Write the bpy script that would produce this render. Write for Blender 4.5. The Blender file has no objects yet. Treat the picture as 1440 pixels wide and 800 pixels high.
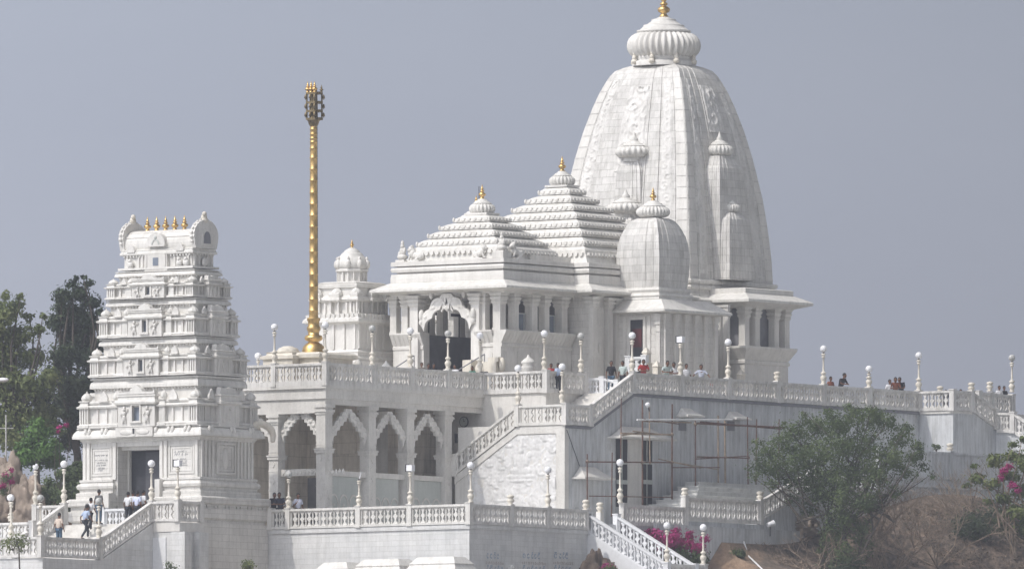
import bpy, bmesh, math, random
from mathutils import Vector, Matrix, noise
R = math.radians
rnd = random.Random(7)
S = bpy.context.scene
COL = S.collection
PI = math.pi
# ---------------------------------------------------------------- camera model (telephoto, level, shifted lens)
F, HH, DD, ZC = 20000.0, 1500.0, 769.23, 36.4
def dep(a, b): return DD - .6*a + .8*b
def A_at(px, b):
    U = (px-720)/F
    return (U*(DD+.8*b)-.6*b)/(.8+.6*U)
def B_at(px, a):
    U = (px-720)/F
    return (U*(DD-.6*a)-.8*a)/(.6-.8*U)
def Z_at(py, a, b): return (HH-py)/F*dep(a, b)-ZC
def PD(px, py, d):
    U = (px-720)/F; X = U*d; Y = d-DD
    return (.8*X-.6*Y, .6*X+.8*Y, (HH-py)/F*d-ZC)

# ---------------------------------------------------------------- mesh builder
class MB:
    def __init__(s): s.v=[]; s.f=[]; s.sm=[]; s.mi=[]; s.uv={}
    def add(s, vs, fs, smooth=False, mi=0, uvs=None):
        o=len(s.v); s.v.extend(vs)
        for i,f in enumerate(fs):
            if uvs: s.uv[len(s.f)] = [uvs[k] for k in f]
            s.f.append([k+o for k in f]); s.sm.append(smooth); s.mi.append(mi)
    def box(s, x0,x1,y0,y1,z0,z1, mi=0):
        if x0>x1:x0,x1=x1,x0
        if y0>y1:y0,y1=y1,y0
        if z0>z1:z0,z1=z1,z0
        s.add([(x0,y0,z0),(x1,y0,z0),(x1,y1,z0),(x0,y1,z0),(x0,y0,z1),(x1,y0,z1),(x1,y1,z1),(x0,y1,z1)],
              [(0,3,2,1),(4,5,6,7),(0,1,5,4),(1,2,6,5),(2,3,7,6),(3,0,4,7)], mi=mi)
    def rings(s, rs, closed=True, cap=True, smooth=False, mi=0, uv=False):
        n=len(rs[0]); vs=[p for r in rs for p in r]; fs=[]
        for i in range(len(rs)-1):
            for k in range(n if closed else n-1):
                k2=(k+1)%n; fs.append((i*n+k,i*n+k2,(i+1)*n+k2,(i+1)*n+k))
        s.add(vs,fs,smooth,mi)
        if cap and closed:
            s.add(list(rs[0]),[tuple(reversed(range(n)))],False,mi); s.add(list(rs[-1]),[tuple(range(n))],False,mi)
    def loft(s, plan, prof, mi=0, cap=True):
        s.rings([[(x,y,z) for x,y in offset(plan,o)] for o,z in prof], cap=cap, mi=mi)
    def lathe(s, cx,cy, prof, n=16, flute=None, smooth=True, mi=0, sx=1, sy=1, rot=0):
        rs=[]
        for j,(r,z) in enumerate(prof):
            ring=[]
            for k in range(n):
                t=2*PI*k/n+rot; rr=r
                if flute: rr=r*(1-flute[1]*(.5-.5*math.cos(flute[0]*t))) if r>flute[2] else r
                ring.append((cx+rr*math.cos(t)*sx, cy+rr*math.sin(t)*sy, z))
            rs.append(ring)
        s.rings(rs, smooth=smooth, mi=mi)
    def poly(s, pts, org, ux, un, th, mi=0):
        """extrude 2D polygon (u,z) along normal un by th; org world, ux unit horizontal dir"""
        f=[(org[0]+u*ux[0], org[1]+u*ux[1], org[2]+z) for u,z in pts]
        g=[(p[0]+un[0]*th,p[1]+un[1]*th,p[2]) for p in f]
        n=len(f); fs=[tuple(range(n,2*n)), tuple(reversed(range(n)))]
        fs+=[(k,(k+1)%n,(k+1)%n+n,k+n) for k in range(n)]
        s.add(f+g,fs,mi=mi)
    def tube(s, p0,p1,r0,r1=None,n=6,mi=0,smooth=True):
        r1=r0 if r1 is None else r1
        a=Vector(p0);b=Vector(p1);d=(b-a)
        if d.length<1e-6:return
        q=d.to_track_quat('Z','Y')
        rs=[]
        for c,r in((a,r0),(b,r1)):
            rs.append([tuple(c+q@Vector((r*math.cos(2*PI*k/n),r*math.sin(2*PI*k/n),0))) for k in range(n)])
        s.rings(rs,smooth=smooth,mi=mi)
    def ball(s, c, r, n=10, m=7, sc=(1,1,1), rz=0, mi=0):
        rs=[]
        for j in range(m+1):
            t=-PI/2+PI*j/m; cr=max(math.cos(t),.02)*r; z=math.sin(t)*r
            ring=[]
            for k in range(n):
                x=cr*math.cos(2*PI*k/n)*sc[0]; y=cr*math.sin(2*PI*k/n)*sc[1]
                ring.append((c[0]+x*math.cos(rz)-y*math.sin(rz), c[1]+x*math.sin(rz)+y*math.cos(rz), c[2]+z*sc[2]))
            rs.append(ring)
        s.rings(rs,smooth=True,mi=mi)
    def build(s, name, mat, parent=None, base=None):
        me=bpy.data.meshes.new(name)
        if base is None:
            if parent is not None: base=parent['_w']
            else:
                xs=[p[0] for p in s.v]; ys=[p[1] for p in s.v]
                base=((min(xs)+max(xs))/2,(min(ys)+max(ys))/2,min(p[2] for p in s.v))
        bx,by,bz=base
        me.from_pydata([(x-bx,y-by,z-bz) for x,y,z in s.v],[],s.f)
        mats=mat if isinstance(mat,(list,tuple)) else [mat]
        for m in mats: me.materials.append(m)
        for p,sm,mi in zip(me.polygons,s.sm,s.mi): p.use_smooth=sm; p.material_index=mi
        if s.uv:
            L=me.uv_layers.new(name='UVMap')
            for fi,us in s.uv.items():
                for li,u in zip(me.polygons[fi].loop_indices,us): L.data[li].uv=u
        me.update()
        o=bpy.data.objects.new(name,me); COL.objects.link(o)
        if parent is not None:
            o.parent=parent; pw=parent['_w']
            o.location=(bx-pw[0],by-pw[1],bz-pw[2])
        else: o.location=base
        o['_w']=[bx,by,bz]
        return o

def offset(plan,o):
    if abs(o)<1e-9: return plan
    n=len(plan); out=[]
    for i in range(n):
        p0=plan[i-1];p=plan[i];p1=plan[(i+1)%n]
        d0=(p[0]-p0[0],p[1]-p0[1]);d1=(p1[0]-p[0],p1[1]-p[1])
        l0=math.hypot(*d0);l1=math.hypot(*d1)
        n0=(d0[1]/l0,-d0[0]/l0);n1=(d1[1]/l1,-d1[0]/l1)
        k=1+n0[0]*n1[0]+n0[1]*n1[1]
        k=max(k,.3)
        out.append((p[0]+o*(n0[0]+n1[0])/k,p[1]+o*(n0[1]+n1[1])/k))
    return out
def rect(x0,x1,y0,y1): return [(x0,y0),(x1,y0),(x1,y1),(x0,y1)]
def crect(cx,cy,wa,wb): return rect(cx-wa,cx+wa,cy-wb,cy+wb)
def ratha(cx,cy,wa,wb,steps):
    """stepped plan: steps [(fa,fb,p)] from outer to inner; each a centred projection p beyond previous"""
    q=[]  # quadrant from +x axis to +y axis
    ps=0; right=[]; top=[]
    for fa,fb,p in steps:
        right.append((wa+ps,fb*wb)); ps+=p; right.append((wa+ps,fb*wb))
    ps=0
    for fa,fb,p in steps:
        top.append((fa*wa,wb+ps)); ps+=p; top.append((fa*wa,wb+ps))
    q=list(reversed(right))+[(wa,wb)]+top
    q1=q; q2=[(-x,y) for x,y in reversed(q)]; q3=[(-x,-y) for x,y in q]; q4=[(x,-y) for x,y in reversed(q)]
    return [(cx+x,cy+y) for x,y in q1+q2+q3+q4]

# ---------------------------------------------------------------- tagging
def tag(o,label=None,cat=None,group=None,kind=None):
    if label:o['label']=label
    if cat:o['category']=cat
    if group:o['group']=group
    if kind:o['kind']=kind
    return o
def thing(name,label,cat,loc,group=None,rz=0):
    o=bpy.data.objects.new(name,None); o.empty_display_size=.2; COL.objects.link(o)
    o.location=loc; o.rotation_euler=(0,0,rz); o['_w']=list(loc)
    return tag(o,label,cat,group)
def dup(root,loc,label,group=None,rz=None,scale=None):
    r=root.copy(); COL.objects.link(r); r.location=loc
    if rz is not None: r.rotation_euler=(0,0,rz)
    if scale: r.scale=scale
    r['label']=label
    if group:r['group']=group
    for ch in list(root.children):
        c=ch.copy(); COL.objects.link(c); c.parent=r
        for g in ch.children:
            d=g.copy(); COL.objects.link(d); d.parent=c
    return r

# ---------------------------------------------------------------- materials
def nodes(name):
    m=bpy.data.materials.new(name); m.use_nodes=True; nt=m.node_tree
    return m,nt,nt.nodes,nt.links,nt.nodes['Principled BSDF']
def ramp(N,L,src,stops):
    r=N.new('ShaderNodeValToRGB'); e=r.color_ramp.elements
    e[0].position,e[0].color=stops[0][0],(*stops[0][1],1)
    e[1].position,e[1].color=stops[-1][0],(*stops[-1][1],1)
    for p,c in stops[1:-1]:
        x=e.new(p); x.color=(*c,1)
    L.new(src,r.inputs[0]); return r
def noi(N,L,vec,scale,detail=4,rough=.55,sc=None):
    if sc:
        mp=N.new('ShaderNodeMapping'); mp.inputs['Scale'].default_value=sc; L.new(vec,mp.inputs[0]); vec=mp.outputs[0]
    t=N.new('ShaderNodeTexNoise'); t.inputs['Scale'].default_value=scale; t.inputs['Detail'].default_value=detail
    t.inputs['Roughness'].default_value=rough; L.new(vec,t.inputs['Vector']); return t.outputs['Fac']
def mix(N,L,fac,a,b,mode='MIX'):
    m=N.new('ShaderNodeMix'); m.data_type='RGBA'; m.blend_type=mode
    for s,v in((m.inputs[0],fac),(m.inputs[6],a),(m.inputs[7],b)):
        if isinstance(v,(int,float)): s.default_value=v
        elif isinstance(v,tuple): s.default_value=(*v,1)
        else: L.new(v,s)
    return m.outputs[2]
def mth(N,L,op,a,b=0):
    m=N.new('ShaderNodeMath'); m.operation=op
    for s,v in((m.inputs[0],a),(m.inputs[1],b)):
        if isinstance(v,(int,float)): s.default_value=v
        else: L.new(v,s)
    return m.outputs[0]
def marble(name,c1=(.77,.748,.708),c2=(.65,.628,.59),streak=.25,brick=None,relief=0,joint=.55,rough=.55,blockvar=.1,uv=False,ribs=None,reliefscale=4.5):
    m,nt,N,L,P=nodes(name)
    tc=N.new('ShaderNodeTexCoord'); ob=tc.outputs['Object']; geo=N.new('ShaderNodeNewGeometry'); pos=geo.outputs['Position']
    f=noi(N,L,pos,.55,6,.6); r=ramp(N,L,f,[(.32,c2),(.6,c1)]); col=r.outputs[0]
    g=noi(N,L,pos,9,3); rg=ramp(N,L,g,[(.3,(.9,.9,.9)),(.65,(1,1,1))]); col=mix(N,L,.7,col,rg.outputs[0],'MULTIPLY')
    if streak:
        t=noi(N,L,pos,1.6,5,.65,(2.2,2.2,.28)); rr=ramp(N,L,t,[(.38,(.62,.62,.60)),(.56,(1,1,1))])
        col=mix(N,L,streak,col,rr.outputs[0],'MULTIPLY')
        t=noi(N,L,pos,.9,6,.7,(1,1,1)); rr=ramp(N,L,t,[(.55,(1,1,1)),(.72,(.72,.70,.66))])
        col=mix(N,L,streak*.9,col,rr.outputs[0],'MULTIPLY')
    hgt=noi(N,L,pos,14,3); bstr=.12; hs=mth(N,L,'MULTIPLY',hgt,.12)
    if brick:
        bw,bh,mo=brick
        if uv: vec=tc.outputs['UV']
        else:
            sx=N.new('ShaderNodeSeparateXYZ'); L.new(pos,sx.inputs[0])
            cx=N.new('ShaderNodeCombineXYZ'); L.new(mth(N,L,'ADD',sx.outputs[0],sx.outputs[1]),cx.inputs[0]); L.new(sx.outputs[2],cx.inputs[1]); vec=cx.outputs[0]
        b=N.new('ShaderNodeTexBrick'); L.new(vec,b.inputs['Vector'])
        b.inputs['Scale'].default_value=1; b.inputs['Brick Width'].default_value=bw; b.inputs['Row Height'].default_value=bh
        b.inputs['Mortar Size'].default_value=mo; b.inputs['Mortar Smooth'].default_value=.3; b.inputs['Bias'].default_value=0
        b.inputs['Color1'].default_value=(1,1,1,1); v=1-blockvar; b.inputs['Color2'].default_value=(v,v,v,1); b.inputs['Mortar'].default_value=(joint,joint,joint*.98,1)
        col=mix(N,L,1.0,col,b.outputs['Color'],'MULTIPLY')
        hs=mth(N,L,'SUBTRACT',hs,mth(N,L,'MULTIPLY',b.outputs['Fac'],.5))
    if ribs:
        w=N.new('ShaderNodeTexWave'); w.bands_direction='X'; w.inputs['Scale'].default_value=ribs; w.inputs['Distortion'].default_value=.0
        sx=N.new('ShaderNodeSeparateXYZ'); L.new(pos,sx.inputs[0]); cx=N.new('ShaderNodeCombineXYZ'); L.new(mth(N,L,'ADD',sx.outputs[0],sx.outputs[1]),cx.inputs[0]); L.new(cx.outputs[0],w.inputs['Vector'])
        rr=ramp(N,L,w.outputs['Fac'],[(.0,(.86,.86,.86)),(.35,(1,1,1))]); col=mix(N,L,.55,col,rr.outputs[0],'MULTIPLY')
    if relief:
        v=N.new('ShaderNodeTexVoronoi'); v.inputs['Scale'].default_value=reliefscale; L.new(pos,v.inputs['Vector'])
        n2=noi(N,L,pos,reliefscale*1.3,4,.6)
        hs=mth(N,L,'ADD',hs,mth(N,L,'MULTIPLY',mth(N,L,'ADD',v.outputs['Distance'],n2),relief))
        rr=ramp(N,L,mth(N,L,'ADD',v.outputs['Distance'],n2),[(.55,(.80,.80,.80)),(.95,(1,1,1))]); col=mix(N,L,.5,col,rr.outputs[0],'MULTIPLY')
    bp=N.new('ShaderNodeBump'); bp.inputs['Strength'].default_value=.5; bp.inputs['Distance'].default_value=.05; L.new(hs,bp.inputs['Height']); L.new(bp.outputs[0],P.inputs['Normal'])
    L.new(col,P.inputs['Base Color']); P.inputs['Roughness'].default_value=rough; P.inputs['Specular IOR Level'].default_value=.3
    return m
def plain(name,c,rough=.6,metal=0,var=.25,scale=6,bump=.0,spec=.3):
    m,nt,N,L,P=nodes(name); geo=N.new('ShaderNodeNewGeometry'); pos=geo.outputs['Position']
    f=noi(N,L,pos,scale,4); r=ramp(N,L,f,[(.3,tuple(x*(1-var) for x in c)),(.7,tuple(min(1,x*(1+var*.5)) for x in c))])
    L.new(r.outputs[0],P.inputs['Base Color']); P.inputs['Roughness'].default_value=rough; P.inputs['Metallic'].default_value=metal; P.inputs['Specular IOR Level'].default_value=spec
    if bump:
        bp=N.new('ShaderNodeBump'); bp.inputs['Strength'].default_value=bump; bp.inputs['Distance'].default_value=.1; L.new(noi(N,L,pos,scale*3,6,.7),bp.inputs['Height']); L.new(bp.outputs[0],P.inputs['Normal'])
    return m
def leafmat(name,c1,c2,c3,tr=.25):
    m,nt,N,L,P=nodes(name); geo=N.new('ShaderNodeNewGeometry'); 
    f=noi(N,L,geo.outputs['Position'],.9,3); r=ramp(N,L,f,[(.3,c1),(.5,c2),(.72,c3)])
    f2=noi(N,L,geo.outputs['Position'],23,2); r2=ramp(N,L,f2,[(.3,(.6,.6,.6)),(.7,(1.0,1.0,1.0))])
    col=mix(N,L,.8,r.outputs[0],r2.outputs[0],'MULTIPLY'); L.new(col,P.inputs['Base Color']); P.inputs['Roughness'].default_value=.6
    P.inputs['Specular IOR Level'].default_value=.2
    t=N.new('ShaderNodeBsdfTranslucent'); L.new(col,t.inputs[0]); ms=N.new('ShaderNodeMixShader'); ms.inputs[0].default_value=tr
    L.new(P.outputs[0],ms.inputs[1]); L.new(t.outputs[0],ms.inputs[2]); L.new(ms.outputs[0],N['Material Output'].inputs[0])
    return m
M={}
M['marble']=marble('white_marble',streak=.28)
M['fine']=marble('carved_marble',relief=.25,streak=.25,reliefscale=7)
M['bright']=marble('polished_marble',c1=(.76,.74,.70),c2=(.68,.66,.62),streak=.38)
M['block']=marble('marble_blocks',brick=(.62,.36,.012),streak=.3,joint=.72,blockvar=.07)
M['shik']=marble('curved_tower_blocks',c1=(.765,.745,.71),c2=(.65,.63,.60),brick=(.60,.42,.015),streak=.45,joint=.70,blockvar=.15,uv=True)
M['shikrel']=marble('carved_tower_band',c1=(.77,.75,.715),c2=(.66,.64,.61),relief=.3,streak=.35,reliefscale=7)
M['terr']=marble('retaining_masonry',c1=(.775,.77,.755),c2=(.66,.665,.66),brick=(.55,.28,.010),streak=.30,joint=.85,blockvar=.08)
M['longw']=marble('long_wall_cladding',c1=(.68,.69,.70),c2=(.57,.585,.60),streak=.6,ribs=1.05)
M['bal']=marble('balustrade_marble',c1=(.78,.76,.73),c2=(.68,.66,.63),streak=.6)
M['cream']=marble('cream_marble',c1=(.78,.73,.64),c2=(.70,.65,.56),streak=.4)
M['inner']=marble('pavilion_inner_stone',c1=(.76,.69,.60),c2=(.64,.58,.50),streak=.5,brick=(1.3,.7,.02),joint=.75)
M['dim']=plain('grey_stone_and_painted_shade',(.22,.22,.24),var=.2,scale=2)  # dark grey; on doorway, niche and interiors it stands in for shade
M['relief']=marble('relief_marble',c1=(.80,.79,.78),c2=(.72,.71,.70),relief=.22,streak=.3,reliefscale=5)
M['gold']=plain('gilded_metal',(.74,.50,.20),rough=.40,metal=1,var=.4,scale=2.5,bump=.06)
M['brass']=plain('aged_brass',(.26,.20,.11),rough=.5,metal=.8,var=.4)
M['globe']=plain('frosted_glass_globe',(.86,.86,.88),rough=.25,var=.06,scale=3)
M['dirtyglobe']=plain('dusty_glass_globe',(.52,.52,.50),rough=.4,var=.35,scale=9)
M['dark']=plain('painted_dark_opening',(.045,.047,.055),rough=.7)  # near-black sheets stand in for the unlit depth behind openings
M['glass']=plain('window_glass',(.20,.23,.28),rough=.15,var=.3,scale=1.5,spec=.6)
M['red']=plain('red_door_cloth',(.10,.02,.025),rough=.8)
M['steelblk']=plain('black_fitting',(.03,.03,.035),rough=.5)
M['rust']=plain('rusty_pole',(.17,.10,.08),rough=.85,var=.5,scale=3)
M['bamboo']=plain('weathered_bamboo',(.36,.28,.21),rough=.85,var=.5,scale=3)
M['pipe']=plain('white_plastic_pipe',(.75,.75,.75),rough=.4,var=.05)
M['darkrock']=plain('rock_painted_dark',(.13,.10,.08),rough=.95,var=.5,scale=1.5,bump=.8)  # rock colour darkened to stand in for a shaded opening
M['rock']=plain('granite_rock',(.33,.27,.22),rough=.9,var=.45,scale=1.2,bump=.6)
M['bark']=plain('tree_bark',(.10,.085,.07),rough=.9,var=.4,scale=8)
M['drybark']=plain('dry_twig_bark',(.27,.21,.16),rough=.9,var=.4,scale=8)
M['skin']=plain('brown_skin',(.17,.085,.05),rough=.6,var=.1)
M['hair']=plain('black_hair',(.012,.011,.011),rough=.5,var=.2)
M['paint']=plain('white_painted_cladding',(.76,.765,.775),rough=.5,var=.06)
M['tileg']=marble('green_inlay_stone',c1=(.56,.58,.55),c2=(.50,.53,.50),streak=.2)
M['cloud_green']=leafmat('foliage_dark',(.045,.068,.04),(.075,.105,.058),(.13,.16,.085))
M['leafmid']=leafmat('foliage_mid',(.13,.17,.065),(.21,.25,.10),(.31,.34,.15),.35)
M['leafbright']=leafmat('foliage_bright',(.07,.14,.035),(.12,.23,.055),(.18,.31,.085))
M['leafolive']=leafmat('foliage_olive',(.085,.12,.055),(.14,.19,.08),(.21,.26,.12),.35)
M['leaflime']=leafmat('foliage_lime',(.10,.14,.04),(.17,.21,.07),(.26,.29,.12))
M['bloom']=leafmat('magenta_bracts',(.30,.015,.12),(.46,.03,.20),(.60,.08,.30),.2)
HAZE=.00020
# ---------------------------------------------------------------- world, sun, camera
W=bpy.data.worlds.new("World"); S.world=W; W.use_nodes=True; nt=W.node_tree; N=nt.nodes; L=nt.links
SUN_EL=R(51); sh=(-math.sin(R(20)),-math.cos(R(20)))
sky=N.new('ShaderNodeTexSky'); sky.sky_type='NISHITA'; sky.sun_disc=False; sky.sun_elevation=SUN_EL
sky.sun_rotation=math.atan2(sh[0],sh[1]); sky.air_density=1.0; sky.dust_density=4.0; sky.ozone_density=1.5; sky.altitude=500
bg=N['Background']; bg.inputs['Strength'].default_value=.15
tc=N.new('ShaderNodeTexCoord'); sx=N.new('ShaderNodeSeparateXYZ'); L.new(tc.outputs['Generated'],sx.inputs[0])
# the hazy lower sky is greyer than the clear-air model gives
hz=ramp(N,L,sx.outputs[2],[(.0,(.79,.82,.97)),(.035,(.78,.81,.955)),(.075,(.62,.665,.79)),(.3,(.92,.94,1.0)),(1.0,(.90,.91,.97))])
bw=N.new('ShaderNodeRGBToBW'); L.new(sky.outputs[0],bw.inputs[0])
grey=mix(N,L,.93,sky.outputs[0],bw.outputs[0])
skyc=mix(N,L,1.0,grey,hz.outputs[0],'MULTIPLY')
# haze glare grows towards the sun's side of the sky
dt=N.new('ShaderNodeVectorMath'); dt.operation='DOT_PRODUCT'; L.new(tc.outputs['Generated'],dt.inputs[0]); dt.inputs[1].default_value=(-.8,-.6,0)
mr=N.new('ShaderNodeMapRange'); mr.inputs[1].default_value=-.06; mr.inputs[2].default_value=.06; mr.inputs[3].default_value=.80; mr.inputs[4].default_value=1.28; L.new(dt.outputs['Value'],mr.inputs[0])
vg=N.new('ShaderNodeVectorMath'); vg.operation='SCALE'; L.new(skyc,vg.inputs[0]); L.new(mr.outputs[0],vg.inputs['Scale']); skyc=vg.outputs[0]
sn_=noi(N,L,tc.outputs['Generated'],9,5,.6,(1,1,4)); rs_=ramp(N,L,sn_,[(.35,(.95,.955,.965)),(.65,(1.0,1.0,1.0))]); skyc=mix(N,L,1.0,skyc,rs_.outputs[0],'MULTIPLY')
vm=N.new('ShaderNodeVectorMath'); vm.operation='SCALE'; vm.inputs['Scale'].default_value=1.31; L.new(skyc,vm.inputs[0]); L.new(vm.outputs[0],bg.inputs['Color'])
sl=bpy.data.lights.new('sun','SUN'); sl.energy=2.25; sl.angle=R(.6); sl.color=(1,.95,.88)
so=bpy.data.objects.new('sun',sl); COL.objects.link(so); so.location=(0,0,60)
sdir=Vector((sh[0]*math.cos(SUN_EL),sh[1]*math.cos(SUN_EL),math.sin(SUN_EL)))
so.rotation_euler=sdir.to_track_quat('Z','Y').to_euler()
cam=bpy.data.cameras.new('camera'); co=bpy.data.objects.new('camera',cam); COL.objects.link(co)
cam.sensor_width=36; cam.sensor_fit='HORIZONTAL'; cam.lens=36*F/1440; cam.shift_y=(HH-400)/1440
cam.clip_start=5; cam.clip_end=9000
co.location=(.6*DD,-.8*DD,-ZC); co.rotation_euler=(R(90),0,math.atan2(.6,.8)); S.camera=co
S.view_settings.view_transform='Standard'; S.view_settings.look='None'; S.view_settings.exposure=0; S.view_settings.gamma=1
S.render.engine='CYCLES'; S.render.resolution_x=1024; S.render.resolution_y=568
S.cycles.max_bounces=6; S.cycles.diffuse_bounces=4; S.cycles.volume_bounces=0; S.cycles.transparent_max_bounces=4

# ---------------------------------------------------------------- key planes (metres)
ZL=-7.85; AC=-5.6
A1=-2.0; B1=B_at(458,A1); B2=B_at(680,A1)           # upper terrace right face
A3=A_at(768,B2); B4=B_at(822,A3)
AR=A_at(795,-2.5); BR=-2.5                            # relief panel plane / long wall plane
B6=B_at(890,AR); B7=B_at(1292,AR)
AL=12.2; BL=-20.0                                     # low terrace
BG=-22.9                                              # gate tower centre
ZRU=Z_at(510,A1,B1)
print('planes',A1,B1,B2,A3,B4,AR,B6,B7,'AL',A_at(660,BL),'ZRU',ZRU,'ZRL',Z_at(708,AL,BL))
AL=A_at(660,BL); ZRL=Z_at(708,AL,BL)

hm=bpy.data.materials.new('air_haze'); hm.use_nodes=True; hn=hm.node_tree; hn.nodes.remove(hn.nodes['Principled BSDF'])
pv_=hn.nodes.new('ShaderNodeVolumePrincipled'); pv_.inputs['Color'].default_value=(.86,.90,1,1); pv_.inputs['Density'].default_value=HAZE; pv_.inputs['Anisotropy'].default_value=.2
hn.links.new(pv_.outputs[0],hn.nodes['Material Output'].inputs['Volume'])
hb=MB(); hb.box(-900,900,-900,900,-42,27); hz_=hb.build('haze',hm); hz_['kind']='stuff'
# ---------------------------------------------------------------- terrain
def smooth(a,b,x):
    t=max(0,min(1,(x-a)/(b-a))); return t*t*(3-2*t)
def terr(a,b):
    base=-38.0
    zw=-8.15+3.2*smooth(6,24,b)
    # inside the built area
    r=0
    if a<AL-1.0: ha=-8.3
    else: ha=zw-.50*max(0,a-AL-.3)-.010*max(0,a-AL)**2
    if a>=AL-1 and b<2: ha-=1.0*(2-b) if b>-8 else 10.0+.3*(-8-b)
    if b<-10 and a<=AL-1: ha=-8.3-smooth(-10,-19,b)*6-.35*max(0,-19-b)
    if b>26: ha-=.35*(b-26)
    if a<-16:
        up=3.8*smooth(-16,-30,a)*smooth(-30,-8,b); ha=max(ha,-9.5)+up if b>-30 else ha
        ha-=.3*max(0,-45-a)
    n=noise.fractal(Vector((a*.12,b*.12,0)),1,2,5)*.9+noise.fractal(Vector((a*.7,b*.7,3)),1,2,4)*.16
    ha+=n*(1 if (a>AL+.8 or a<-16 or b<-30) else 0)
    return max(base,ha)
def axis(lo,hi,step,far):
    xs=[];x=lo
    while x<=hi: xs.append(x); x+=step
    s=step*1.5
    y=hi
    while y<far: y+=s; xs.append(y); s*=1.35
    y=lo;s=step*1.5
    while y>-far: y-=s; xs.insert(0,y); s*=1.35
    return xs
xs=axis(-46,44,.6,6000); ys=axis(-34,50,.6,6000)
g=MB(); vs=[(x,y,terr(x,y)) for y in ys for x in xs]; nx=len(xs)
g.add(vs,[(j*nx+i,j*nx+i+1,(j+1)*nx+i+1,(j+1)*nx+i) for j in range(len(ys)-1) for i in range(nx-1)],smooth=True)
m,nt,N,L,P=nodes('hill_soil'); geo=N.new('ShaderNodeNewGeometry'); pos=geo.outputs['Position']
f=noi(N,L,pos,.22,6,.65); r1=ramp(N,L,f,[(.35,(.13,.115,.10)),(.48,(.24,.185,.145)),(.58,(.40,.27,.18)),(.7,(.46,.33,.23))])
f2=noi(N,L,pos,2.2,6,.7); r2=ramp(N,L,f2,[(.35,(.5,.5,.5)),(.62,(1,1,1))]); col=mix(N,L,.8,r1.outputs[0],r2.outputs[0],'MULTIPLY')
f3=noi(N,L,pos,.6,5,.6); r3=ramp(N,L,f3,[(.5,(0,0,0)),(.62,(1,1,1))]); col=mix(N,L,mth(N,L,'MULTIPLY',r3.outputs[0],.7),col,(.10,.085,.07))
sp_=N.new('ShaderNodeSeparateXYZ'); L.new(pos,sp_.inputs[0])
sb=mth(N,L,'ADD',sp_.outputs[1],mth(N,L,'MULTIPLY',noi(N,L,pos,.35,4),9)); rb=ramp(N,L,mth(N,L,'DIVIDE',sb,30),[(.24,(0,0,0)),(.34,(1,1,1))])
scrub=mix(N,L,1.0,ramp(N,L,noi(N,L,pos,1.1,7,.7),[(.33,(.085,.07,.058)),(.48,(.18,.14,.11)),(.66,(.32,.235,.175))]).outputs[0],r2.outputs[0],'MULTIPLY')
col=mix(N,L,rb.outputs[0],col,scrub)
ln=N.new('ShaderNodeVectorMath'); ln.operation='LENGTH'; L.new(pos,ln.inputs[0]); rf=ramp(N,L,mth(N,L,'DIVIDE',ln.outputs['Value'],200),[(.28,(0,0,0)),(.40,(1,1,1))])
far=ramp(N,L,noi(N,L,pos,.02,5),[(.35,(.32,.33,.32)),(.65,(.44,.44,.43))]); col=mix(N,L,rf.outputs[0],col,far.outputs[0])  # distant ground made paler to bounce light onto the shaded walls
L.new(col,P.inputs['Base Color']); P.inputs['Roughness'].default_value=.95
bp=N.new('ShaderNodeBump'); bp.inputs['Strength'].default_value=.8; bp.inputs['Distance'].default_value=.25; L.new(noi(N,L,pos,3,8,.7),bp.inputs['Height']); L.new(bp.outputs[0],P.inputs['Normal'])
tag(g.build('ground',m),kind='structure')

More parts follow.
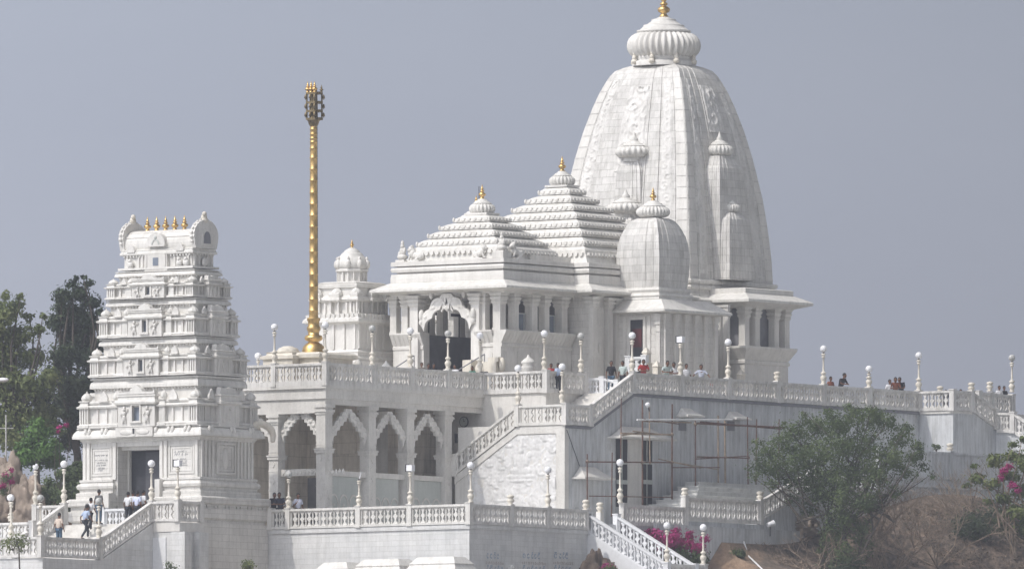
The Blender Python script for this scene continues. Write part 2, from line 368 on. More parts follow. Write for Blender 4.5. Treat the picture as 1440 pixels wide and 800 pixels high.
# ---------------------------------------------------------------- balustrades
PITCH=.46
POSTS=[]
def balustrade(label,pts,h=1.05,posts=None,mat='bal',kerb=0,ends=True,group='marble balustrades along the terraces',name='balustrade',solid=False):
    """pts: [(a,b,z_top)] ; a post at every point"""
    m=M[mat]; p0=pts[0]
    t=thing(name,label,'balustrade',(p0[0],p0[1],p0[2]-h),group)
    for i,(a,b,z) in enumerate(pts):
        if (i==0 and not ends) : continue
        near=[p for p in POSTS if abs(p[0]-a)<.12 and abs(p[1]-b)<.12]
        if any(abs(p[2]-z)<.12 for p in near): continue
        POSTS.append((a,b,z))
        q=MB(); w=.15+.006*len(near)
        q.box(a-w,a+w,b-w,b+w,z-h-kerb,z+.02); q.box(a-w-.03,a+w+.03,b-w-.03,b+w+.03,z+.02,z+.08); q.box(a-w-.02,a+w+.02,b-w-.02,b+w+.02,z-h-kerb-.03,z-h-kerb+.09)
        q.build('post',m,t)
    for i in range(len(pts)-1):
        a0,b0,z0=pts[i]; a1,b1,z1=pts[i+1]
        LEN=math.hypot(a1-a0,b1-b0); ux=((a1-a0)/LEN,(b1-b0)/LEN); un=(ux[1],-ux[0]); sl=(z1-z0)/LEN
        s0=.15; s1=LEN-.15
        if s1-s0<.2: continue
        def slab(u0,u1,za,zb,th,q,off=0):
            pts2=[(u0,za+sl*u0),(u1,za+sl*u1),(u1,zb+sl*u1),(u0,zb+sl*u0)]
            q.poly(pts2,(a0-un[0]*th/2,b0-un[1]*th/2,z0),ux,un,th)
        q=MB(); slab(s0,s1,-.12,.0,.26,q); slab(s0,s1,-.16,-.12,.18,q); q.build('top_rail',m,t)
        q=MB(); slab(s0,s1,-h-kerb,-h+.12,.24,q); q.build('bottom_rail',m,t)
        q=MB(); slab(s0,s0+.07,-h+.12,-.16,.1,q); slab(s1-.07,s1,-h+.12,-.16,.1,q)
        if solid:
            slab(s0,s1,-h+.12,-.16,.12,q); q.build('solid_panel',m,t); continue
        n=max(1,round((s1-s0-.14)/PITCH)); pw=(s1-s0-.14)/n
        lo=-h+.12; hi=-.16; H=hi-lo
        for k in range(n):
            c=s0+.07+pw*(k+.5)
            prof=[(0,.14),(.05,.14),(.13,.08),(.28,.035),(.40,.075),(.46,.14),(.54,.14),(.60,.075),(.72,.035),(.87,.08),(.95,.14),(1,.14)]
            sc=pw/.46
            left=[(c-w*sc,lo+H*t_+sl*c) for t_,w in prof]; right=[(c+w*sc,lo+H*t_+sl*c) for t_,w in reversed(prof)]
            q.poly(list(reversed(left+right)),(a0-un[0]*.05,b0-un[1]*.05,z0),ux,un,.1)
            if k<n-1:
                u=s0+.07+pw*(k+1)
                q.poly([(u-.028,lo+sl*u),(u+.028,lo+sl*u),(u+.028,hi+sl*u),(u-.028,hi+sl*u)],(a0-un[0]*.04,b0-un[1]*.04,z0),ux,un,.08)
        q.build('pierced_panel',m,t)
    return t
def along(p,q,fr): return tuple(p[i]+(q[i]-p[i])*fr for i in range(3))

# ---------------------------------------------------------------- lamp posts
def lamp_proto(kind,loc,label,hgt=2.15):
    t=thing('lamp_post',label,'lamp',loc,'globe lamps on the balustrade posts'); x,y,z=loc
    q=MB(); k=hgt/2.15
    pr=[(.14,0),(.15,.05),(.10,.08),(.14,.20),(.185,.30),(.16,.40),(.09,.48),(.11,.52),(.155,.56),(.15,.62),(.08,.66),(.058,.72)]
    if kind!='short': pr+=[(.050,1.1),(.048,1.40),(.08,1.43),(.11,1.47),(.10,1.51),(.06,1.55)]
    pr+=[(.125,pr[-1][1]+.05),(.125,pr[-1][1]+.09),(.06,pr[-1][1]+.13)]
    top=pr[-1][1]
    q.lathe(x,y,[(r,z+h*k) for r,h in pr],12); q.build('pole',M['cream'],t)
    q=MB(); q.lathe(x,y,[(.05,z+top*k),(.06,z+(top+.09)*k)],10); q.build('collar',M['steelblk'],t)
    zt=z+(top+.07)*k
    q=MB()
    if kind in('globe','short'): q.ball((x,y,zt+.17),.195,16,12); q.build('globe',M['globe'],t)
    elif kind=='dusty': q.ball((x,y,zt+.17),.19,16,12); q.build('globe',M['dirtyglobe'],t)
    elif kind=='flood':
        q.box(x-.2,x+.2,y-.13,y+.13,zt-.02,zt+.30); q.build('floodlight',M['globe'],t)
        q=MB(); q.box(x-.22,x-.18,y-.16,y+.16,zt-.05,zt+.34);q.build('bracket',M['steelblk'],t)
    elif kind=='broken':
        q.lathe(x,y,[(.10,zt-.02),(.17,zt+.10),(.15,zt+.20)],12,rot=.4); q.box(x+.03,x+.12,y-.05,y+.05,zt,zt+.28); q.build('broken_globe',M['globe'],t)
    elif kind=='bare':
        q.tube((x,y,zt-.05),(x+.12,y+.02,zt+.38),.035,.02); q.build('bulb_stem',M['globe'],t)
    return t
LP={}
def lamp(kind,loc,label,hgt=2.15):
    k=(kind,hgt)
    if k in LP: return dup(LP[k],loc,label)
    LP[k]=lamp_proto(kind,loc,label,hgt); return LP[k]
URN=None
def urn(loc,label,sc=1):
    global URN
    if URN is None:
        t=thing('post_urn',label,'urn',loc,'small marble urns capping the posts'); x,y,z=loc
        q=MB(); q.lathe(x,y,[(.13,z),(.10,z+.05),(.19,z+.16),(.20,z+.24),(.12,z+.30),(.15,z+.34),(.20,z+.40),(.18,z+.46),(.12,z+.50),(.02,z+.52)],12); q.build('urn_body',M['cream'],t)
        q=MB(); q.box(x-.14,x+.14,y-.14,y+.14,z-.03,z+.02); q.build('base',M['cream'],t); URN=t; return t
    return dup(URN,loc,label)

# ================================================================= UPPER TERRACE
def post_pts(px_list,plane,val,zt):
    out=[]
    for px in px_list:
        if plane=='a': out.append((val,B_at(px,val),zt))
        else: out.append((A_at(px,val),val,zt))
    return out
# balustrades of the upper terrace
zt=ZRU
balustrade('lit balustrade run on the upper terrace behind the golden flagpole, left of the corner',post_pts([330,386,458],'b',B1,zt),kerb=.12)
upR=post_pts([458,526,578,630,680],'a',A1,zt)
upR[0]=(A1,B1,zt)
balustrade('shaded upper balustrade above the cusped arches of the pavilion',upR,ends=False,kerb=.12)
balustrade('short lit balustrade facing front on the upper terrace, right of the pavilion roof',[(A1,B2,zt),(A3,B2,zt)],ends=False,kerb=.12)
balustrade('short shaded balustrade beside the top of the upper stair',[(A3,B2,zt),(A3,B4,zt)],ends=False,kerb=.12)
ZLAND=Z_at(568,AR,BR)          # rail top at landing
bl0=B_at(829,AR)
balustrade('long shaded balustrade with many posts on top of the long grey wall',
   [(AR,B_at(p,AR),Z_at(524,AR,B6)) for p in (890,957,1024,1093,1158,1222,1292)],kerb=.05)
ZR6=Z_at(524,AR,B6)
balustrade('steep shaded stair balustrade rising to the upper terrace above the grey wall',[(AR,bl0,ZLAND),(AR,B6,ZR6)],ends=True,kerb=.05)
balustrade('short shaded balustrade at the corner of the stair landing',[(AR,BR,ZLAND),(AR,bl0,ZLAND)],ends=True,kerb=.05)
aL0=A_at(728,BR)
balustrade('sunlit balustrade of the stair landing above the carved relief',[(aL0,BR,ZLAND),(AR,BR,ZLAND)],ends=True,kerb=.05,mat='bright')
aF0=A_at(640,BR); zF0=Z_at(640,aF0,BR)
balustrade('sunlit sloping stair balustrade above the carved relief, climbing from the pavilion',[(aF0,BR,zF0),(aL0,BR,ZLAND)],ends=True,kerb=.05,mat='bright')
# little white gate railing at the head of the stair
balustrade('small white railing gate at the head of the upper stair',[(A_at(822,B4+.5),B4+.5,zt-.25),(A_at(848,B4+.5),B4+.5,zt-.25),(A_at(868,B4+.5),B4+.5,zt-.45)],h=.9,mat='paint')
# far right bastion
zb=ZR6
aB1=A_at(1340,B7); bB2=B_at(1366,aB1); bB3=B_at(1400,aB1)
balustrade('lit balustrade on the projecting bastion at the right end of the long wall',[(AR,B7,zb),(aB1,B7,zb)],ends=False,kerb=.05)
balustrade('shaded balustrade round the corner of the right hand bastion',[(aB1,B7,zb),(aB1,bB2,zb)],ends=False,kerb=.05)
zB3=Z_at(575,aB1,bB3)
balustrade('shaded balustrade sloping down the stair at the far right',[(aB1,bB2,zb),(aB1,bB3,zB3)],ends=False,kerb=.05)
aB4=A_at(1460,bB3)
balustrade('lit balustrade descending out of the right edge of the picture',[(aB1,bB3,zB3-.2),(A_at(1425,bB3),bB3,zB3-.25),(aB4,bB3,zB3-1.2)],ends=False,kerb=.05)
ab=AR+.0; bb0=B_at(1380,AR-1.5)
balustrade('shaded balustrade behind the far right stair, ending at a globe lamp',[(AR-1.5,B_at(1376,AR-1.5),Z_at(551,AR-1.5,bb0)),(AR-1.5,B_at(1394,AR-1.5),Z_at(552,AR-1.5,bb0)),(AR-1.5,B_at(1423,AR-1.5),Z_at(553,AR-1.5,bb0))],kerb=.05)

# ----- upper terrace building with the arcaded pavilion beneath
pv=thing('arcaded_pavilion','open marble pavilion with cusped arches under the upper terrace','pavilion',(A1,B1,ZL))
zs1=Z_at(548,A1,B1); zs0=Z_at(560,A1,B1)     # slab fascia
zs1=ZRU-1.05-.12
q=MB()
q.box(-18,A1+.12,B1-.12,B2+.0,zs1-.18,zs1)
q.box(-18,A1,B1,B2,zs0,zs1-.18)
q.build('terrace_slab',M['fine'],pv)
q=MB(); bwf=.75
q.box(-18,A1-.1,B1+.1,B1+.7,zs0-.75,zs0-.003)
q.box(A1-.7,A1-.1,B1+.7,B2-.003,zs0-.28,zs0-.003)
q.build('beam',M['fine'],pv)
# frieze lattice of diamonds on front beam at left
q=MB()
zb0=zs0-.62
for k in range(34):
    a=-8.2+ -k*.28
    q.poly([(0,.0),(.12,.19),(0,.38),(-.12,.19)],(a,B1+.1,zb0),(1,0),(0,-1),.04)
q.build('diamond_frieze',M['cream'],pv)
zfl=ZL
def column(a,b,z0,z1,w,mat,parent,name='column',caps=True):
    q=MB(); h=z1-z0
    def sq(x,y,w,za,zb): q.box(x-w,x+w,y-w,y+w,za,zb)
    w2=w/2
    sq(a,b,w2*1.12,z0,z0+.25); sq(a,b,w2,z0+.25,z1-.55)
    for fr in(.12,.36,.52,.66,.68): sq(a,b,w2*1.06,z0+h*fr,z0+h*fr+.05)
    sq(a,b,w2*1.22,z0+h*.62,z0+h*.62+.16); sq(a,b,w2*1.34,z0+h*.62+.16,z0+h*.62+.24)
    sq(a,b,w2*1.15,z1-.55,z1-.42); sq(a,b,w2*1.32,z1-.42,z1-.30); sq(a,b,w2*1.1,z1-.30,z1-.18); sq(a,b,w2*1.35,z1-.18,z1-.002)
    # small carved lozenges on faces
    for fr in (.2,.28,.44,.58):
        zz=z0+h*fr; r=.11
        q.poly([(0,-r*1.6),(r,0),(0,r*1.6),(-r,0)],(a,b-w2,zz),(1,0),(0,-1),.03)
        q.poly([(0,-r*1.6),(r,0),(0,r*1.6),(-r,0)],(a+w2,b,zz),(0,1),(1,0),.03)
    return q.build(name,mat,parent)
W_=.62
ca=A1-.42
cbs=[B1+.42]+[B_at(p,A1-.11) -.0 for p in (523-6,577-6,630-5)]
cols_b=[B1+.42, B_at(514,A1-.11)+.31+.3, B_at(568,A1-.11)+.31+.3, B_at(621,A1-.11)+.31+.3]
for b in cols_b: column(ca,b,zfl,zs0-.28,W_,M['fine'],pv)
a_l=A_at(378,B1+.11)+.31
column(a_l,B1+.42,zfl,zs0-.75,W_,M['fine'],pv)
column(a_l-3.9,B1+.42,zfl,zs0-.75,W_,M['fine'],pv)
# brackets
def bracket(a,b,z,dirx,diry,parent,m='fine'):
    q=MB(); pr=[(0,-.6),(.1,-.55),(.14,-.4),(.3,-.3),(.34,-.15),(.5,-.1),(.55,0),(0,0)]
    un=(diry,-dirx); q.poly([(u,zz) for u,zz in pr],(a-un[0]*.12,b-un[1]*.12,z),(dirx,diry),un,.24)
    return q.build('bracket',M[m],parent)
# cusped arches
def arch(p0,p1,zsp,zap,parent,m='fine',th=.16,band=.26,steps=5):
    LEN=math.hypot(p1[0]-p0[0],p1[1]-p0[1]); ux=((p1[0]-p0[0])/LEN,(p1[1]-p0[1])/LEN); un=(ux[1],-ux[0])
    q=MB(); half=LEN/2; H=zap-zsp
    # scalloped inner and outer edges, one closed polygon strip per cusp
    pts_in=[];pts_out=[]
    nn=steps*8
    for i in range(nn+1):
        t=i/nn; base_u=half*(1-t)  # from left spring to apex
        z=H*(t**.72)
        sc=abs(math.sin(PI*steps*t))
        bu=band*.55*sc
        pts_in.append((-base_u*.93+ .02 + .10*(1-sc)*(1-t*.6)+.0, z-.30*(1-.0*t)-.10*(1-sc)))
        pts_out.append((-base_u-.02, min(H+.08, z+band*.35+.12*sc)))
    for side in(1,-1):
        vs=[];fs=[]
        for (ui,zi),(uo,zo) in zip(pts_in,pts_out):
            for off in(-th/2,th/2):
                for u,z in((ui,zi),(uo,zo)):
                    uu=half+side*u
                    vs.append((p0[0]+ux[0]*uu+un[0]*off,p0[1]+ux[1]*uu+un[1]*off,zsp+z))
        n=len(pts_in)
        for i in range(n-1):
            a=i*4;b=a+4
            fs+=[(a,a+1,b+1,b),(a+2,b+2,b+3,a+3),(a,b,b+2,a+2),(a+1,a+3,b+3,b+1)]
        q.add(vs,fs)
    # rosette lumps along band
    for side in(1,-1):
        for i in range(steps):
            t=(i+.5)/steps; u=-half*(1-t)*.97; z=H*(t**.72)-.05
            uu=half+side*u
            q.ball((p0[0]+ux[0]*uu,p0[1]+ux[1]*uu,zsp+z),.15,8,6,(1,1,1))
    return q.build('cusped_arch',M[m],parent)
zsp=Z_at(612,A1,cols_b[0]); zap=Z_at(575,A1,cols_b[0])
for i in range(3):
    arch((ca+.12,cols_b[i]+.31),(ca+.12,cols_b[i+1]-.31),zsp,zap,pv)
arch((a_l+.31,B1+.42),(ca-.31,B1+.42),zsp+.1,Z_at(573,A1,B1),pv,steps=6)
arch((a_l-3.9+.31,B1+.42),(a_l-.31,B1+.42),zsp+.1,Z_at(573,A1,B1),pv,steps=6)
# sill beams and lattice panels between columns
zsill=Z_at(664,A1,cols_b[1])
q=MB(); q.box(ca-.15,ca+.15,cols_b[0]+.31,cols_b[3]-.31,zsill-.28,zsill); q.build('sill_beam',M['marble'],pv)
q=MB(); zl=Z_at(660,a_l,B1); q.box(a_l+.31,ca-.31,B1+.3,B1+.5,zl-.36,zl);
for k in range(18):
    a=a_l+.5+k*.24; q.poly([(0,.04),(.1,.18),(0,.32),(-.1,.18)],(a,B1+.3,zl-.36),(1,0),(0,-1),.035)
q.build('cross_beam',M['fine'],pv)
def inlay(b0,b1,z0,z1,parent):
    q=MB(); q.box(ca-.05,ca+.05,b0,b1,z0,z1); n=3; w=(b1-b0)/n
    for k in range(n):
        c=b0+w*(k+.5); zc=(z0+z1)/2; rr=.42*w; pts=[]
        for j in range(25):
            t=2*PI*j/24; pts.append((rr*1.1*math.cos(t),1.25*rr*math.sin(t)*1.3))
        for j in range(24):
            (u0,w0),(u1,w1)=pts[j],pts[j+1]
            q.poly([(u0,w0),(u1,w1),(u1*.82,w1*.82),(u0*.82,w0*.82)],(ca+.05,c,zc),(0,1),(1,0),.03,1)
        q.poly([(0,-.3*rr),(.2*rr,0),(0,.3*rr),(-.2*rr,0)],(ca+.05,c,zc),(0,1),(1,0),.03,1)
    q.build('inlaid_panel',[M['tileg'],M['marble']],parent)
inlay(cols_b[0]+.32,cols_b[1]-.9,ZL,zsill-.29,pv)
inlay(cols_b[1]+.32,cols_b[2]-.75,ZL,zsill-.29,pv)
inlay(cols_b[2]+.32,cols_b[3]-.32,ZL,zsill-.29,pv)
# inner rooms
bi=-8.0; ai=A_at(431,bi)
for bx_ in ((-18,-17.5,B1+.8,B2),(ai-.4,ai,B1+.9,bi),(ai,ca-1.6,bi,bi+.4),(-7,A_at(634,B2)-.3,BR+.6,B2-.02)):
    q=MB(); q.box(*bx_,ZL,zs0); q.build('inner_wall',M['inner'],pv)
q=MB(); q.box(A_at(433,bi),A_at(463,bi),bi-.03,bi+.01,ZL,Z_at(672,ai,bi)); q.build('doorway',M['dim'],pv)
q=MB(); q.box(ai+2.0,ai+3.4,bi-.07,bi-.02,Z_at(640,ai,bi),Z_at(585,ai,bi)); q.build('carved_panel',M['inner'],pv)
q=MB(); q.box(-18,-7.0,B1+1.0,B1+1.4,ZL-.5,ZL)
q.box(-18,A1,B1,BR,ZL-.4,ZL); q.build('floor',M['terr'],pv)
# wall clock and barred window in the recess right of the arcade
cb=B2-.02
aw=A_at(653,cb); zc=Z_at(593,aw,cb)
q=MB()
q.box(A_at(634,cb)-.2,A3,cb,cb+.4,ZL,zs1-.19); q.build('recess_wall',M['marble'],pv)
ck=thing('wall_clock','round dark rimmed wall clock on the white wall under the upper terrace','clock',(aw,cb-.03,zc))
def disc(q,c,r,y,th,n=24,mi=0):
    pts=[(r*math.cos(2*PI*k/n),r*math.sin(2*PI*k/n)) for k in range(n)]; q.poly(pts,(c[0],y,c[1]),(1,0),(0,-1),th,mi)
q=MB(); disc(q,(aw,zc),.30,cb,.06); q.build('rim',M['steelblk'],ck)
q=MB(); disc(q,(aw,zc),.25,cb-.06,.02); q.build('face',M['tileg'],ck)
q=MB(); q.poly([(0,0),(.03,0),(.03,.18),(0,.18)],(aw,cb-.08,zc),(1,0),(0,-1),.01); q.poly([(0,0),(.13,.06),(.12,.09),(0,.03)],(aw,cb-.08,zc),(1,0),(0,-1),.012); q.build('hands',M['steelblk'],ck)
q=MB(); q.box(A_at(640,cb),A_at(658,cb),cb-.03,cb-.003,Z_at(622,aw,cb),Z_at(609,aw,cb)); q.build('window',M['dark'],pv)
# upper terrace body (behind the pavilion)
ub=thing('upper_terrace_block','broad marble terrace block carrying the temple','terrace',(A1,B2,ZL))
q=MB()
q.box(-22,A3,B2+.4,B4+.02,ZL-6,zs1); q.box(-22,AR-.02,B6,B7,ZL-6,zs1)
q.box(-22,A3,B4+.02,B6,ZL-6,zs1)
q.build('core',M['marble'],ub)
q=MB(); q.box(A1,A3,B2-.002,B2+.4,zs1-.19,zs1); q.build('fascia',M['bright'],ub)
# stair from landing up to terrace
n=12; zl0=ZLAND-1.05; zl1=ZR6-1.05
q=MB()
for k in range(n):
    b0=bl0+(B6-bl0)*k/n
    q.box(A3+.02,AR-.16,b0,B6,zl0 if k==0 else zl0+(zl1-zl0)*(k)/n,zl0+(zl1-zl0)*(k+1)/n)
q.build('stair_steps',M['marble'],ub)
q=MB(); q.box(A1,AR-.02,BR+.3,bl0,ZL,zl0); q.box(A3,AR-.02,bl0,B6,ZL,zl0-.002); q.build('landing',M['marble'],ub)

# ----- relief wall below the flight
rw=thing('relief_wall','sunlit wall with large carved relief of deities below the stair landing','relief wall',(AR,BR,ZL))
def flz(a): # underside of stringer
    if a>aL0: return ZLAND-1.12
    return zF0-1.12+(a-aF0)/(aL0-aF0)*(ZLAND-zF0)
q=MB(); n=2
q.poly([(aF0,ZL-1),(AR,ZL-1),(AR,flz(AR)),(aL0,flz(AR)),(aF0,flz(aF0))],(0,BR+.3,0),(1,0),(0,-1),.3)
q.box(aF0,AR-.02,BR+.3,BR+.5,ZL-1,flz(aF0)-.2)
q.build('wall_core',M['marble'],rw)
q=MB() # frame band under rail
q.poly([(aF0,flz(aF0)-.42),(aL0,flz(AR)-.42),(AR-.0,flz(AR)-.42),(AR,flz(AR)-.02),(aL0,flz(AR)-.02),(aF0,flz(aF0)-.02)],(0,BR,0),(1,0),(0,-1),.06)
q.box(AR-.55,AR,BR-.06,BR,ZL,flz(AR)-.42)
q.build('carved_border',M['fine'],rw)
# relief field
rr=random.Random(3)
a0r,a1r=aF0+.9,AR-.6; z0r=ZL+.2
bl=[]
def relz(a,z):
    h=.025*noise.fractal(Vector((a*2.2,z*2.2,1)),1,2,4)+.022*noise.noise(Vector((a*6,z*6,4)))
    for (ca_,cz,ra,rz,ht) in bl:
        u=((a-ca_)/ra)**2+((z-cz)/rz)**2
        if u<1: h=max(h,ht*.42*math.sqrt(1-u)+.015+.015*noise.noise(Vector((a*9,z*9,2))))
    return h
fa=A_at(733,BR); fz=Z_at(650,fa,BR)
# seated figure: lap, body, head, crown, arms, throne
bl+=[(fa,fz-.45,.75,.22,.14),(fa,fz,.32,.5,.18),(fa,fz+.62,.16,.2,.2),(fa,fz+.85,.1,.18,.16),(fa-.42,fz+.12,.12,.34,.13),(fa+.42,fz+.12,.12,.34,.13),(fa-.55,fz+.4,.1,.2,.1),(fa+.55,fz+.4,.1,.2,.1),(fa,fz-.75,1.0,.14,.1),(fa,fz-.98,.8,.1,.12)]
for k in range(80):
    x=rr.uniform(a0r,a1r);z=rr.uniform(z0r,flz(AR)-.6)
    if abs(x-fa)<1.0 and abs(z-fz)<1.0: continue
    s=rr.uniform(.35,.95)
    bl+=[(x,z,.16*s,.3*s,.10),(x,z+.36*s,.1*s,.12*s,.11),(x+.15*s,z-.2*s,.3*s,.1*s,.07),(x-.2*s,z+.1*s,.07*s,.22*s,.06)]
for k in range(14):
    x=rr.uniform(a0r,a1r);z=rr.uniform(z0r,z0r+2.2); bl.append((x,z,rr.uniform(.4,.9),.06,.06))
q=MB(); st=.05; vs=[];fs=[];idx={}
na=int((a1r-a0r)/st); nz=int((flz(AR)-.45-z0r)/st)
for j in range(nz+1):
    for i in range(na+1):
        a=a0r+i*st; z=z0r+j*st
        if z<=flz(a)-.46: idx[(i,j)]=len(vs); vs.append((a,BR-.012-relz(a,z),z))
for j in range(nz):
    for i in range(na):
        ks=[(i,j),(i+1,j),(i+1,j+1),(i,j+1)]
        if all(k in idx for k in ks): fs.append([idx[k] for k in ks])
q.add(vs,fs,smooth=True); q.build('carved_relief',M['relief'],rw)

# ----- long wall
lw=thing('long_retaining_wall','long shaded grey retaining wall with vertical streaks behind the scaffolding','wall',(AR,BR,ZL))
q=MB()
zt0=ZLAND-1.12; zt1=ZR6-1.12
q.poly([(BR+.3,ZL-3),(B7,ZL-3),(B7,zt1),(B6,zt1),(bl0,zt0),(BR+.3,zt0)],(AR-.4,0,0),(0,1),(1,0),.4); wf=q
q=MB(); q.poly([(B6,zt1-.16),(B7,zt1-.16),(B7,zt1),(B6,zt1)],(AR,0,0),(0,1),(1,0),.10)
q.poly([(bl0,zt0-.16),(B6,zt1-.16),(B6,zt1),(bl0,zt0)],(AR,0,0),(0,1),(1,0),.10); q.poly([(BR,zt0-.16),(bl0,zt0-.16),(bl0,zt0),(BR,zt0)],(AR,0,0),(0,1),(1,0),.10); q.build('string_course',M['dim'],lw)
# vertical ribs of cladding
q=wf; b=BR+.4
while b<B7-.2:
    top=zt0 if b<bl0 else (zt0+(zt1-zt0)*(b-bl0)/(B6-bl0) if b<B6 else zt1)
    q.box(AR,AR+.03,b,b+.06,ZL-1,top-.17); b+=.62
q.build('wall_face',M['longw'],lw)
def wz(px,py): b=B_at(px,AR); return b,Z_at(py,AR,b)
def wrect(q,px0,px1,py0,py1,dep0,dep1):
    b0,z0=wz(px0,py1); b1,_=wz(px1,py1); _,z1=wz(px0,py0); q.box(AR+dep0,AR+dep1,b0,b1,z0,z1)
for px0,px1,py0,py1 in ((866,881,614,712),(901,916,614,712)):
    q=MB(); wrect(q,px0,px1,py0,py1,-.01,.05); w=q.build('window',M['dark'],lw)
    q=MB(); wrect(q,px0,px1,648,652,.05,.08); wrect(q,px0,px1,674,680,.05,.08); wrect(q,(px0+px1)/2-.5,(px0+px1)/2+.5,py0,py1,.05,.07); q.build('glazing_bar',M['tileg'],w)
q=MB(); wrect(q,881,901,614,712,0,.12); q.build('pilaster',M['marble'],lw)
for px0,px1 in ((954,964),(1022,1032)):
    q=MB(); wrect(q,px0,px1,592,605,-.01,.06); q.build('vent',M['dim'],lw)
q=MB(); wrect(q,803,818,676,712,-.01,.05); q.build('door',M['longw'],lw)
def canopy(pxa,pxb,pyt,pye,proj,label):
    b0,ze=wz(pxa,pye); b1,_=wz(pxb,pye); _,ztp=wz(pxa,pyt); a0=AR+.05
    t=thing('window_canopy',label,'canopy',(a0,(b0+b1)/2,ze),'stone sunshades on the long wall')
    q=MB(); w=(b1-b0)
    q.rings([[(a0+proj,b0,ze),(a0+proj,b1,ze),(a0,b1,ze),(a0,b0,ze)],[(a0+proj,b0,ze+.1),(a0+proj,b1,ze+.1),(a0,b1,ze+.1),(a0,b0,ze+.1)]]); q.build('shelf',M['marble'],t)
    q=MB(); z=ze+.1; h=(ztp-z)
    q.rings([[(a0+proj*.92,b0+w*.04,z),(a0+proj*.92,b1-w*.04,z),(a0,b1-w*.04,z),(a0,b0+w*.04,z)],[(a0+proj*.45,b0+w*.16,z+h*.5),(a0+proj*.45,b1-w*.16,z+h*.5),(a0,b1-w*.16,z+h*.5),(a0,b0+w*.16,z+h*.5)],[(a0+proj*.1,b0+w*.26,z+h),(a0+proj*.1,b1-w*.26,z+h),(a0,b1-w*.26,z+h),(a0,b0+w*.26,z+h)]]); q.build('hood',M['marble'],t)
canopy(853,930,598,616,1.0,'large pale sunshade over the two tall windows behind the scaffold')
canopy(803,846,655,673,.9,'small low sunshade near the left end of the grey wall')
canopy(950,974,573,586,.8,'small sunshade high on the grey wall above the left vent')
canopy(1018,1040,578,590,.8,'small sunshade high on the grey wall above the right vent')
# bastion wall at right end
bw_=thing('bastion','projecting marble bastion at the right end of the long wall','bastion',(AR,B7,ZL))
q=MB(); q.box(AR-.4,aB1,B7+.02,bB2,ZL-3,zt1); q.build('bastion_wall',M['longw'],bw_)
q=MB(); q.poly([(bB2,ZL-3),(bB3+2,ZL-3),(bB3+2,zB3-1.2),(bB3,zB3-1.1),(bB2,zt1)],(AR-1.2,0,0),(0,1),(1,0),aB1-AR+1.2-.003); q.build('stair_wall',M['longw'],bw_)
q=MB(); q.box(aB1+.01,aB4+1,bB3,bB3+.4,ZL-3,zB3-1.3); q.build('side_wall',M['longw'],bw_)
q=MB(); q.box(AR,aB1+.06,B7-.06,B7+.02,zt1-.14,zt1); q.box(aB1,aB1+.06,B7+.02,bB2,zt1-.14,zt1); q.build('string_course',M['marble'],bw_)

# ================================================================= LOW TERRACE
lt=thing('low_terrace_wall','massive white masonry wall under the low balustrade in the foreground','wall',(AL,BL,-24))
B9=B_at(828,AL)
q=MB(); q.box(-20,AL,BL,9.0 ,-26,ZL-.0); q.build('masonry',M['terr'],lt)
q=MB(); zk=ZRL-1.05
q.box(-20,AL+.08,BL-.08,BL+.3,zk-.25,zk-.03); q.box(AL-.3,AL+.08,BL+.3,B9,zk-.25,zk-.03); q.build('coping',M['terr'],lt)
lowL=[(A_at(p,BL),BL,ZRL) for p in (381,406,505,577,660)]
balustrade('sunlit low balustrade in front of the pavilion, visitors at its left end',lowL,kerb=.0,mat='bright')
lowR=[(AL,B_at(p,AL),ZRL) for p in (660,718,770,826)]; lowR[0]=(AL,BL,ZRL)
balustrade('shaded low balustrade below the carved relief',lowR,ends=False)
# faint grey-blue painted stains on the shaded masonry
# descending flight in white paint
bs1=B_at(872,AL)
aS1=A_at(938,B9); zS1=Z_at(792,aS1,B9); zS0=Z_at(722,AL,B9)
balustrade('white painted stair balustrade descending at the foot of the low terrace, nearer one',[(AL,B9,zS0),(aS1,B9,zS1)],mat='paint')
aS2=A_at(963,bs1-.3)
balustrade('white painted stair balustrade partly hidden behind the nearer one',[(AL,bs1-.3,zS0),(aS1,bs1-.3,zS1)],mat='paint')
balustrade('small shaded balustrade at the foot of the white stair, by the pink flowers',[(aS1,B9,zS1),(aS1,B_at(990,aS1),zS1)],ends=False)
st_=thing('lower_stair','white painted flight of steps descending from the low terrace','staircase',(AL,B9,-14))
q=MB(); n=16
for k in range(n):
    a=AL+(aS1-AL)*k/n; z=(zS0-1.05)+(zS1-zS0)*(k+1)/n
    q.box(a,a+(aS1-AL)/n+.001*k,B9+.2,bs1-.45,-20,z)
q.box(aS1+.01,aS1+3.2,B9+.2,bs1-.3,-20,zS1-1.1)
q.build('steps',M['paint'],st_)
q=MB()
q.poly([(AL,-20),(aS1+.15,-20),(aS1+.15,zS1-1.05),(AL,zS0-1.05)],(0,B9+.16,0),(1,0),(0,-1),.30); q.build('side_wall',M['paint'],st_)
q=MB(); q.poly([(AL,-20),(aS1+.15,-20),(aS1+.15,zS1-1.05),(AL,zS0-1.05)],(0,bs1-.15,0),(1,0),(0,-1),.28); q.build('far_side_wall',M['paint'],st_)
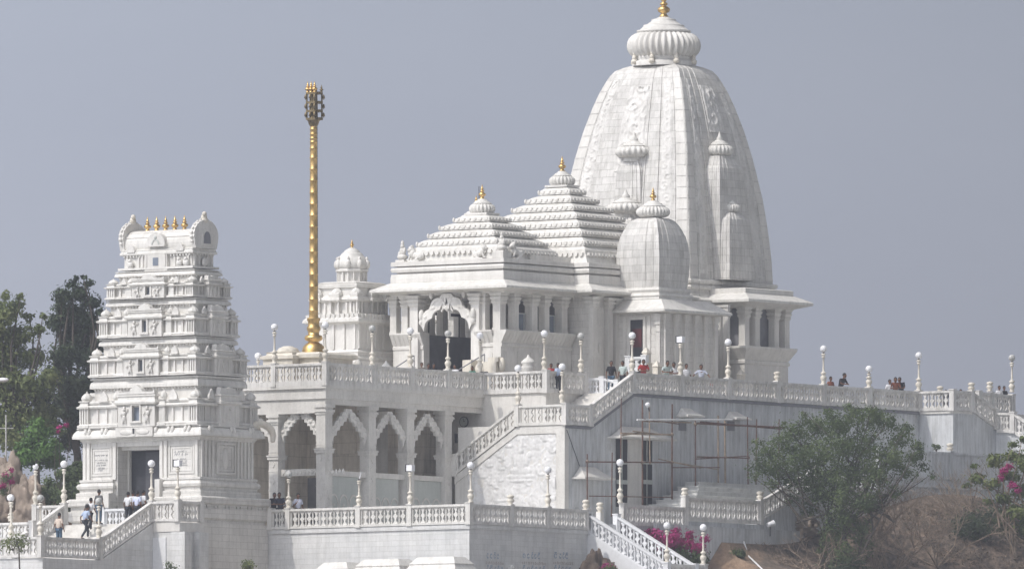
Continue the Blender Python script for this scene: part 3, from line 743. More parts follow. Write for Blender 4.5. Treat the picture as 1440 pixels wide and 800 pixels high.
# right hand second terrace
b963=B_at(963,AL); b1068=B_at(1069,AL); zrA=Z_at(711,AL,B_at(920,AL)); zrB=Z_at(701,AL,B_at(1010,AL))
balustrade('shaded balustrade right of the white stair, below the scaffolding',[(AL,B_at(876,AL),zrA),(AL,b963,zrA)],kerb=.05)
balustrade('shaded balustrade in front of the pale steps, left of the big tree',[(AL,b963,zrB),(AL,b1068,zrB)],ends=True,kerb=.05,h=1.2)
bT=B_at(1150,AL)
balustrade('shaded stair balustrade climbing behind the big tree',[(AL,b1068,zrB),(AL,bT,Z_at(655,AL,bT))],ends=False)
rt=thing('hillside_retaining_wall','grey retaining wall at the top of the brown slope','wall',(AL,b963,-9))
zc1=zrA-1.1
q=MB(); q.box(AL-1,AL+.02,B9+.1,b963,-14,zc1); q.box(AL-1,AL+.04,b963,b1068+3,-14,zrB-1.28)
q.poly([(b1068,-14),(bT+14,-14),(bT+14,Z_at(655,AL,bT)-1.05),(bT,Z_at(655,AL,bT)-1.05),(b1068,zrB-1.06)],(AL-1,0,0),(0,1),(1,0),1.0)
q.build('wall_body',M['longw'],rt)
q=MB(); q.box(AL,AL+.35,b963-3,b1068+3.2,-9.3,Z_at(741,AL,2)); q.build('ledge',M['longw'],rt)
# pale steps behind
ps=thing('pale_steps','wide weathered steps with peeling paint behind the shaded balustrade','steps',(AL-3,3,ZL))
bp0=B_at(975,AL-3.5); q=MB()
for k in range(11):
    a=AL-1.2-.40*k; z=ZL+.30+.262*(k+1)
    q.box(AL-6.2,a,B_at(968+1.6*k,a),B_at(1090,a),ZL+.02,z-.05); q.box(AL-6.2,a+.06,B_at(967+1.6*k,a),B_at(1092,a),z-.05,z)
q.build('treads',marble('worn_step_paint',c1=(.74,.74,.72),c2=(.60,.60,.58),streak=.35),ps)
# parapet and wall at the right (below the bastion)
a5=aB1+2.2; bq0=B_at(1235,a5); bq1=B_at(1500,a5); zq=Z_at(636,a5,B_at(1336,a5))
balustrade('low grey parapet below the right hand bastion',[(a5,bq0,zq),(a5,B_at(1336,a5),zq),(a5,bq1,zq)],h=1.5,solid=True,mat='longw')
rp=thing('lower_parapet_wall','blue grey wall under the parapet behind the trees at right','wall',(a5,bq0,zq-4))
q=MB(); q.box(a5-4,a5-.02,bq0,bq1,-12,zq-1.35); q.box(a5-.02,a5+.16,bq0,bq1,zq-2.0,zq-1.85); q.build('wall_body',M['longw'],rp)
# ---------------------------------------------------------------- shared ornaments
def kalasha(x,y,z,h,parent,name='kalasha',m='gold',n=12):
    q=MB(); pr=[(.20,0),(.22,.03),(.14,.12),(.12,.17),(.24,.22),(.29,.30),(.27,.38),(.15,.45),(.10,.48),(.17,.52),(.19,.56),(.12,.61),(.07,.64),(.12,.68),(.13,.71),(.08,.77),(.05,.86),(.02,1.0)]
    q.lathe(x,y,[(r*h*.9,z+t*h) for r,t in pr],n); return q.build(name,M[m],parent)
def amalaka(x,y,z0,z1,r,parent,lobes=24,cap=True,n=None,m='bright'):
    q=MB(); H=z1-z0; zc=z0+H*.32; pr=[]
    q.lathe(x,y,[(r*.55,z0-.25*H),(r*.55,z0+.05*H)],24)
    for j in range(13):
        t=-PI/2+PI*j/12; pr.append((r*(.60+.40*math.cos(t)) if abs(math.cos(t))>.02 else r*.55, zc+math.sin(t)*H*.32))
    q.lathe(x,y,pr,n or lobes*6,flute=(lobes,.10,r*.60)); o=q.build('ribbed_disc',M[m],parent)
    q=MB(); zt=zc+H*.32
    q.lathe(x,y,[(r*.66,zt-.02*H),(r*.73,zt+.00*H),(r*.73,zt+.04*H),(r*.66,zt+.05*H),(r*.56,zt+.13*H),(r*.55,zt+.145*H),(r*.55,zt+.17*H),(r*.47,zt+.18*H),(r*.34,zt+.26*H),(r*.33,zt+.275*H),(r*.33,zt+.30*H),(r*.2,zt+.33*H),(r*.14,zt+.36*H)],32); q.build('cap_dome',M[m],o)
    return o
def dentils(q,x0,x1,y,z,step,axis_='x',out=-1,h=.09,d=.08):
    n=int(abs(x1-x0)/step); 
    for k in range(n):
        c=x0+(k+.5)*(x1-x0)/n
        if axis_=='x': q.box(c-step*.25,c+step*.25,y,y+out*d,z-h,z)
        else: q.box(y,y+out*d,c-step*.25,c+step*.25,z-h,z)

# ================================================================= GATE TOWER
GD=dep(AC,BG)
def gz(py,wa=3.9,wb=2.4): return Z_at(py,AC+wa,BG-wb)
gt=thing('gate_tower','tall tapering white marble gateway tower with many carved tiers and a barrel roof','gate tower',(AC,BG,ZL))
q=MB()
pl=crect(AC,BG,4.35,2.75)
zp=gz(697)
DA0=A_at(166,BG-2.3); DA1=A_at(225,BG-2.3)
def both(q,wa,wb,prof):
    # the moulded base is interrupted by the doorway
    q.loft(rect(AC-wa,DA0-.25,BG-wb,BG+wb),prof); q.loft(rect(DA1+.25,AC+wa,BG-wb,BG+wb),prof)
both(q,4.35,2.75,[(.12,ZL-9),(.12,ZL+.15),(.0,ZL+.15),(.0,ZL+.3),(.14,ZL+.4),(.14,ZL+.9)])
both(q,4.35,2.75,[(.05,ZL+.9),(.05,zp-.42)])
both(q,4.35,2.75,[(.14,zp-.42),(.22,zp-.36),(.22,zp-.08),(.1,zp)])
both(q,4.2,2.6,[(.0,zp),(.0,gz(689)),(-.08,gz(688))])
both(q,4.05,2.45,[(.0,gz(689)),(.02,gz(684)),(.1,gz(683)),(.14,gz(679)),(.08,gz(676)),(-.02,gz(675)),(-.02,gz(673)),(.02,gz(673)),(.02,gz(670)),(-.08,gz(669.5))])
# vertical fluting of the plinth
for side in(1,):
    k=0; b=BG-2.75+.05
    while b<BG+2.6:
        if k%3!=2: q.box(AC+4.40,AC+4.47,b,b+.22,ZL+.95,zp-.48)
        b+=.32; k+=1
q.build('plinth',M['block'],gt)
# main storey walls with a deep doorway
zw0=gz(670); zw1=gz(618)
da0=DA0; da1=DA1; zd=gz(629)
q=MB(); wa,wb=3.9,2.3
q.box(AC-wa,da0-.02,BG-wb,BG+wb,zp,zw1); q.box(da1,AC+wa,BG-wb,BG+wb,zp,zw1); q.box(da0-.02,da1,BG-wb,BG+wb,gz(624),zw1)
q.box(da0-.02,da1,BG+.2,BG+wb,zp-1,gz(624)); q.box(da0-.3,da0-.02,BG-2.3,BG+1,ZL,zp); q.box(da1,da1+.3,BG-2.3,BG+1,ZL,zp)
q.build('wall',M['block'],gt)
q=MB(); dw=da0
q.box(da0,da1,BG-2.0,BG+.2,zd,gz(624)-.002); q.box(da0,da0+.12,BG-1.5,BG-1.3,ZL,zd); q.build('door_recess',M['marble'],gt)
q=MB(); q.box(dw,da1,BG-1.22,BG-1.1,ZL,zd);
dr=q.build('doorway',M['dark'],gt)
q=MB(); q.box(dw+1.05,da1,BG-1.27,BG-1.225,ZL,zd-.1); q.build('door_leaf',plain('grey_door',(.09,.09,.10)),dr)
# pilasters & plaques on the front, panels on the right side
q=MB(); yf=BG-wb
def fr(px): return A_at(px,yf)
for a in (AC-wa+.0,AC-wa+.26,da0-.28,da1+.04,da1+.32,AC+wa-.26): q.box(a,a+.2,yf-.1,yf,zw0,zw1)
for a0,a1 in((AC-wa+.5,da0-.40),(da1+.62,AC+wa-.34)):
    z0_=zw0+.2; z1_=zw1-.2
    for dd,tt in((0,.05),(.14,.03)):
        q.box(a0+dd,a0+dd+.08,yf-tt,yf,z0_+dd,z1_-dd); q.box(a1-dd-.08,a1-dd,yf-tt,yf,z0_+dd,z1_-dd); q.box(a0+dd+.08,a1-dd-.08,yf-tt,yf,z1_-dd-.08,z1_-dd); q.box(a0+dd+.08,a1-dd-.08,yf-tt,yf,z0_+dd,z0_+dd+.08)
q.box(da0-.42,da0-.05,yf-.75,yf-.11,ZL,gz(690)); q.box(da1+.03,da1+.35,yf-.5,yf-.11,ZL,gz(672))
q.build('front_panelling',M['marble'],gt); q=MB()
xr=AC+wa
for fb in (-.97,-.84,-.71,-.57,.37,.5,.63,.76,.9):
    b=BG+fb*wb; q.box(xr,xr+.09,b,b+.16,zw0,zw1)
b0_,b1_=BG-.40*wb,BG+.30*wb
for dd,tt in((0,.12),(.16,.07)):
    q.box(xr,xr+tt,b0_+dd,b0_+dd+.1,zw0+.2+dd,zw1-.1-dd); q.box(xr,xr+tt,b1_-dd-.1,b1_-dd,zw0+.2+dd,zw1-.1-dd); q.box(xr,xr+tt,b0_+dd+.1,b1_-dd-.1,zw1-.2-dd,zw1-.1-dd); q.box(xr,xr+tt,b0_+dd+.1,b1_-dd-.1,zw0+.2+dd,zw0+.3+dd)
q.ball((xr,BG-.1,zw0+1.0),.28,10,8,(.3,1,2)); q.ball((xr,BG-.1,zw0+1.75),.16,10,8,(.4,1,1.2))
q.build('side_panelling',M['marble'],gt)
# engraved lettering (too fine to read in the photo) on the two plaques
q=MB(); rr=random.Random(5)
def script(q,a0,a1,z,h,y,dens=.8):
    a=a0
    while a<a1:
        w=h*rr.uniform(.5,.95)
        if rr.random()<dens:
            pts=[(w*.4*math.cos(t),h*.38*math.sin(t)) for t in [i*PI/4 for i in range(8)]]
            for i in range(rr.choice((5,6,7))):
                u0,v0=pts[i];u1,v1=pts[(i+1)%8]; k=.62
                q.poly([(u0,v0),(u1,v1),(u1*k,v1*k),(u0*k,v0*k)],(a,y,z),(1,0),(0,-1),.008)
            if rr.random()<.6: q.box(a-w*.1,a+w*.35,y-.008,y,z+h*.45,z+h*.6)
        a+=w*1.05
for a0,a1,rows in ((da1+1.0,AC+wa-.75,((1.62,.12),(1.36,.15),(.98,.09),(.80,.09),(.62,.09),(.44,.09))),(AC-wa+.85,da0-.75,((1.5,.1),(1.1,.08),(.85,.1),(.66,.08),(.38,.13),(.2,.13)))):
    for k,(zz,h) in enumerate(rows):
        c=(a0+a1)/2; w=(a1-a0)/2*rr.uniform(.45,1) if k>1 else .42
        script(q,c-w,c+w,zw0+.35+zz*.62,h,yf-.002)
q.build('engraved_lettering',M['dim'],gt)
# main cornice
q=MB(); cw=crect(AC,BG,3.95,2.35)
q.loft(cw,[(.0,zw1),(.03,gz(616)),(.08,gz(615)),(.10,gz(613)),(.17,gz(612.6)),(.40,gz(612)),(.40,gz(609)),(.33,gz(604)),(.22,gz(600.5)),(.12,gz(599)),(.22,gz(598.6)),(.22,gz(597)),(0,gz(596.6))])
for s in range(-7,8):
    for dx in(-.13,.13):
        if abs(s)<2: continue
        if s%2: continue
        q.ball((AC+s*.56+dx,BG-2.35-.3,gz(603)),.12,8,6,(1,1,1.7)); 
for s in (-1.9,-1.7,.0,.2,1.6,1.85):
    q.ball((AC+3.95+.3,BG+s,gz(603)),.11,8,6,(1,1,2))
q.build('cornice',M['bright'],gt)
q=MB(); q.box(AC-1.35,AC+1.15,BG-2.35-.48,BG-2.35,gz(611),gz(598)); q.ball((AC-.6,BG-2.83,gz(605)),.3,10,6,(1.5,.15,.5));q.ball((AC+.5,BG-2.83,gz(605)),.3,10,6,(1.5,.15,.5)); q.build('carved_panel',M['fine'],gt)
q=MB(); y_=BG-2.35-.48; zz=gz(608)
q.poly([(-.13,0),(-.05,-.08),(.05,-.08),(.13,0),(.12,.32),(.08,.32),(.08,.02),(.0,-.03),(-.08,.02),(-.08,.32),(-.12,.32)],(AC-.1,y_-.0,zz),(1,0),(0,-1),.03); q.build('emblem',M['bright'],gt)
q=MB(); q.poly([(-.03,0),(.03,0),(.045,.28),(-.045,.28)],(AC-.1,y_-.002,zz+.03),(1,0),(0,-1),.04); q.build('emblem_mark',M['steelblk'],gt)
# curly carved beast at right rear corner
q=MB(); cx_,cy_=AC+3.95+.1,BG+2.35
cc=[(.0,.35,.20),(.10,.30,.22),(.35,.32,.24),(.62,.22,.25),(.82,.0,.24),(.92,-.28,.2),(.9,-.52,.17)]
for i in range(len(cc)-1):
    (u0,z0,r0),(u1,z1,r1)=cc[i],cc[i+1]
    q.tube((cx_+u0*.6,cy_+u0*.85,gz(600)+z0),(cx_+u1*.6,cy_+u1*.85,gz(600)+z1),r0*.8,r1*.8,10)
    q.ball((cx_+u1*.6,cy_+u1*.85,gz(600)+z1),r1*.8,10,8)
q.ball((cx_+.0,cy_+.05,gz(596)+.1),.24,10,8)
q.build('carved_beast',M['cream'],gt)

KUTA={}
def tier(i,py0,py1,pyc,wl,wc):
    """py0 ledge, py1 dentil line, pyc cornice top; wl lower half widths, wc cornice half widths"""
    z0=gz(py0,*wl)+.0; zd=gz(py1,*wl); z2=gz(pyc,*wl); H=zd-z0
    wa,wb=wl; ca_,cb_=wc; ia,ib=ca_-.12,cb_-.12
    zm=z0+H*.50; sc=H/2.0
    # lower wall, inset behind colonettes
    q=MB()
    la,lb=wa-.22,wb-.22
    q.loft(crect(AC,BG,la,lb),[(.0,z0),(.0,zm)])
    q.loft(crect(AC,BG,la,lb),[(.26,z0+.002),(.26,z0+.06*sc),(.20,z0+.07*sc),(.24,z0+.14*sc),(.2,z0+.22*sc),(.0,z0+.24*sc)])
    q.loft(crect(AC,BG,ia,ib),[(0,zm),(0,zd)])
    tw=q
    # intermediate cornice
    q=MB()
    q.loft(crect(AC,BG,la,lb),[(.0,zm-.02),(.06,zm-.02),(.20,zm+.0),(.24,zm+.07*sc),(.18,zm+.14*sc),(.05,zm+.16*sc),(.05,zm+.20*sc),(.12,zm+.22*sc),(.14,zm+.29*sc),(.06,zm+.36*sc),(.0,zm+.38*sc)])
    q.build('tier_moulding',M['bright'],gt)
    # upper cornice
    q=MB()
    q.loft(crect(AC,BG,ia,ib),[(.0,zd-.03),(.03,zd-.03),(.12,zd),(.19,zd+.01),(.19,zd+(z2-zd)*.28),(.14,zd+(z2-zd)*.6),(.05,zd+(z2-zd)*.72),(.05,zd+(z2-zd)*.8),(.16,zd+(z2-zd)*.82),(.16,z2-.02),(.0,z2)])
    st=.21
    dentils(q,AC-ia,AC+ia,BG-ib,zd+.0,st,'x',-1,.10,.10); dentils(q,BG-ib,BG+ib,AC+ia,zd+.0,st,'y',1,.10,.10); q.build('tier_cornice',M['bright'],gt)
    # colonettes along both visible walls
    q=tw
    def col2(x,y):
        q.lathe(x,y,[(.06,z0+.2*sc),(.055,zm-.14*sc),(.09,zm-.08*sc),(.09,zm)],6,smooth=False)
    cp=1.40*(.55+.45*wa/3.9); 
    npl=5
    for s in(-1,1):
        for k in range(npl):
            x=AC+s*(cp*.5+ .30+ k*((la-cp*.5-.35)/(npl-.6)))
            if abs(x-AC)<la: q.box(x-.055,x+.055,BG-lb-.09,BG-lb,z0+.24*sc,zm-.02); 
    for k in range(9):
        y=BG-lb+.1+(2*lb-.2)*k/8
        if k in(3,4,5): continue
        q.box(AC+la,AC+la+.09,y-.05,y+.05,z0+.24*sc,zm-.02)
    q.build('tier_wall',M['marble'],gt)
    # corner pavilions
    ks=.30*(.75+.25*sc)
    kfull=ks
    for sx_,sy_ in ((-1,-1),(1,-1),(-1,1),(1,1),(-.5,-1),(.5,-1)):
        if 1:
            ks=kfull if abs(sx_)==1 else kfull*.62
            x=AC+sx_*(wa-ks) if abs(sx_)==1 else AC+(1 if sx_>0 else -1)*(cp*.88+ks*1.5+.08); y=BG+sy_*(wb-ks) if abs(sx_)==1 else BG-lb-.02; q=MB()
            for u in(-1,-.33,.33,1):
                for v in(-1,-.33,.33,1):
                    if abs(u)<.5 and abs(v)<.5: continue
                    q.box(x+u*ks*.8-.045,x+u*ks*.8+.045,y+v*ks*.8-.045,y+v*ks*.8+.045,z0+.2*sc,zm)
            q.box(x-ks*.55,x+ks*.55,y-ks*.55,y+ks*.55,z0+.2*sc,zm)
            q.loft(crect(x,y,ks*.9,ks*.9),[(.02,z0+.0),(.1,z0+.03),(.1,z0+.15*sc),(.0,z0+.2*sc)])
            q.loft(crect(x,y,ks*.9,ks*.9),[(.0,zm-.03),(.12,zm),(.14,zm+.08*sc),(.02,zm+.14*sc),(-.02,zm+.3*sc),(.04,zm+.31*sc),(.06,zm+.37*sc),(-.04,zm+.40*sc)])
            q.lathe(x,y,[(ks*.78,zm+.40*sc),(ks*1.02,zm+.46*sc),(ks*1.06,zm+.54*sc),(ks*.9,zm+.64*sc),(ks*.55,zm+.74*sc),(ks*.15,zm+.80*sc),(.03,zm+.88*sc)],8,smooth=False,rot=PI/8)
            q.build('corner_shrine',M['bright'],gt)
    # leaf-shaped gables on the parapet
    q=MB()
    gp=[(-.26,0),(-.28,.12),(-.20,.30),(-.08,.44),(0,.52),(.08,.44),(.20,.30),(.28,.12),(.26,0)]
    gsc=.95*sc
    for s in(-1,1):
        q=MB(); x=AC+s*(cp*.5+(wa-cp*.5)*.50); q.poly([(u*gsc,v*gsc) for u,v in gp],(x,BG-lb-.08,zm+.36*sc),(1,0),(0,-1),.12)
        q.box(x-.34*gsc,x+.34*gsc,BG-lb-.28,BG-lb-.0,zm+.30*sc,zm+.36*sc); q.build('leaf_gable',M['fine'],gt)
    for s in(-.55,.55):
        q=MB(); q.poly([(u*gsc*.8,v*gsc) for u,v in gp],(AC+la+.08,BG+s*lb,zm+.36*sc),(0,1),(1,0),.12); q.build('leaf_gable',M['fine'],gt)
    # central bay front: figures, window, hood
    hw=cp*.5*2*.5; hw=cp*.88; yc=BG-lb-.02; dp=.34
    q=MB()
    ww=.30 if i==0 else .20; wz0=z0+.30*sc; wz1=zm+.06*sc
    q.box(AC-hw,AC-ww,yc-dp,yc,z0,zm+.05); q.box(AC+ww,AC+hw,yc-dp,yc,z0,zm+.05); q.box(AC-ww,AC+ww,yc-dp,yc,wz1,zm+.10*sc+.05); q.box(AC-ww,AC+ww,yc-dp,yc,z0,wz0)
    for s in(-1,1): q.box(AC+s*ww-.05,AC+s*ww+.05,yc-dp-.06,yc-dp,wz0-.05,wz1+.06)
    q.box(AC-ww-.05,AC+ww+.05,yc-dp-.07,yc-dp,wz1+.0,wz1+.09); q.box(AC-ww-.1,AC+ww+.1,yc-dp-.10,yc-dp,wz0-.12,wz0-.03)
    q.build('central_bay',M['marble'],gt)
    q=MB(); q.box(AC-ww,AC+ww,yc-.14,yc-.03,wz0,wz1); w=q.build('window',M['glass'],gt)
    q=MB(); hz=zm+.10*sc
    q.loft(rect(AC-hw,AC+hw,yc-dp,yc+.02),[(.0,hz-.02),(.06,hz),(.14,hz+.05*sc),(.16,hz+.14*sc),(.10,hz+.22*sc),(.0,hz+.26*sc),(-.02,hz+.42*sc),(.05,hz+.44*sc),(.05,hz+.50*sc),(0,hz+.52*sc)])
    zg=hz+.54*sc
    q.poly([(-hw,0),(hw,0),(hw*1.0,.22*sc),(hw*.9,.10*sc),(.42,.12*sc),(.36,.26*sc),(0,.46*sc),(-.36,.26*sc),(-.42,.12*sc),(-hw*.9,.10*sc),(-hw*1.0,.22*sc)],(AC,yc-.05,zg),(1,0),(0,-1),.34)
    q.build('bay_hood',M['bright'],gt)
    for s in(-1,1):
        q=MB(); x=AC+s*(ww+(hw-ww)*.5); yy=yc-dp-.05
        q.ball((x,yy,z0+.42*sc),.13*sc,8,6,(.9,.7,1.5)); q.ball((x+.03*s,yy,z0+.68*sc),.12*sc,8,6,(1.2,.7,1.2)); q.ball((x,yy-.02,z0+.88*sc),.085*sc,8,6,(1,1,1.1)); q.ball((x,yy,z0+.98*sc),.06*sc,8,6,(1,1,1.3))
        q.tube((x-.12,yy,z0+.75*sc),(x-.26,yy-.02,z0+.55*sc),.035,.03); q.tube((x+.12,yy,z0+.75*sc),(x+.26,yy-.02,z0+.92*sc),.035,.03); q.tube((x-.07,yy,z0+.35*sc),(x-.12,yy,z0+.16*sc),.05,.035); q.tube((x+.07,yy,z0+.35*sc),(x+.1,yy,z0+.16*sc),.05,.035)
        q.build('guardian_figure',M['fine'],gt)
    # side bay
    q=MB(); hb=wb*.30; xc=AC+la
    q.box(xc,xc+.38,BG-hb,BG+hb,z0,zm+.1); q.loft(rect(xc-.02,xc+.38,BG-hb,BG+hb),[(0,zm+.08),(.12,zm+.12*sc),(.14,zm+.24*sc),(.03,zm+.3*sc),(.03,zm+.5*sc),(.1,zm+.54*sc),(.08,zm+.6*sc),(0,zm+.62*sc)])
    q.poly([(-hb,0),(hb,0),(hb*.7,.2*sc),(hb*.5,.3*sc),(0,.36*sc),(-hb*.4,.26*sc),(-hb*.9,.34*sc)],(xc+.05,BG,zm+.62*sc),(0,1),(1,0),.3)
    q.box(xc+.38,xc+.43,BG-hb*.7,BG-hb*.55,z0+.2*sc,zm); q.box(xc+.38,xc+.43,BG+hb*.55,BG+hb*.7,z0+.2*sc,zm); q.ball((xc+.40,BG,z0+.55*sc),.13,8,6,(.5,1,2.2)); q.ball((xc+.42,BG,z0+.88*sc),.09,8,6)
    q.build('side_bay',M['marble'],gt)
tier(0,597,541,526,(3.98,2.62),(3.58,2.05))
tier(1,526,481,471,(3.58,2.22),(3.23,1.73))
tier(2,471,426,417,(3.22,1.90),(2.98,1.45))
tier(3,417,385,377,(2.92,1.62),(2.64,1.13))
# neck and barrel roof
wn=(2.28,.88); z0=gz(377,*wn); zd=gz(356,*wn)
q=MB(); q.loft(crect(AC,BG,*wn),[(.25,z0),(.25,z0+.12),(.0,z0+.14),(.0,zd-.02)]); q.box(AC-.75,AC+.75,BG-wn[1]-.22,BG-wn[1],z0-.3,zd)
for a in(-2.1,-1.35,-1.1,-.7,.55,1.1,1.3,2.0): q.box(AC+a,AC+a+.12,BG-wn[1]-.26 if abs(a)<.9 else BG-wn[1]-.08,BG-wn[1],z0+.14,zd)
for b in(-.8,-.4,.3,.7): q.box(AC+wn[0],AC+wn[0]+.1,BG+b,BG+b+.12,z0+.14,zd)
q.build('neck_wall',M['marble'],gt)
q=MB(); q.box(AC-.18,AC+.18,BG-wn[1]-.24,BG-wn[1]-.2,z0+.2,z0+.62); q.build('window',M['glass'],gt)
q=MB()
for a in(-1.75,1.55,2.0): q.ball((AC+a,BG-wn[1]-.16,z0+.3),.2,8,6,(1,.7,1)); q.ball((AC+a,BG-wn[1]-.2,z0+.5),.11,8,6)
q.ball((AC+wn[0]+.15,BG,z0+.35),.22,8,6,(.6,1,1.2)); q.build('crouching_figures',M['fine'],gt)
wr=(2.3,.9); zc0=zd
q=MB(); q.loft(crect(AC,BG,*wr),[(0,zd-.02),(.12,zd),(.16,zd+.02),(.16,zd+.12),(.1,zd+.18),(.12,zd+.26),(.0,zd+.3)]); dentils(q,AC-wr[0],AC+wr[0],BG-wr[1],zd-.0,.2,'x',-1,.10,.11); dentils(q,BG-wr[1],BG+wr[1],AC+wr[0],zd-.0,.2,'y',1,.1,.11); q.build('roof_cornice',M['bright'],gt)
zr0=zd+.28; zrt=gz(320,*wr)
hs=[]
for k in range(19):
    t=k/18; ang=-.35+(PI+.70)*t
    y=-math.cos(ang)*.90; z=math.sin(ang)
    hs.append((y,z))
zmin=min(z for y,z in hs); H=zrt-zr0
q=MB(); prof=[(BG+y*(1.0+.0),zr0+H*(z-zmin)/(1-zmin)) for y,z in hs]
q.rings([[(AC-2.25,y,z) for y,z in prof],[(AC+2.25,y,z) for y,z in prof]],cap=True,smooth=False)
for zf,off in((.62,.045),(.80,.04),(.88,.04)):
    pass
rib=[(BG+y*1.03,zr0+H*(z*1.02-zmin)/(1-zmin)) for y,z in hs]
for k0 in(4,5):
    (y0,zz0),(y1,zz1)=prof[k0],prof[k0+1]
for (yy,zz) in (prof[6],prof[4]): q.tube((AC-2.2,yy,zz),(AC+2.2,yy,zz),.045,n=6)
q.build('barrel_roof',M['bright'],gt)
for sgn,nm in((-1,'gable_end'),(1,'gable_end')):
    q=MB(); x=AC+sgn*2.25; pts=[]
    for k in range(31):
        t=k/30; ang=-.5+(PI+1.0)*t; r=1.14*(1+.035*abs(math.sin(15*PI*t)))
        pts.append((-math.cos(ang)*r*.90,.66+math.sin(ang)*.84*(r/1.14)))
    pts[0]=(pts[0][0],0.0);pts[-1]=(pts[-1][0],0.0)
    q.poly(pts,(x if sgn>0 else x-.3,BG,zr0),(0,1),(1,0),.3)
    for k in range(1,30,2): q.ball((x+sgn*.15,BG+pts[k][0],zr0+pts[k][1]),.09,6,5)
    g=q.build(nm,M['fine'],gt)
    q=MB(); q.ball((x+sgn*.15,BG,zr0+1.62),.20,10,8,(.8,1,1.2)); q.ball((x+sgn*.15+.1,BG-.10,zr0+1.83),.13,8,6); q.ball((x+sgn*.2,BG,zr0+1.48),.26,8,6,(.6,1,.7)); q.build('lion_face_finial',M['cream'],g)
    q=MB()
    x2=x+sgn*.30 if sgn>0 else x-.30
    pa=[(.42*math.cos(t),.42+.45*math.sin(t)) for t in [PI*k/12 for k in range(13)]]+[(-.42,0),(.42,0)]
    q.poly(pa,(x if sgn>0 else x-.3,BG,zr0+.15),(0,1),(1,0),.36 if sgn>0 else .3); q.build('niche',M['marble'],g)
    if sgn>0:
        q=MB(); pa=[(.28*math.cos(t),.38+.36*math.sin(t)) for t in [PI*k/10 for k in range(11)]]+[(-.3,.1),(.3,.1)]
        q.poly(pa,(x+.355,BG,zr0+.15),(0,1),(1,0),.02); q.build('painted_niche_shadow',M['dim'],g)  # dark plate painted as the shade inside the niche
# front medallion on barrel
q=MB(); pa=[(.62*math.cos(t),.42+.55*math.sin(t)) for t in [-.3+(PI+.6)*k/18 for k in range(19)]]
q.poly(pa,(AC,BG-.8,zr0-.12),(1,0),(0,-1),.32)
q.build('roof_medallion',M['fine'],gt)
for s in(-1.7,1.6):
    q=MB(); q.poly([(-.24,0),(-.26,.15),(-.14,.34),(0,.42),(.14,.34),(.26,.15),(.24,0)],(AC+s,BG-.85,zr0-.14),(1,0),(0,-1),.25); q.build('roof_gable',M['fine'],gt)
q=MB(); pa=[(.26*math.cos(t),.28*math.sin(t)) for t in [PI*k/8 for k in range(9)]]+[(-.2,0),(-.12,.18),(0,.24),(.12,.18),(.2,0)]
q.poly(pa,(AC,BG-1.12,zr0+.25),(1,0),(0,-1),.03); q.ball((AC,BG-1.13,zr0+.62),.1,8,6,(1,.4,1)); q.build('medallion_carving',M['tileg'],gt)
for k in range(5):
    a=A_at((207.5,220.5,233,246,259.5)[k],BG); kalasha(a,BG,zrt-.03,.76,gt)

# ================================================================= gate tower platform & entrance stairs
bp=B_at(250,-1.1); asr=A_at(213,bp); asl=A_at(90,bp); zrp=Z_at(705,asr,bp)
bS0=B_at(139,asr); zS=Z_at(758,asr,bS0); bS1=B_at(57,asr)
gp_=thing('gate_platform','broad stepped marble platform in front of the gate tower','platform',(asr,bp,-24))
q=MB()
q.box(asr-.1,-1.1+.12,bp,BG-2.9,-26,zrp-1.12); q.box(asl-8,asr-.1,bp,BL,-26,zrp-1.2)
q.build('platform_block',M['terr'],gp_)
q=MB(); q.box(asr+.0,-1.1+.16,bp-.05,bp+.0,zrp-1.6,zrp-1.10);q.box(-.98,-.94,bp,BG-2.9,zrp-1.6,zrp-1.12);q.build('fascia',M['marble'],gp_)
q=MB(); q.box(asr-.1,asr+1.0,bp-.06,bp,-26,zrp-1.9); q.build('side_recess',M['paint'],gp_)
q=MB(); pxs=(1.1,)
q.box(-1.5,-.62,bp-.03,bp+.55,-26,zrp-1.62); q.box(-.97,-.6,BG-3.7,BG-2.93,-26,zrp-1.62)
q.build('buttress',M['terr'],gp_)
n=14
q=MB()
for k in range(n):
    b=bS0+(bp-bS0)*k/n; z=zS-1.05+((zrp-1.12)-(zS-1.05))*(k+1)/n
    q.box(asl+.16,asr-.16,b,bp+.0,-20 if k==0 else z-.22,z)
q.build('entrance_steps',M['marble'],gp_)
q=MB(); q.poly([(bS0,-26),(bp,-26),(bp,zrp-1.1),(bS0,zS-1.1)],(asr-.16,0,0),(0,1),(1,0),.3)
q.poly([(bS0,-26),(bp,-26),(bp,zrp-1.1),(bS0,zS-1.1)],(asl-.16,0,0),(0,1),(1,0),.3)
q.box(asl-12,asr+.14,bS1,bS0,-26,zS-1.1)
q.build('stair_side_wall',M['terr'],gp_)
balustrade('sunlit balustrade beside the stair foot of the gate tower, right of the entrance steps',[(asr,bp,zrp),(-1.1,bp,zrp)],ends=True)
balustrade('short shaded balustrade running back to the gate tower base',[(-1.1,bp,zrp),(-1.1,BG-3.0,zrp)],ends=False)
balustrade('nearer sloping balustrade of the entrance steps',[(asr,bS0,zS),(asr,bp,zrp)],ends=False)
balustrade('farther sloping balustrade of the entrance steps, left side',[(asl,bS0,zS),(asl,bp,zrp)],ends=True)
balustrade('shaded balustrade of the lower landing in the bottom left corner',[(asr,bS1,zS),(asr,bS0,zS)],ends=True)
balustrade('sunlit balustrade of the lower landing at the bottom left edge',[(A_at(-40,bS1),bS1,zS),(asr,bS1,zS)],ends=False)
b7=bS0+1.2
balustrade('sunlit balustrade at the far left behind the landing',[(A_at(-40,b7),b7,Z_at(734,A_at(30,b7),b7)),(A_at(46,b7),b7,Z_at(734,A_at(30,b7),b7))],ends=False)
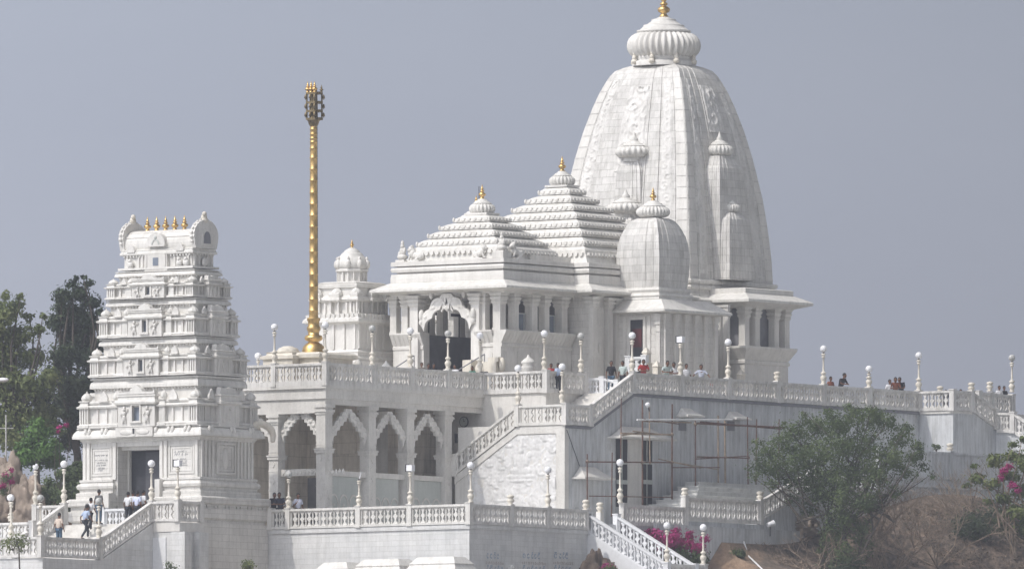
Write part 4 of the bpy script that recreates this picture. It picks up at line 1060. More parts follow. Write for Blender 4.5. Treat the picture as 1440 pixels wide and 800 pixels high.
balustrade('small balustrade left of the gate tower between the lamp posts',[(A_at(50,bp),bp,Z_at(711,A_at(50,bp),bp)),(A_at(90,bp),bp,Z_at(711,A_at(50,bp),bp))],ends=True)
q=MB(); xx=A_at(50,bp); q.box(xx-9,asl,bp+.1,bp+4,-26,Z_at(712,xx,bp)-1.1); q.box(asl-12,A_at(46,b7)+.2,b7,bp,-26,Z_at(734,A_at(30,b7),b7)-1.1);q.build('upper_landing',M['terr'],gp_)
# small gate railing beyond people
balustrade('lilac white railing in front of the gate tower doorway',[(A_at(146,bp+1.5),bp+1.5,Z_at(715,A_at(160,bp+1.5),bp+1.5)),(A_at(182,bp+1.5),bp+1.5,Z_at(715,A_at(160,bp+1.5),bp+1.5))],mat='paint')

# ================================================================= FLAGPOLE
bF=B_at(441,AC); fz=lambda py: Z_at(py,AC,bF)
fp=thing('temple_flagstaff','tall slender golden flagstaff with three tiers of little bells at its top','flagstaff',(AC,bF,fz(497)))
q=MB(); k=dep(AC,bF)/F
def rpx(w): return w*k
pr=[(17,497),(16.5,494),(16,492),(15,488),(12,484),(8.5,482),(7,480.5),(12,478),(13,475),(11,471.5),(8,471),(8,466),(9.5,464),(9.5,460),(8,458),(8,452),(9.5,450),(9,447)]
q.lathe(AC,bF,[(rpx(r),fz(y)) for r,y in pr],28); q.build('bell_base',M['gold'],fp)
q=MB(); pr=[]
y=447; r=6.6
import itertools
bands=[437,421,403,386,370,354,336,319,303,287,271,254,238,222,209,200,195,189,182]
pr=[(6.6,447)]
for yb in bands:
    rr_=4.8+1.4*(yb-180)/267
    pr+=[(rr_,yb+1.3),(rr_+.55,yb+.7),(rr_+.55,yb-.5),(rr_+.1,yb-1.1)]
pr+=[(4.8,178),(5.2,176)]
q.lathe(AC,bF,[(rpx(r),fz(y)) for r,y in pr],20); q.build('banded_shaft',M['gold'],fp)
q=MB(); pr=[(5,178),(7,175),(8,171),(10,169),(10.5,168),(6,167),(6,150),(5,124)]
q.lathe(AC,bF,[(rpx(r),fz(y)) for r,y in pr],16); 
hd=q.build('head',M['brass'],fp)
q=MB()
L0,L1=rpx(17),rpx(13)
# three bladed platforms along a direction
for yy in(168,157,145,132):
    w=L0 if yy!=168 else L0*1.0
    q.box(AC-.22,AC+.40,bF-.40,bF+.30,fz(yy)-.05,fz(yy)+.06)
    q.box(AC-.32,AC+.50,bF-.18,bF+.10,fz(yy)-.03,fz(yy)+.08)
q.build('tier_plates',M['brass'],hd)
for yy,yn in((157,168),(145,157),(132,145)):
    for x,y in((-.18,-.36),(.30,-.36),(.36,.26),(-.18,.26),(.06,-.36)):
        q=MB(); q.tube((AC+x,bF+y,fz(yn)),(AC+x,bF+y,fz(yy)),.05); q.build('tier_post',M['brass'],hd)
        q=MB(); q.lathe(AC+x*1.25,bF+y*1.15,[(.02,fz(yy)-.06),(.05,fz(yy)-.12),(.085,fz(yy)-.27),(.02,fz(yy)-.28),(.03,fz(yy)-.34)],8); q.build('bell',M['brass'],hd)
for x,y in((-.15,-.32),(.08,-.32),(.32,-.32)):
    kalasha(AC+x,bF+y,fz(131),.60,hd,'small_finial','gold',8)
kalasha(AC+.38,bF+.2,fz(130),.40,hd,'small_finial','brass',8)
q=MB(); q.tube((AC+.18,bF+.1,fz(168)),(AC+.22,bF+.1,fz(480)),.012,n=4); q.build('guy_wire',M['steelblk'],fp)
# platform of the flagpole
fb=thing('flagstaff_plinth','low moulded round stone plinth under the golden flagstaff','plinth',(AC,bF,ZRU-1.17))
q=MB(); z=fz(497)
q.loft(crect(AC,bF,1.6,1.6),[(0,0),(0,z-.95),(.15,z-.9),(.2,z-.7),(.05,z-.62),(-.1,z-.55),(-.1,z-.35),(.1,z-.3),(.12,z-.12),(0,z-.02),(-.4,z)]); q.build('plinth_block',M['cream'],fb)
# altar like stones around
q=MB(); ba=bF-1.2; aa=A_at(405,ba); z1=Z_at(487,aa,ba)
t=thing('altar_stone','small stepped stone altar left of the golden flagstaff','altar',(aa,ba,0))
q.loft(crect(aa,ba,1.0,.9),[(0,0),(0,z1-.75),(.12,z1-.7),(.12,z1-.55),(-.1,z1-.5),(-.15,z1-.38),(-.1,z1-.34),(-.3,z1-.3)]); q.build('base',M['cream'],t)
q=MB(); q.lathe(aa,ba,[(.6,z1-.35),(.62,z1-.25),(.5,z1-.1),(.3,z1-.03),(.28,z1),(.1,z1+.02)],16); q.build('lotus_top',M['cream'],t)

# ================================================================= BACK SHRINE
bk=1.5; ak=A_at(495,bk)
kz=lambda py: Z_at(py,ak+1.6,bk-1.6)
ks_=thing('small_tower_shrine','small square white shrine with tiered tower and little dome, behind the golden flagstaff','shrine',(ak,bk,0))
w=1.62
q=MB(); q.loft(crect(ak,bk,w,w),[(.35,0),(.35,kz(508)),(.22,kz(507)),(.28,kz(503)),(.12,kz(500)),(.14,kz(496)),(.2,kz(494.5)),(.12,kz(492)),(0,kz(491)),(0,kz(455))]); 
for k in range(5):
    a=ak-w+.05+k*(2*w-.3)/4; q.box(a,a+.16,bk-w-.08,bk-w,kz(490),kz(455)); q.box(ak+w,ak+w+.08,bk-w+.05+k*(2*w-.3)/4,bk-w+.21+k*(2*w-.3)/4,kz(490),kz(455))
q.build('wall',M['marble'],ks_)
q=MB(); q.loft(crect(ak,bk,w,w),[(0,kz(456)),(.1,kz(454)),(.32,kz(452)),(.3,kz(448)),(.18,kz(445)),(.2,kz(441)),(.0,kz(440))])
dentils(q,ak-w,ak+w,bk-w-.16,kz(447),.3,'x',-1,-.25,.1); dentils(q,bk-w,bk+w,ak+w+.16,kz(447),.3,'y',1,-.25,.1); q.build('cornice',M['bright'],ks_)
q=MB(); q.loft(crect(ak,bk,1.38,1.38),[(0,kz(441)),(0,kz(424)),(.1,kz(423)),(.2,kz(420)),(.1,kz(417)),(0,kz(416)),(-.1,kz(414)),(-.1,kz(404)),(.02,kz(403)),(.04,kz(399)),(-.08,kz(398)),(-.05,kz(396)),(-.3,kz(394))])
for s in range(6):
    a=ak-1.3+s*.5; q.box(a,a+.1,bk-1.47,bk-1.38,kz(440),kz(424)); q.box(ak+1.38,ak+1.47,bk-1.3+s*.5,bk-1.2+s*.5,kz(440),kz(424))
q.build('tier_wall',M['marble'],ks_)
for x in(-1,0,1):
    for y in(-1,0,1):
        if x==0 and y==0: continue
        q=MB(); xx,yy=ak+x*1.3,bk+y*1.3; h=.3 if x and y else .38
        for u in(-1,1):
            for v in(-1,1): q.box(xx+u*h*.7-.05,xx+u*h*.7+.05,yy+v*h*.7-.05,yy+v*h*.7+.05,kz(438),kz(422))
        q.loft(crect(xx,yy,h,h),[(0,kz(423)),(.1,kz(421)),(.08,kz(418)),(-.05,kz(417)),(-.02,kz(412)),(-.1,kz(410))])
        q.lathe(xx,yy,[(h*1.0,kz(412)),(h*.95,kz(409)),(h*.6,kz(405)),(h*.1,kz(403))],8,rot=PI/8,smooth=False); q.build('corner_shrine',M['bright'],ks_)
q=MB(); q.lathe(ak,bk,[(.78,kz(395)),(.78,kz(380)),(.93,kz(379)),(.93,kz(376)),(.84,kz(375))],8,rot=PI/8,smooth=False)
for k in range(16): 
    t_=2*PI*k/16; q.tube((ak+.80*math.cos(t_),bk+.80*math.sin(t_),kz(394)),(ak+.80*math.cos(t_),bk+.80*math.sin(t_),kz(380)),.05)
q.build('neck',M['marble'],ks_)
q=MB(); q.lathe(ak,bk,[(.80,kz(375)),(.92,kz(372)),(.90,kz(366)),(.76,kz(359)),(.60,kz(355)),(.60,kz(354)),(.56,kz(353.5)),(.44,kz(351)),(.44,kz(350)),(.26,kz(347)),(.12,kz(345))],16,smooth=True); q.build('dome',M['bright'],ks_)
q=MB()
for k in range(8):
    t_=2*PI*k/8+PI/8; q.ball((ak+.84*math.cos(t_),bk+.84*math.sin(t_),kz(369)),.19,8,6,(1,1,1.4)); q.ball((ak+.84*math.cos(t_),bk+.84*math.sin(t_),kz(361)),.08,6,5,(1,1,1.5))
q.build('dome_gables',M['fine'],ks_)
kalasha(ak,bk,kz(345),.45,ks_)
# little row of urn ornaments on terrace behind rail
def stone(px,py0,py1,b,r,label):
    a=A_at(px,b); z1=Z_at(py0,a,b); z0=0
    q=MB(); q.lathe(a,b,[(r,z0),(r,z1-.7),(r*1.1,z1-.62),(r*.8,z1-.5),(r*1.05,z1-.4),(r*1.0,z1-.32),(r*.62,z1-.18),(r*.25,z1-.08),(r*.08,z1+.06)],16)
    o=q.build('stone_finial',M['bright'],None,(a,b,z0)); tag(o,label,'ornament','carved stone finials on the upper terrace')
stone(277+0,0,0,0,.01,'x') if False else None
stone(503,503,0,B1+6,.26,'small rounded stone finial just right of the flagstaff lamp')
stone(543,508,0,B1+8,.32,'small rounded stone finial left of the entrance handrail')
stone(743,500,0,B2+1.2,.38,'white onion shaped stone finial behind the lit upper balustrade')
stone(785,512,0,B2+3,.001,'x') if False else None
# ================================================================= MAIN TEMPLE
tp=thing('temple','large white marble temple with pyramidal hall roofs and a tall curved tower','temple',(AC,1.6,0))
wa1=3.83; am=AC+wa1; b1f=B_at(708,am); mz=lambda py: Z_at(py,am,b1f)
wb1=3.2; bc1=B_at(678,AC); bc2=B_at(790.5,AC); bS=B_at(933.5,AC)
aM2=A_at(828,B_at(807,am)); b2f=B_at(807,am)
print('temple',am,b1f,bc1,bc2,bS,aM2,b2f)
wm2=aM2-AC
b1r=b2f; b2r=B_at(885,aM2)+1.5
# hall 1 floor, seat walls, columns
zfl=0
zled=mz(463); 
def seat(parent,x0,x1,y0,y1,face):
    """sloping seat back (kakshasana) and panelled wall; face 'a+' 'a-' or 'b-'"""
    q=MB()
    zt=zled; zm=mz(481); zb=mz(486)
    if face=='b-':
        y=y0; P_=[(0.18,zt),(.18,zt-.08),(-.16,zm),(-.12,zm-.05),(-.12,zb),(-.18,zb-.03),(-.18,0)]
        vs=[];n=len(P_)
        for x in(x0,x1):
            for o,z in P_: vs.append((x,y-o,z))
            vs.append((x,y1,0)); vs.append((x,y1,zt))
        m_=n+2; q.add(vs,[(k,(k+1)%m_,(k+1)%m_+m_,k+m_) for k in range(m_)]+[tuple(range(m_)),tuple(reversed(range(m_,2*m_)))])
        # slanting seat slats
        s=x0+.15
        while s<x1-.2:
            q.add([(s,y-.15,zt-.10),(s+.12,y-.15,zt-.10),(s+.12,y+.15,zm+.03),(s,y+.15,zm+.03),(s,y-.19,zt-.10),(s+.12,y-.19,zt-.10),(s+.12,y+.11,zm+.03),(s,y+.11,zm+.03)],[(4,5,6,7),(0,4,7,3),(1,2,6,5),(0,1,5,4)]); s+=.3
        s=x0+.3
        while s<x1-.6: 
            q.box(s,s+.9,y+.13,y+.18,.5,zb-.25); q.box(s+.12,s+.78,y+.10,y+.13,.62,zb-.37); s+=1.2
    else:
        sg=1 if face=='a+' else -1; x=x1 if sg>0 else x0; P_=[(0.18,zt),(.18,zt-.08),(-.16,zm),(-.12,zm-.05),(-.12,zb),(-.18,zb-.03),(-.18,0)]
        xi=x0 if sg>0 else x1; vs=[];n=len(P_)
        for y in(y0,y1):
            for o,z in P_: vs.append((x+sg*o,y,z))
            vs.append((xi,y,0)); vs.append((xi,y,zt))
        m_=n+2; q.add(vs,[(k,(k+1)%m_,(k+1)%m_+m_,k+m_) for k in range(m_)]+[tuple(range(m_)),tuple(reversed(range(m_,2*m_)))])
        s=y0+.15
        while s<y1-.2:
            q.add([(x+sg*.15,s,zt-.1),(x+sg*.15,s+.12,zt-.1),(x-sg*.15,s+.12,zm+.03),(x-sg*.15,s,zm+.03),(x+sg*.19,s,zt-.1),(x+sg*.19,s+.12,zt-.1),(x-sg*.11,s+.12,zm+.03),(x-sg*.11,s,zm+.03)],[(4,5,6,7),(0,4,7,3),(1,2,6,5),(0,1,5,4)]); s+=.3
        s=y0+.3
        while s<y1-.6:
            q.box(min(x-sg*.18,x-sg*.13),max(x-sg*.18,x-sg*.13),s,s+.9,.5,zb-.25); s+=1.2
    return q.build('seat_wall',M['marble'],parent)
ao0=A_at(594,b1f); ao1=A_at(668,b1f)
seat(tp,AC-wa1,ao0-.05,b1f,b1f+.7,'b-'); seat(tp,ao1+.02,am-.72,b1f,b1f+.7,'b-')
seat(tp,am-.7,am,b1f,b1r,'a+'); seat(tp,AC-wa1,AC-wa1+.7,b1f+.72,b1r,'a-')
def tcol(a,b,z0,z1,w,parent):
    q=MB(); h=z1-z0
    def sq(w,za,zb): q.box(a-w/2,a+w/2,b-w/2,b+w/2,za,zb)
    sq(w*1.1,z0,z0+.12); sq(w,z0+.12,z1-.62*1)
    q.rings([[(a-x/2,b-x/2,z),(a+x/2,b-x/2,z),(a+x/2,b+x/2,z),(a-x/2,b+x/2,z)] for x,z in((w,z1-.62),(w*1.3,z1-.50),(w*1.3,z1-.44),(w*1.12,z1-.43),(w*1.45,z1-.30),(w*1.5,z1-.22),(w*1.2,z1-.2),(w*1.6,z1-.08),(w*1.6,z1-.0))])
    return q.build('column',M['marble'],parent)
ztc=mz(411)
cw=.42
for px in (556,572): tcol(A_at(px,b1f+.35),b1f+.35,zled,ztc,cw,tp)
for px in (681,702): tcol(A_at(px,b1f+.35),b1f+.35,zled,ztc,cw if px<700 else .5,tp)
for px in (587,670): tcol(A_at(px,b1f+.2)+(-.05 if px<600 else .1),b1f+.2,0,ztc,.55,tp)
for px in (722,743+4,765,789,805): tcol(am-.35,B_at(px,am-.35)+(0),zled,ztc,cw if px in(722,765,805) else .5,tp)
for px in (722,747,765,789,805): tcol(AC-wa1+.35,B_at(px,am-.35),zled,ztc,.45,tp)
# windows between columns
for p0,p1 in ((725,747),(767,790)):
    b0,b1_=B_at(p0,am-.6),B_at(p1,am-.6)
    q=MB(); q.box(am-.62,am-.58,b0,b1_,zled,mz(437)); w=q.build('window',M['glass'],tp)
    q=MB(); q.box(am-.58,am-.54,(b0+b1_)/2-.03,(b0+b1_)/2+.03,zled,mz(437)); q.box(am-.58,am-.54,b0,b1_,mz(438.5),mz(437)); q.build('frame',M['tileg'],w)
# left-side windows let light through
for p0,p1 in ((725,747),(767,790)):
    b0,b1_=B_at(p0,am-.6),B_at(p1,am-.6)
    q=MB(); q.box(AC-wa1+.58,AC-wa1+.62,(b0+b1_)/2-.04,(b0+b1_)/2+.04,zled,mz(430)); q.box(AC-wa1+.58,AC-wa1+.62,b0,b1_,mz(434),mz(430)); q.build('window_frame',M['steelblk'],tp)
# floor and interior
q=MB(); q.box(AC-wa1,am,b1f+.2,b2r+6,-.1,.18); q.build('floor',M['dim'],tp)
q=MB(); q.box(AC-wa1,am,b1f+.2,b1r+.3,ztc-.001,mz(400)); q.build('ceiling',M['marble'],tp)
q=MB(); q.box(AC-1.2,am-.72,b1r+1.2,b1r+1.4,.2,ztc-.01); 
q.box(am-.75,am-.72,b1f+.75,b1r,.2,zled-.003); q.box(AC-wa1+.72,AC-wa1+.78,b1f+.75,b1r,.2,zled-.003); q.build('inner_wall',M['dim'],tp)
q=MB(); q.box(AC-.6,AC+.9,b1r+1.1,b1r+1.19,.2,2.6); q.build('inner_door',M['red'],tp)
# entrance arch (torana)
q=MB(); z0=Z_at(455,ao0,b1f); z1=Z_at(415,ao0,b1f); half=(ao1-ao0)/2; cx=(ao0+ao1)/2; yb=b1f-.02
def ringseg(q,cx,cz,r0,r1,t0,t1,n=10,th=.22):
    for k in range(n):
        ta=t0+(t1-t0)*k/n; tb=t0+(t1-t0)*(k+1)/n
        q.poly([(r0*math.cos(ta),r0*math.sin(ta)),(r1*math.cos(ta),r1*math.sin(ta)),(r1*math.cos(tb),r1*math.sin(tb)),(r0*math.cos(tb),r0*math.sin(tb))],(cx,yb,cz),(1,0),(0,-1),th)
H=z1-z0
for s in(-1,1):
    c=cx+s*half*.32; cz=z1-.72
    ringseg(q,c,cz,.38,.52,-.2,PI+.2,14); ringseg(q,c,cz,.26,.33,-.9,PI+.9,14,.16); ringseg(q,c,cz,.08,.14,0,2*PI,10,.16)
    for k in range(5):
        t=PI*(k+.5)/5; q.tube((c+.12*math.cos(t),yb-.1,cz+.12*math.sin(t)),(c+.40*math.cos(t),yb-.1,cz+.40*math.sin(t)),.03,n=5)
    continue_=1; c2=cx+s*half*.80; cz2=z0+.28
    0 and ringseg(q,c2-s*.08,cz2,.44,.60,(PI*.5 if s>0 else -.0) -(.55 if s>0 else 0),(PI+.15 if s>0 else PI*.5+.55),12)
    0 and ringseg(q,c2-s*.08,cz2,.24,.32,(PI*.35 if s>0 else 0),(PI if s>0 else PI*.65),8,.16)
    q.ball((cx+s*half*.98,yb-.1,z0+.42),.17,8,6,(1,1,2)); q.ball((cx+s*half*.98,yb-.1,z0+.05),.15,8,6,(1,1,1.4))
    q.ball((cx+s*half*.62,yb-.1,z1+.02),.16,8,6,(.8,.8,1.8))
q.ball((cx,yb-.1,z1-.75),.14,8,6,(1,1,1.5)); q.ball((cx,yb-.1,z1-.2),.10,8,6,(1,1,2))
q.build('entrance_arch',M['marble'],tp)
arch((ao0,yb-.1),(ao1,yb-.1),z0-.05,z1-.05,tp,'marble',.18,.26,3)
# steps handrails at entrance
for (x0,y0_,x1,y1_) in ((520,0,0,0),):
    pass
# cornice and eave of hall 1 + hall 2 (combined plan)
def Lplan(off1=0,off2=0):
    return [(AC-wa1,b1f),(am,b1f),(am,b2f),(aM2,b2f),(aM2,b2r+3),(2*AC-aM2,b2r+3),(2*AC-aM2,b2f),(AC-wa1,b2f)]
pl=Lplan()
q=MB(); ev=.85
q.loft(pl,[(.0,ztc),(.05,mz(409)),(.25,mz(408)),(ev,mz(405.5)),(ev,mz(402.5)),(ev*.82,mz(400.5)),(ev*.0+.12,mz(393)),(.0,mz(392))]); q.build('eave',M['bright'],tp)
q=MB()
q.loft(pl,[(-.02,mz(392.5)),(.03,mz(392)),(.03,mz(386)),(-.0,mz(380)),(-.24,mz(379.0)),(-.24,mz(377.3)),(-.01,mz(377)),(.03,mz(373.5)),(-.01,mz(370.5)),(-.24,mz(370.3)),(-.24,mz(368.6)),(.02,mz(368.4)),(.02,mz(362.5)),(-.1,mz(362)),(-.3,mz(361.9))]); q.build('cornice',M['marble'],tp)
q=MB(); a=AC-wa1+.3
q.build('x',M['marble'],tp) if False else None
# hall 2 side wall
q=MB(); q.box(aM2-.5,aM2-.05,b2f+.05,b2r+3,0,ztc); q.box(am-.7,aM2-.5,b2f+.05,b2f+.5,0,ztc)
q.build('hall_wall',M['block'],tp)
q=MB(); q.box(2*AC-aM2+.05,2*AC-aM2+.5,b2f+.05,b2r+3,0,ztc); q.box(2*AC-aM2+.5,AC-wa1+.7,b2f+.05,b2f+.5,0,ztc)
q.build('hall_wall',M['block'],tp)
for b in (B_at(830,aM2)+.15,B_at(853,aM2)+.1,B_at(864,aM2)+.1): tcol(aM2-.02,b,0,ztc,.45,tp)
q=MB()
b0,b1_=B_at(836,aM2),B_at(848,aM2)
q.box(aM2-.05,aM2+.03,b0,b1_,mz(540),mz(425)); q.box(aM2+.03,aM2+.08,b0+.12,b1_-.12,mz(510),mz(463)); q.ball((aM2+.08,(b0+b1_)/2,mz(483)),.2,8,6,(.4,1,1.6)); q.build('carved_panel',M['fine'],tp)

def teeth(q,x0,x1,y0,y1,z,w,h,out,pr=.07):
    if out[0]>0: pr=.17
    """row of little leaf teeth: along edge from (x0,y0) to (x1,y1), pointing out/down"""
    LEN=math.hypot(x1-x0,y1-y0); n=max(2,int(LEN/w)); ux=((x1-x0)/LEN,(y1-y0)/LEN)
    for k in range(n):
        c=(k+.5)*LEN/n; p=(x0+ux[0]*c,y0+ux[1]*c); hw=w*.36
        vs=[]
        for u,dz,o in((-hw,h,.0),(hw,h,.0),(hw*.95,h*.35,.02),(0,0,.03),(-hw*.95,h*.35,.02)):
            vs.append((p[0]+ux[0]*u+out[0]*(o+pr),p[1]+ux[1]*u+out[1]*(o+pr),z+dz))
        back=[(v[0]-out[0]*(pr+.14),v[1]-out[1]*(pr+.14),v[2]) for v in vs]; n5=5
        q.add(vs+back,[tuple(range(5)),tuple(reversed(range(5,10)))]+[(i,(i+1)%5,(i+1)%5+5,i+5) for i in range(5)])
def pyramid(cx,cy,levels,parent,nm='stepped_roof'):
    """levels: list top→down of (z_bottom,wa,wb)"""
    q=MB(); t=q
    for i,(zb,wa,wb) in enumerate(levels):
        zt=levels[i-1][0] if i else zb+(levels[0][0]-levels[1][0])*1.0
        wt=(levels[i-1][1]-.17,levels[i-1][2]-.17) if i else (wa*.45,wb*.45)
        H=zt-zb; sa=(wa-wt[0]); sb=(wb-wt[1])
        rs=[]
        # convex sloping tier, small drip edge
        for f,g in ((1.0,0),(1.0,.20),(.93,.24),(.86,.42),(.66,.70),(.35,.88),(.0,.985)):
            pass
        for zf,k in ((.0,.90),(.02,1.0),(.24,1.0),(.26,.985),(.50,.86),(.75,.55),(.92,.2),(1.0,0)):
            x=wt[0]+sa*k; y=wt[1]+sb*k; rs.append([(cx-x,cy-y,zb+H*zf),(cx+x,cy-y,zb+H*zf),(cx+x,cy+y,zb+H*zf),(cx-x,cy+y,zb+H*zf)])
        q.rings(rs)
        th=H*.34; z=zb+H*.10; x=wa-.05; y=wb-.05; w=.34
        teeth(t,cx-x,cx+x,cy-y,cy-y,z+.02,w,th,(0,-1)); teeth(t,cx+x,cx+x,cy-y,cy+y,z+.02,w*.82,th,(1,0))
        teeth(t,cx-x,cx-x,cy-y,cy+y,z+.02,w,th,(-1,0)); teeth(t,cx-x,cx+x,cy+y,cy+y,z+.02,w,th,(0,1))
        for sx in(-1,1):
            for sy in(-1,1): t.ball((cx+sx*wa,cy+sy*wb,zb+.17*H+.06),.08,6,5,(1,1,1.8))
    return q.build(nm,M['bright'],parent)
d1=lambda py,wa,wb: Z_at(py,AC+wa,bc1-wb)
L1=[(d1(311,1.21,.97),1.21,.97),(d1(321,1.8,1.48),1.8,1.48),(d1(331.5,2.26,1.9),2.26,1.9),(d1(342.5,2.72,2.3),2.72,2.3)]
pyramid(AC,bc1,L1,tp)
q=MB(); zt_=L1[-1][0]
w_,v_=3.05,2.55
q.rings([[(AC-x,bc1-y,z),(AC+x,bc1-y,z),(AC+x,bc1+y,z),(AC-x,bc1+y,z)] for x,y,z in((w_+.08,v_+.06,mz(362.5)),(w_,v_,zt_-.42),(w_+.06,v_+.06,zt_-.40),(w_+.04,v_+.04,zt_-.22),(2.72,2.3,zt_-.02))])
q.box(AC-3.3,AC+3.3,bc1,bc2,mz(361),zt_-.5)
t=q; teeth(t,AC-w_,AC+w_,bc1-v_-.06,bc1-v_-.06,zt_-.52,.34,.20,(0,-1)); teeth(t,AC+w_+.06,AC+w_+.06,bc1-v_,bc1+v_,zt_-.52,.30,.20,(1,0)); t.build('roof_base',M['bright'],tp)
d2=lambda py,wa,wb: Z_at(py,AC+wa,bc2-wb)
tb=[(273,1.05,.74),(284.5,1.56,1.28),(296,2.12,1.78),(307.5,2.63,2.2),(319.5,3.1,2.6),(332,3.54,2.95),(346,3.95,3.3)]
L2=[(d2(p,x,y),x,y) for p,x,y in tb]; pyramid(AC,bc2,L2,tp)
q=MB(); zt_=L2[-1][0]; w_,v_=4.2,3.55
q.rings([[(AC-x,bc2-y,z),(AC+x,bc2-y,z),(AC+x,bc2+y,z),(AC-x,bc2+y,z)] for x,y,z in((w_+.40,v_+.28,d2(374.5,4.5,3.7)),(w_+.10,v_+.06,zt_-.50),(w_+.06,v_+.06,zt_-.40),(w_+.04,v_+.04,zt_-.22),(3.95,3.3,zt_-.02))])
t=q; teeth(t,AC-w_,AC+w_,bc2-v_-.1,bc2-v_-.1,zt_-.60,.34,.22,(0,-1)); teeth(t,AC+w_+.1,AC+w_+.1,bc2-v_,bc2+v_,zt_-.60,.30,.22,(1,0)); t.build('roof_base',M['bright'],tp)
# discs and finials on halls
def at(px,py,b,a=AC): return Z_at(py,a,b)
z_=lambda py: Z_at(py,AC,bc1)
q=MB(); q.box(AC-.75,AC+.75,bc1-.6,bc1+.6,z_(303),z_(300)); q.build('top_plate',M['bright'],tp)
amalaka(AC,bc1,z_(301),z_(279),.73,tp,20); kalasha(AC,bc1,z_(280),.78,tp)
z_=lambda py: Z_at(py,AC,bc2)
q=MB(); q.box(AC-.75,AC+.75,bc2-.6,bc2+.6,z_(264),z_(261)); q.build('top_plate',M['bright'],tp)
amalaka(AC,bc2,z_(262),z_(240),.73,tp,20); kalasha(AC,bc2,z_(241),.82,tp)
q=MB(); a=AC-.22; q.tube((a,bc1,z_(300)),(a,bc1,Z_at(262,AC,bc1)),.02,n=5); q.build('lightning_rod',M['steelblk'],tp)

# roof guardian statues: crouching lions and kneeling figures
def lion(x,y,z,ang,s,parent):
    q=MB(); c,sn=math.cos(ang),math.sin(ang)
    def P(u,v,w): return (x+s*(u*c-v*sn),y+s*(u*sn+v*c),z+s*w)
    q.box(x-.4*s,x+.4*s,y-.3*s,y+.3*s,z-.02,z+.08*s)
    for (u,v,w,r,sc) in ((-.25,0,.28,.24,(1.3,.9,1)),(.0,0,.36,.20,(1.2,.85,1)),(.22,0,.46,.22,(.9,.9,1.2)),(.34,0,.72,.19,(1,1,1)),(.48,0,.68,.11,(1.2,1,.9)),(.28,0,.88,.08,(1,2,1)),(-.5,0,.34,.09,(1,1,2))):
        q.ball(P(u,v,w),r*s,10,8,sc,rz=ang)
    for v in(-.14,.14):
        q.tube(P(.28,v,.45),P(.42,v,.1),.075*s,.055*s); q.ball(P(.47,v,.1),.08*s,8,6,(1.4,1,.8),ang); q.tube(P(-.3,v,.25),P(-.12,v*1.3,.1),.11*s,.07*s); q.ball(P(-.05,v*1.3,.1),.08*s,8,6,(1.4,1,.8),ang)
    return q.build('crouching_lion',M['fine'],parent)
def deity(x,y,z,s,parent):
    q=MB(); q.box(x-.3*s,x+.3*s,y-.25*s,y+.25*s,z-.02,z+.12*s)
    for (u,v,w,r,sc) in ((0,0,.28,.28,(1.1,1,.6)),(0,0,.55,.18,(1.1,.8,1.5)),(0,0,.86,.12,(1,1,1.1)),(0,0,1.02,.09,(1,1,1.8)),(-.16,-.05,.4,.1,(1,1,2)),(.18,-.05,.62,.09,(1,1,2))): q.ball((x+u*s,y+v*s,z+w*s),r*s,10,8,sc)
    return q.build('seated_figure',M['fine'],parent)
zt_=mz(361.8)
x0=A_at(567,b1f+.6); deity(A_at(566,b1f+.5),b1f+.5,zt_,1.0,tp); lion(A_at(585,b1f+.5),b1f+.5,zt_,PI,.95,tp)
lion(A_at(675,b1f+.5),b1f+.5,zt_,0,.85,tp); 
q=MB(); q.box(am-.85,am-.1,b1f+.1,b1f+.85,zt_,zt_+.32); q.build('statue_plinth',M['marble'],tp)
deity(am-.45,b1f+.45,zt_+.3,.95,tp); lion(am-.4,B_at(726,am-.4),zt_,-PI/2,.95,tp)

# ----------------------------------------------------------------- curved tower
def curved_tower(cx,cy,table,steps,parent,name,zf,sub=2,shoulder=None,mat='shik',urow=1.0):
    """table: (py,wa,wb) top→down ; vertical curve; returns object"""
    tb=[(zf(p,a,b),a,b) for p,a,b in table]; tb.reverse()
    rs=[]; 
    # densify with smooth interpolation
    dense=[]
    for i in range(len(tb)-1):
        for k in range(4):
            t=k/4; dense.append(tuple(tb[i][j]+(tb[i+1][j]-tb[i][j])*t for j in range(3)))
    dense.append(tb[-1])
    z00=dense[0][0]; q=MB(); w0=dense[0][1]
    plans=[]
    for z,a,b in dense:
        st=[(fa,fb,p*(.45+.55*a/w0)) for fa,fb,p in steps]
        plans.append((z,ratha(cx,cy,a,b,st)))
    n=len(plans[0][1])
    # u coordinate constant along vertical lines (so block joints converge)
    base=plans[0][1]; us=[0]
    for k in range(n):
        p,p2=base[k],base[(k+1)%n]; us.append(us[-1]+math.hypot(p2[0]-p[0],p2[1]-p[1]))
    vlen=[0]
    for i in range(1,len(plans)):
        pa,pb=plans[i-1][1][len(steps)*2],plans[i][1][len(steps)*2]
        vlen.append(vlen[-1]+math.hypot(math.hypot(pa[0]-pb[0],pa[1]-pb[1]),plans[i][0]-plans[i-1][0]))
    for i in range(len(plans)-1):
        for k in range(n):
            k2=(k+1)%n; p=[(*plans[i][1][k],plans[i][0]),(*plans[i][1][k2],plans[i][0]),(*plans[i+1][1][k2],plans[i+1][0]),(*plans[i+1][1][k],plans[i+1][0])]
            q.add(p,[(0,1,2,3)],False,0,[(us[k],vlen[i]),(us[k+1],vlen[i]),(us[k+1],vlen[i+1]),(us[k],vlen[i+1])])
    q.add([(x,y,plans[-1][0]) for x,y in plans[-1][1]],[tuple(range(n))])
    o=q.build(name,M[mat],parent)
    return o,plans
sz=lambda py,wa,wb: Z_at(py,AC+wa,bS-wb)
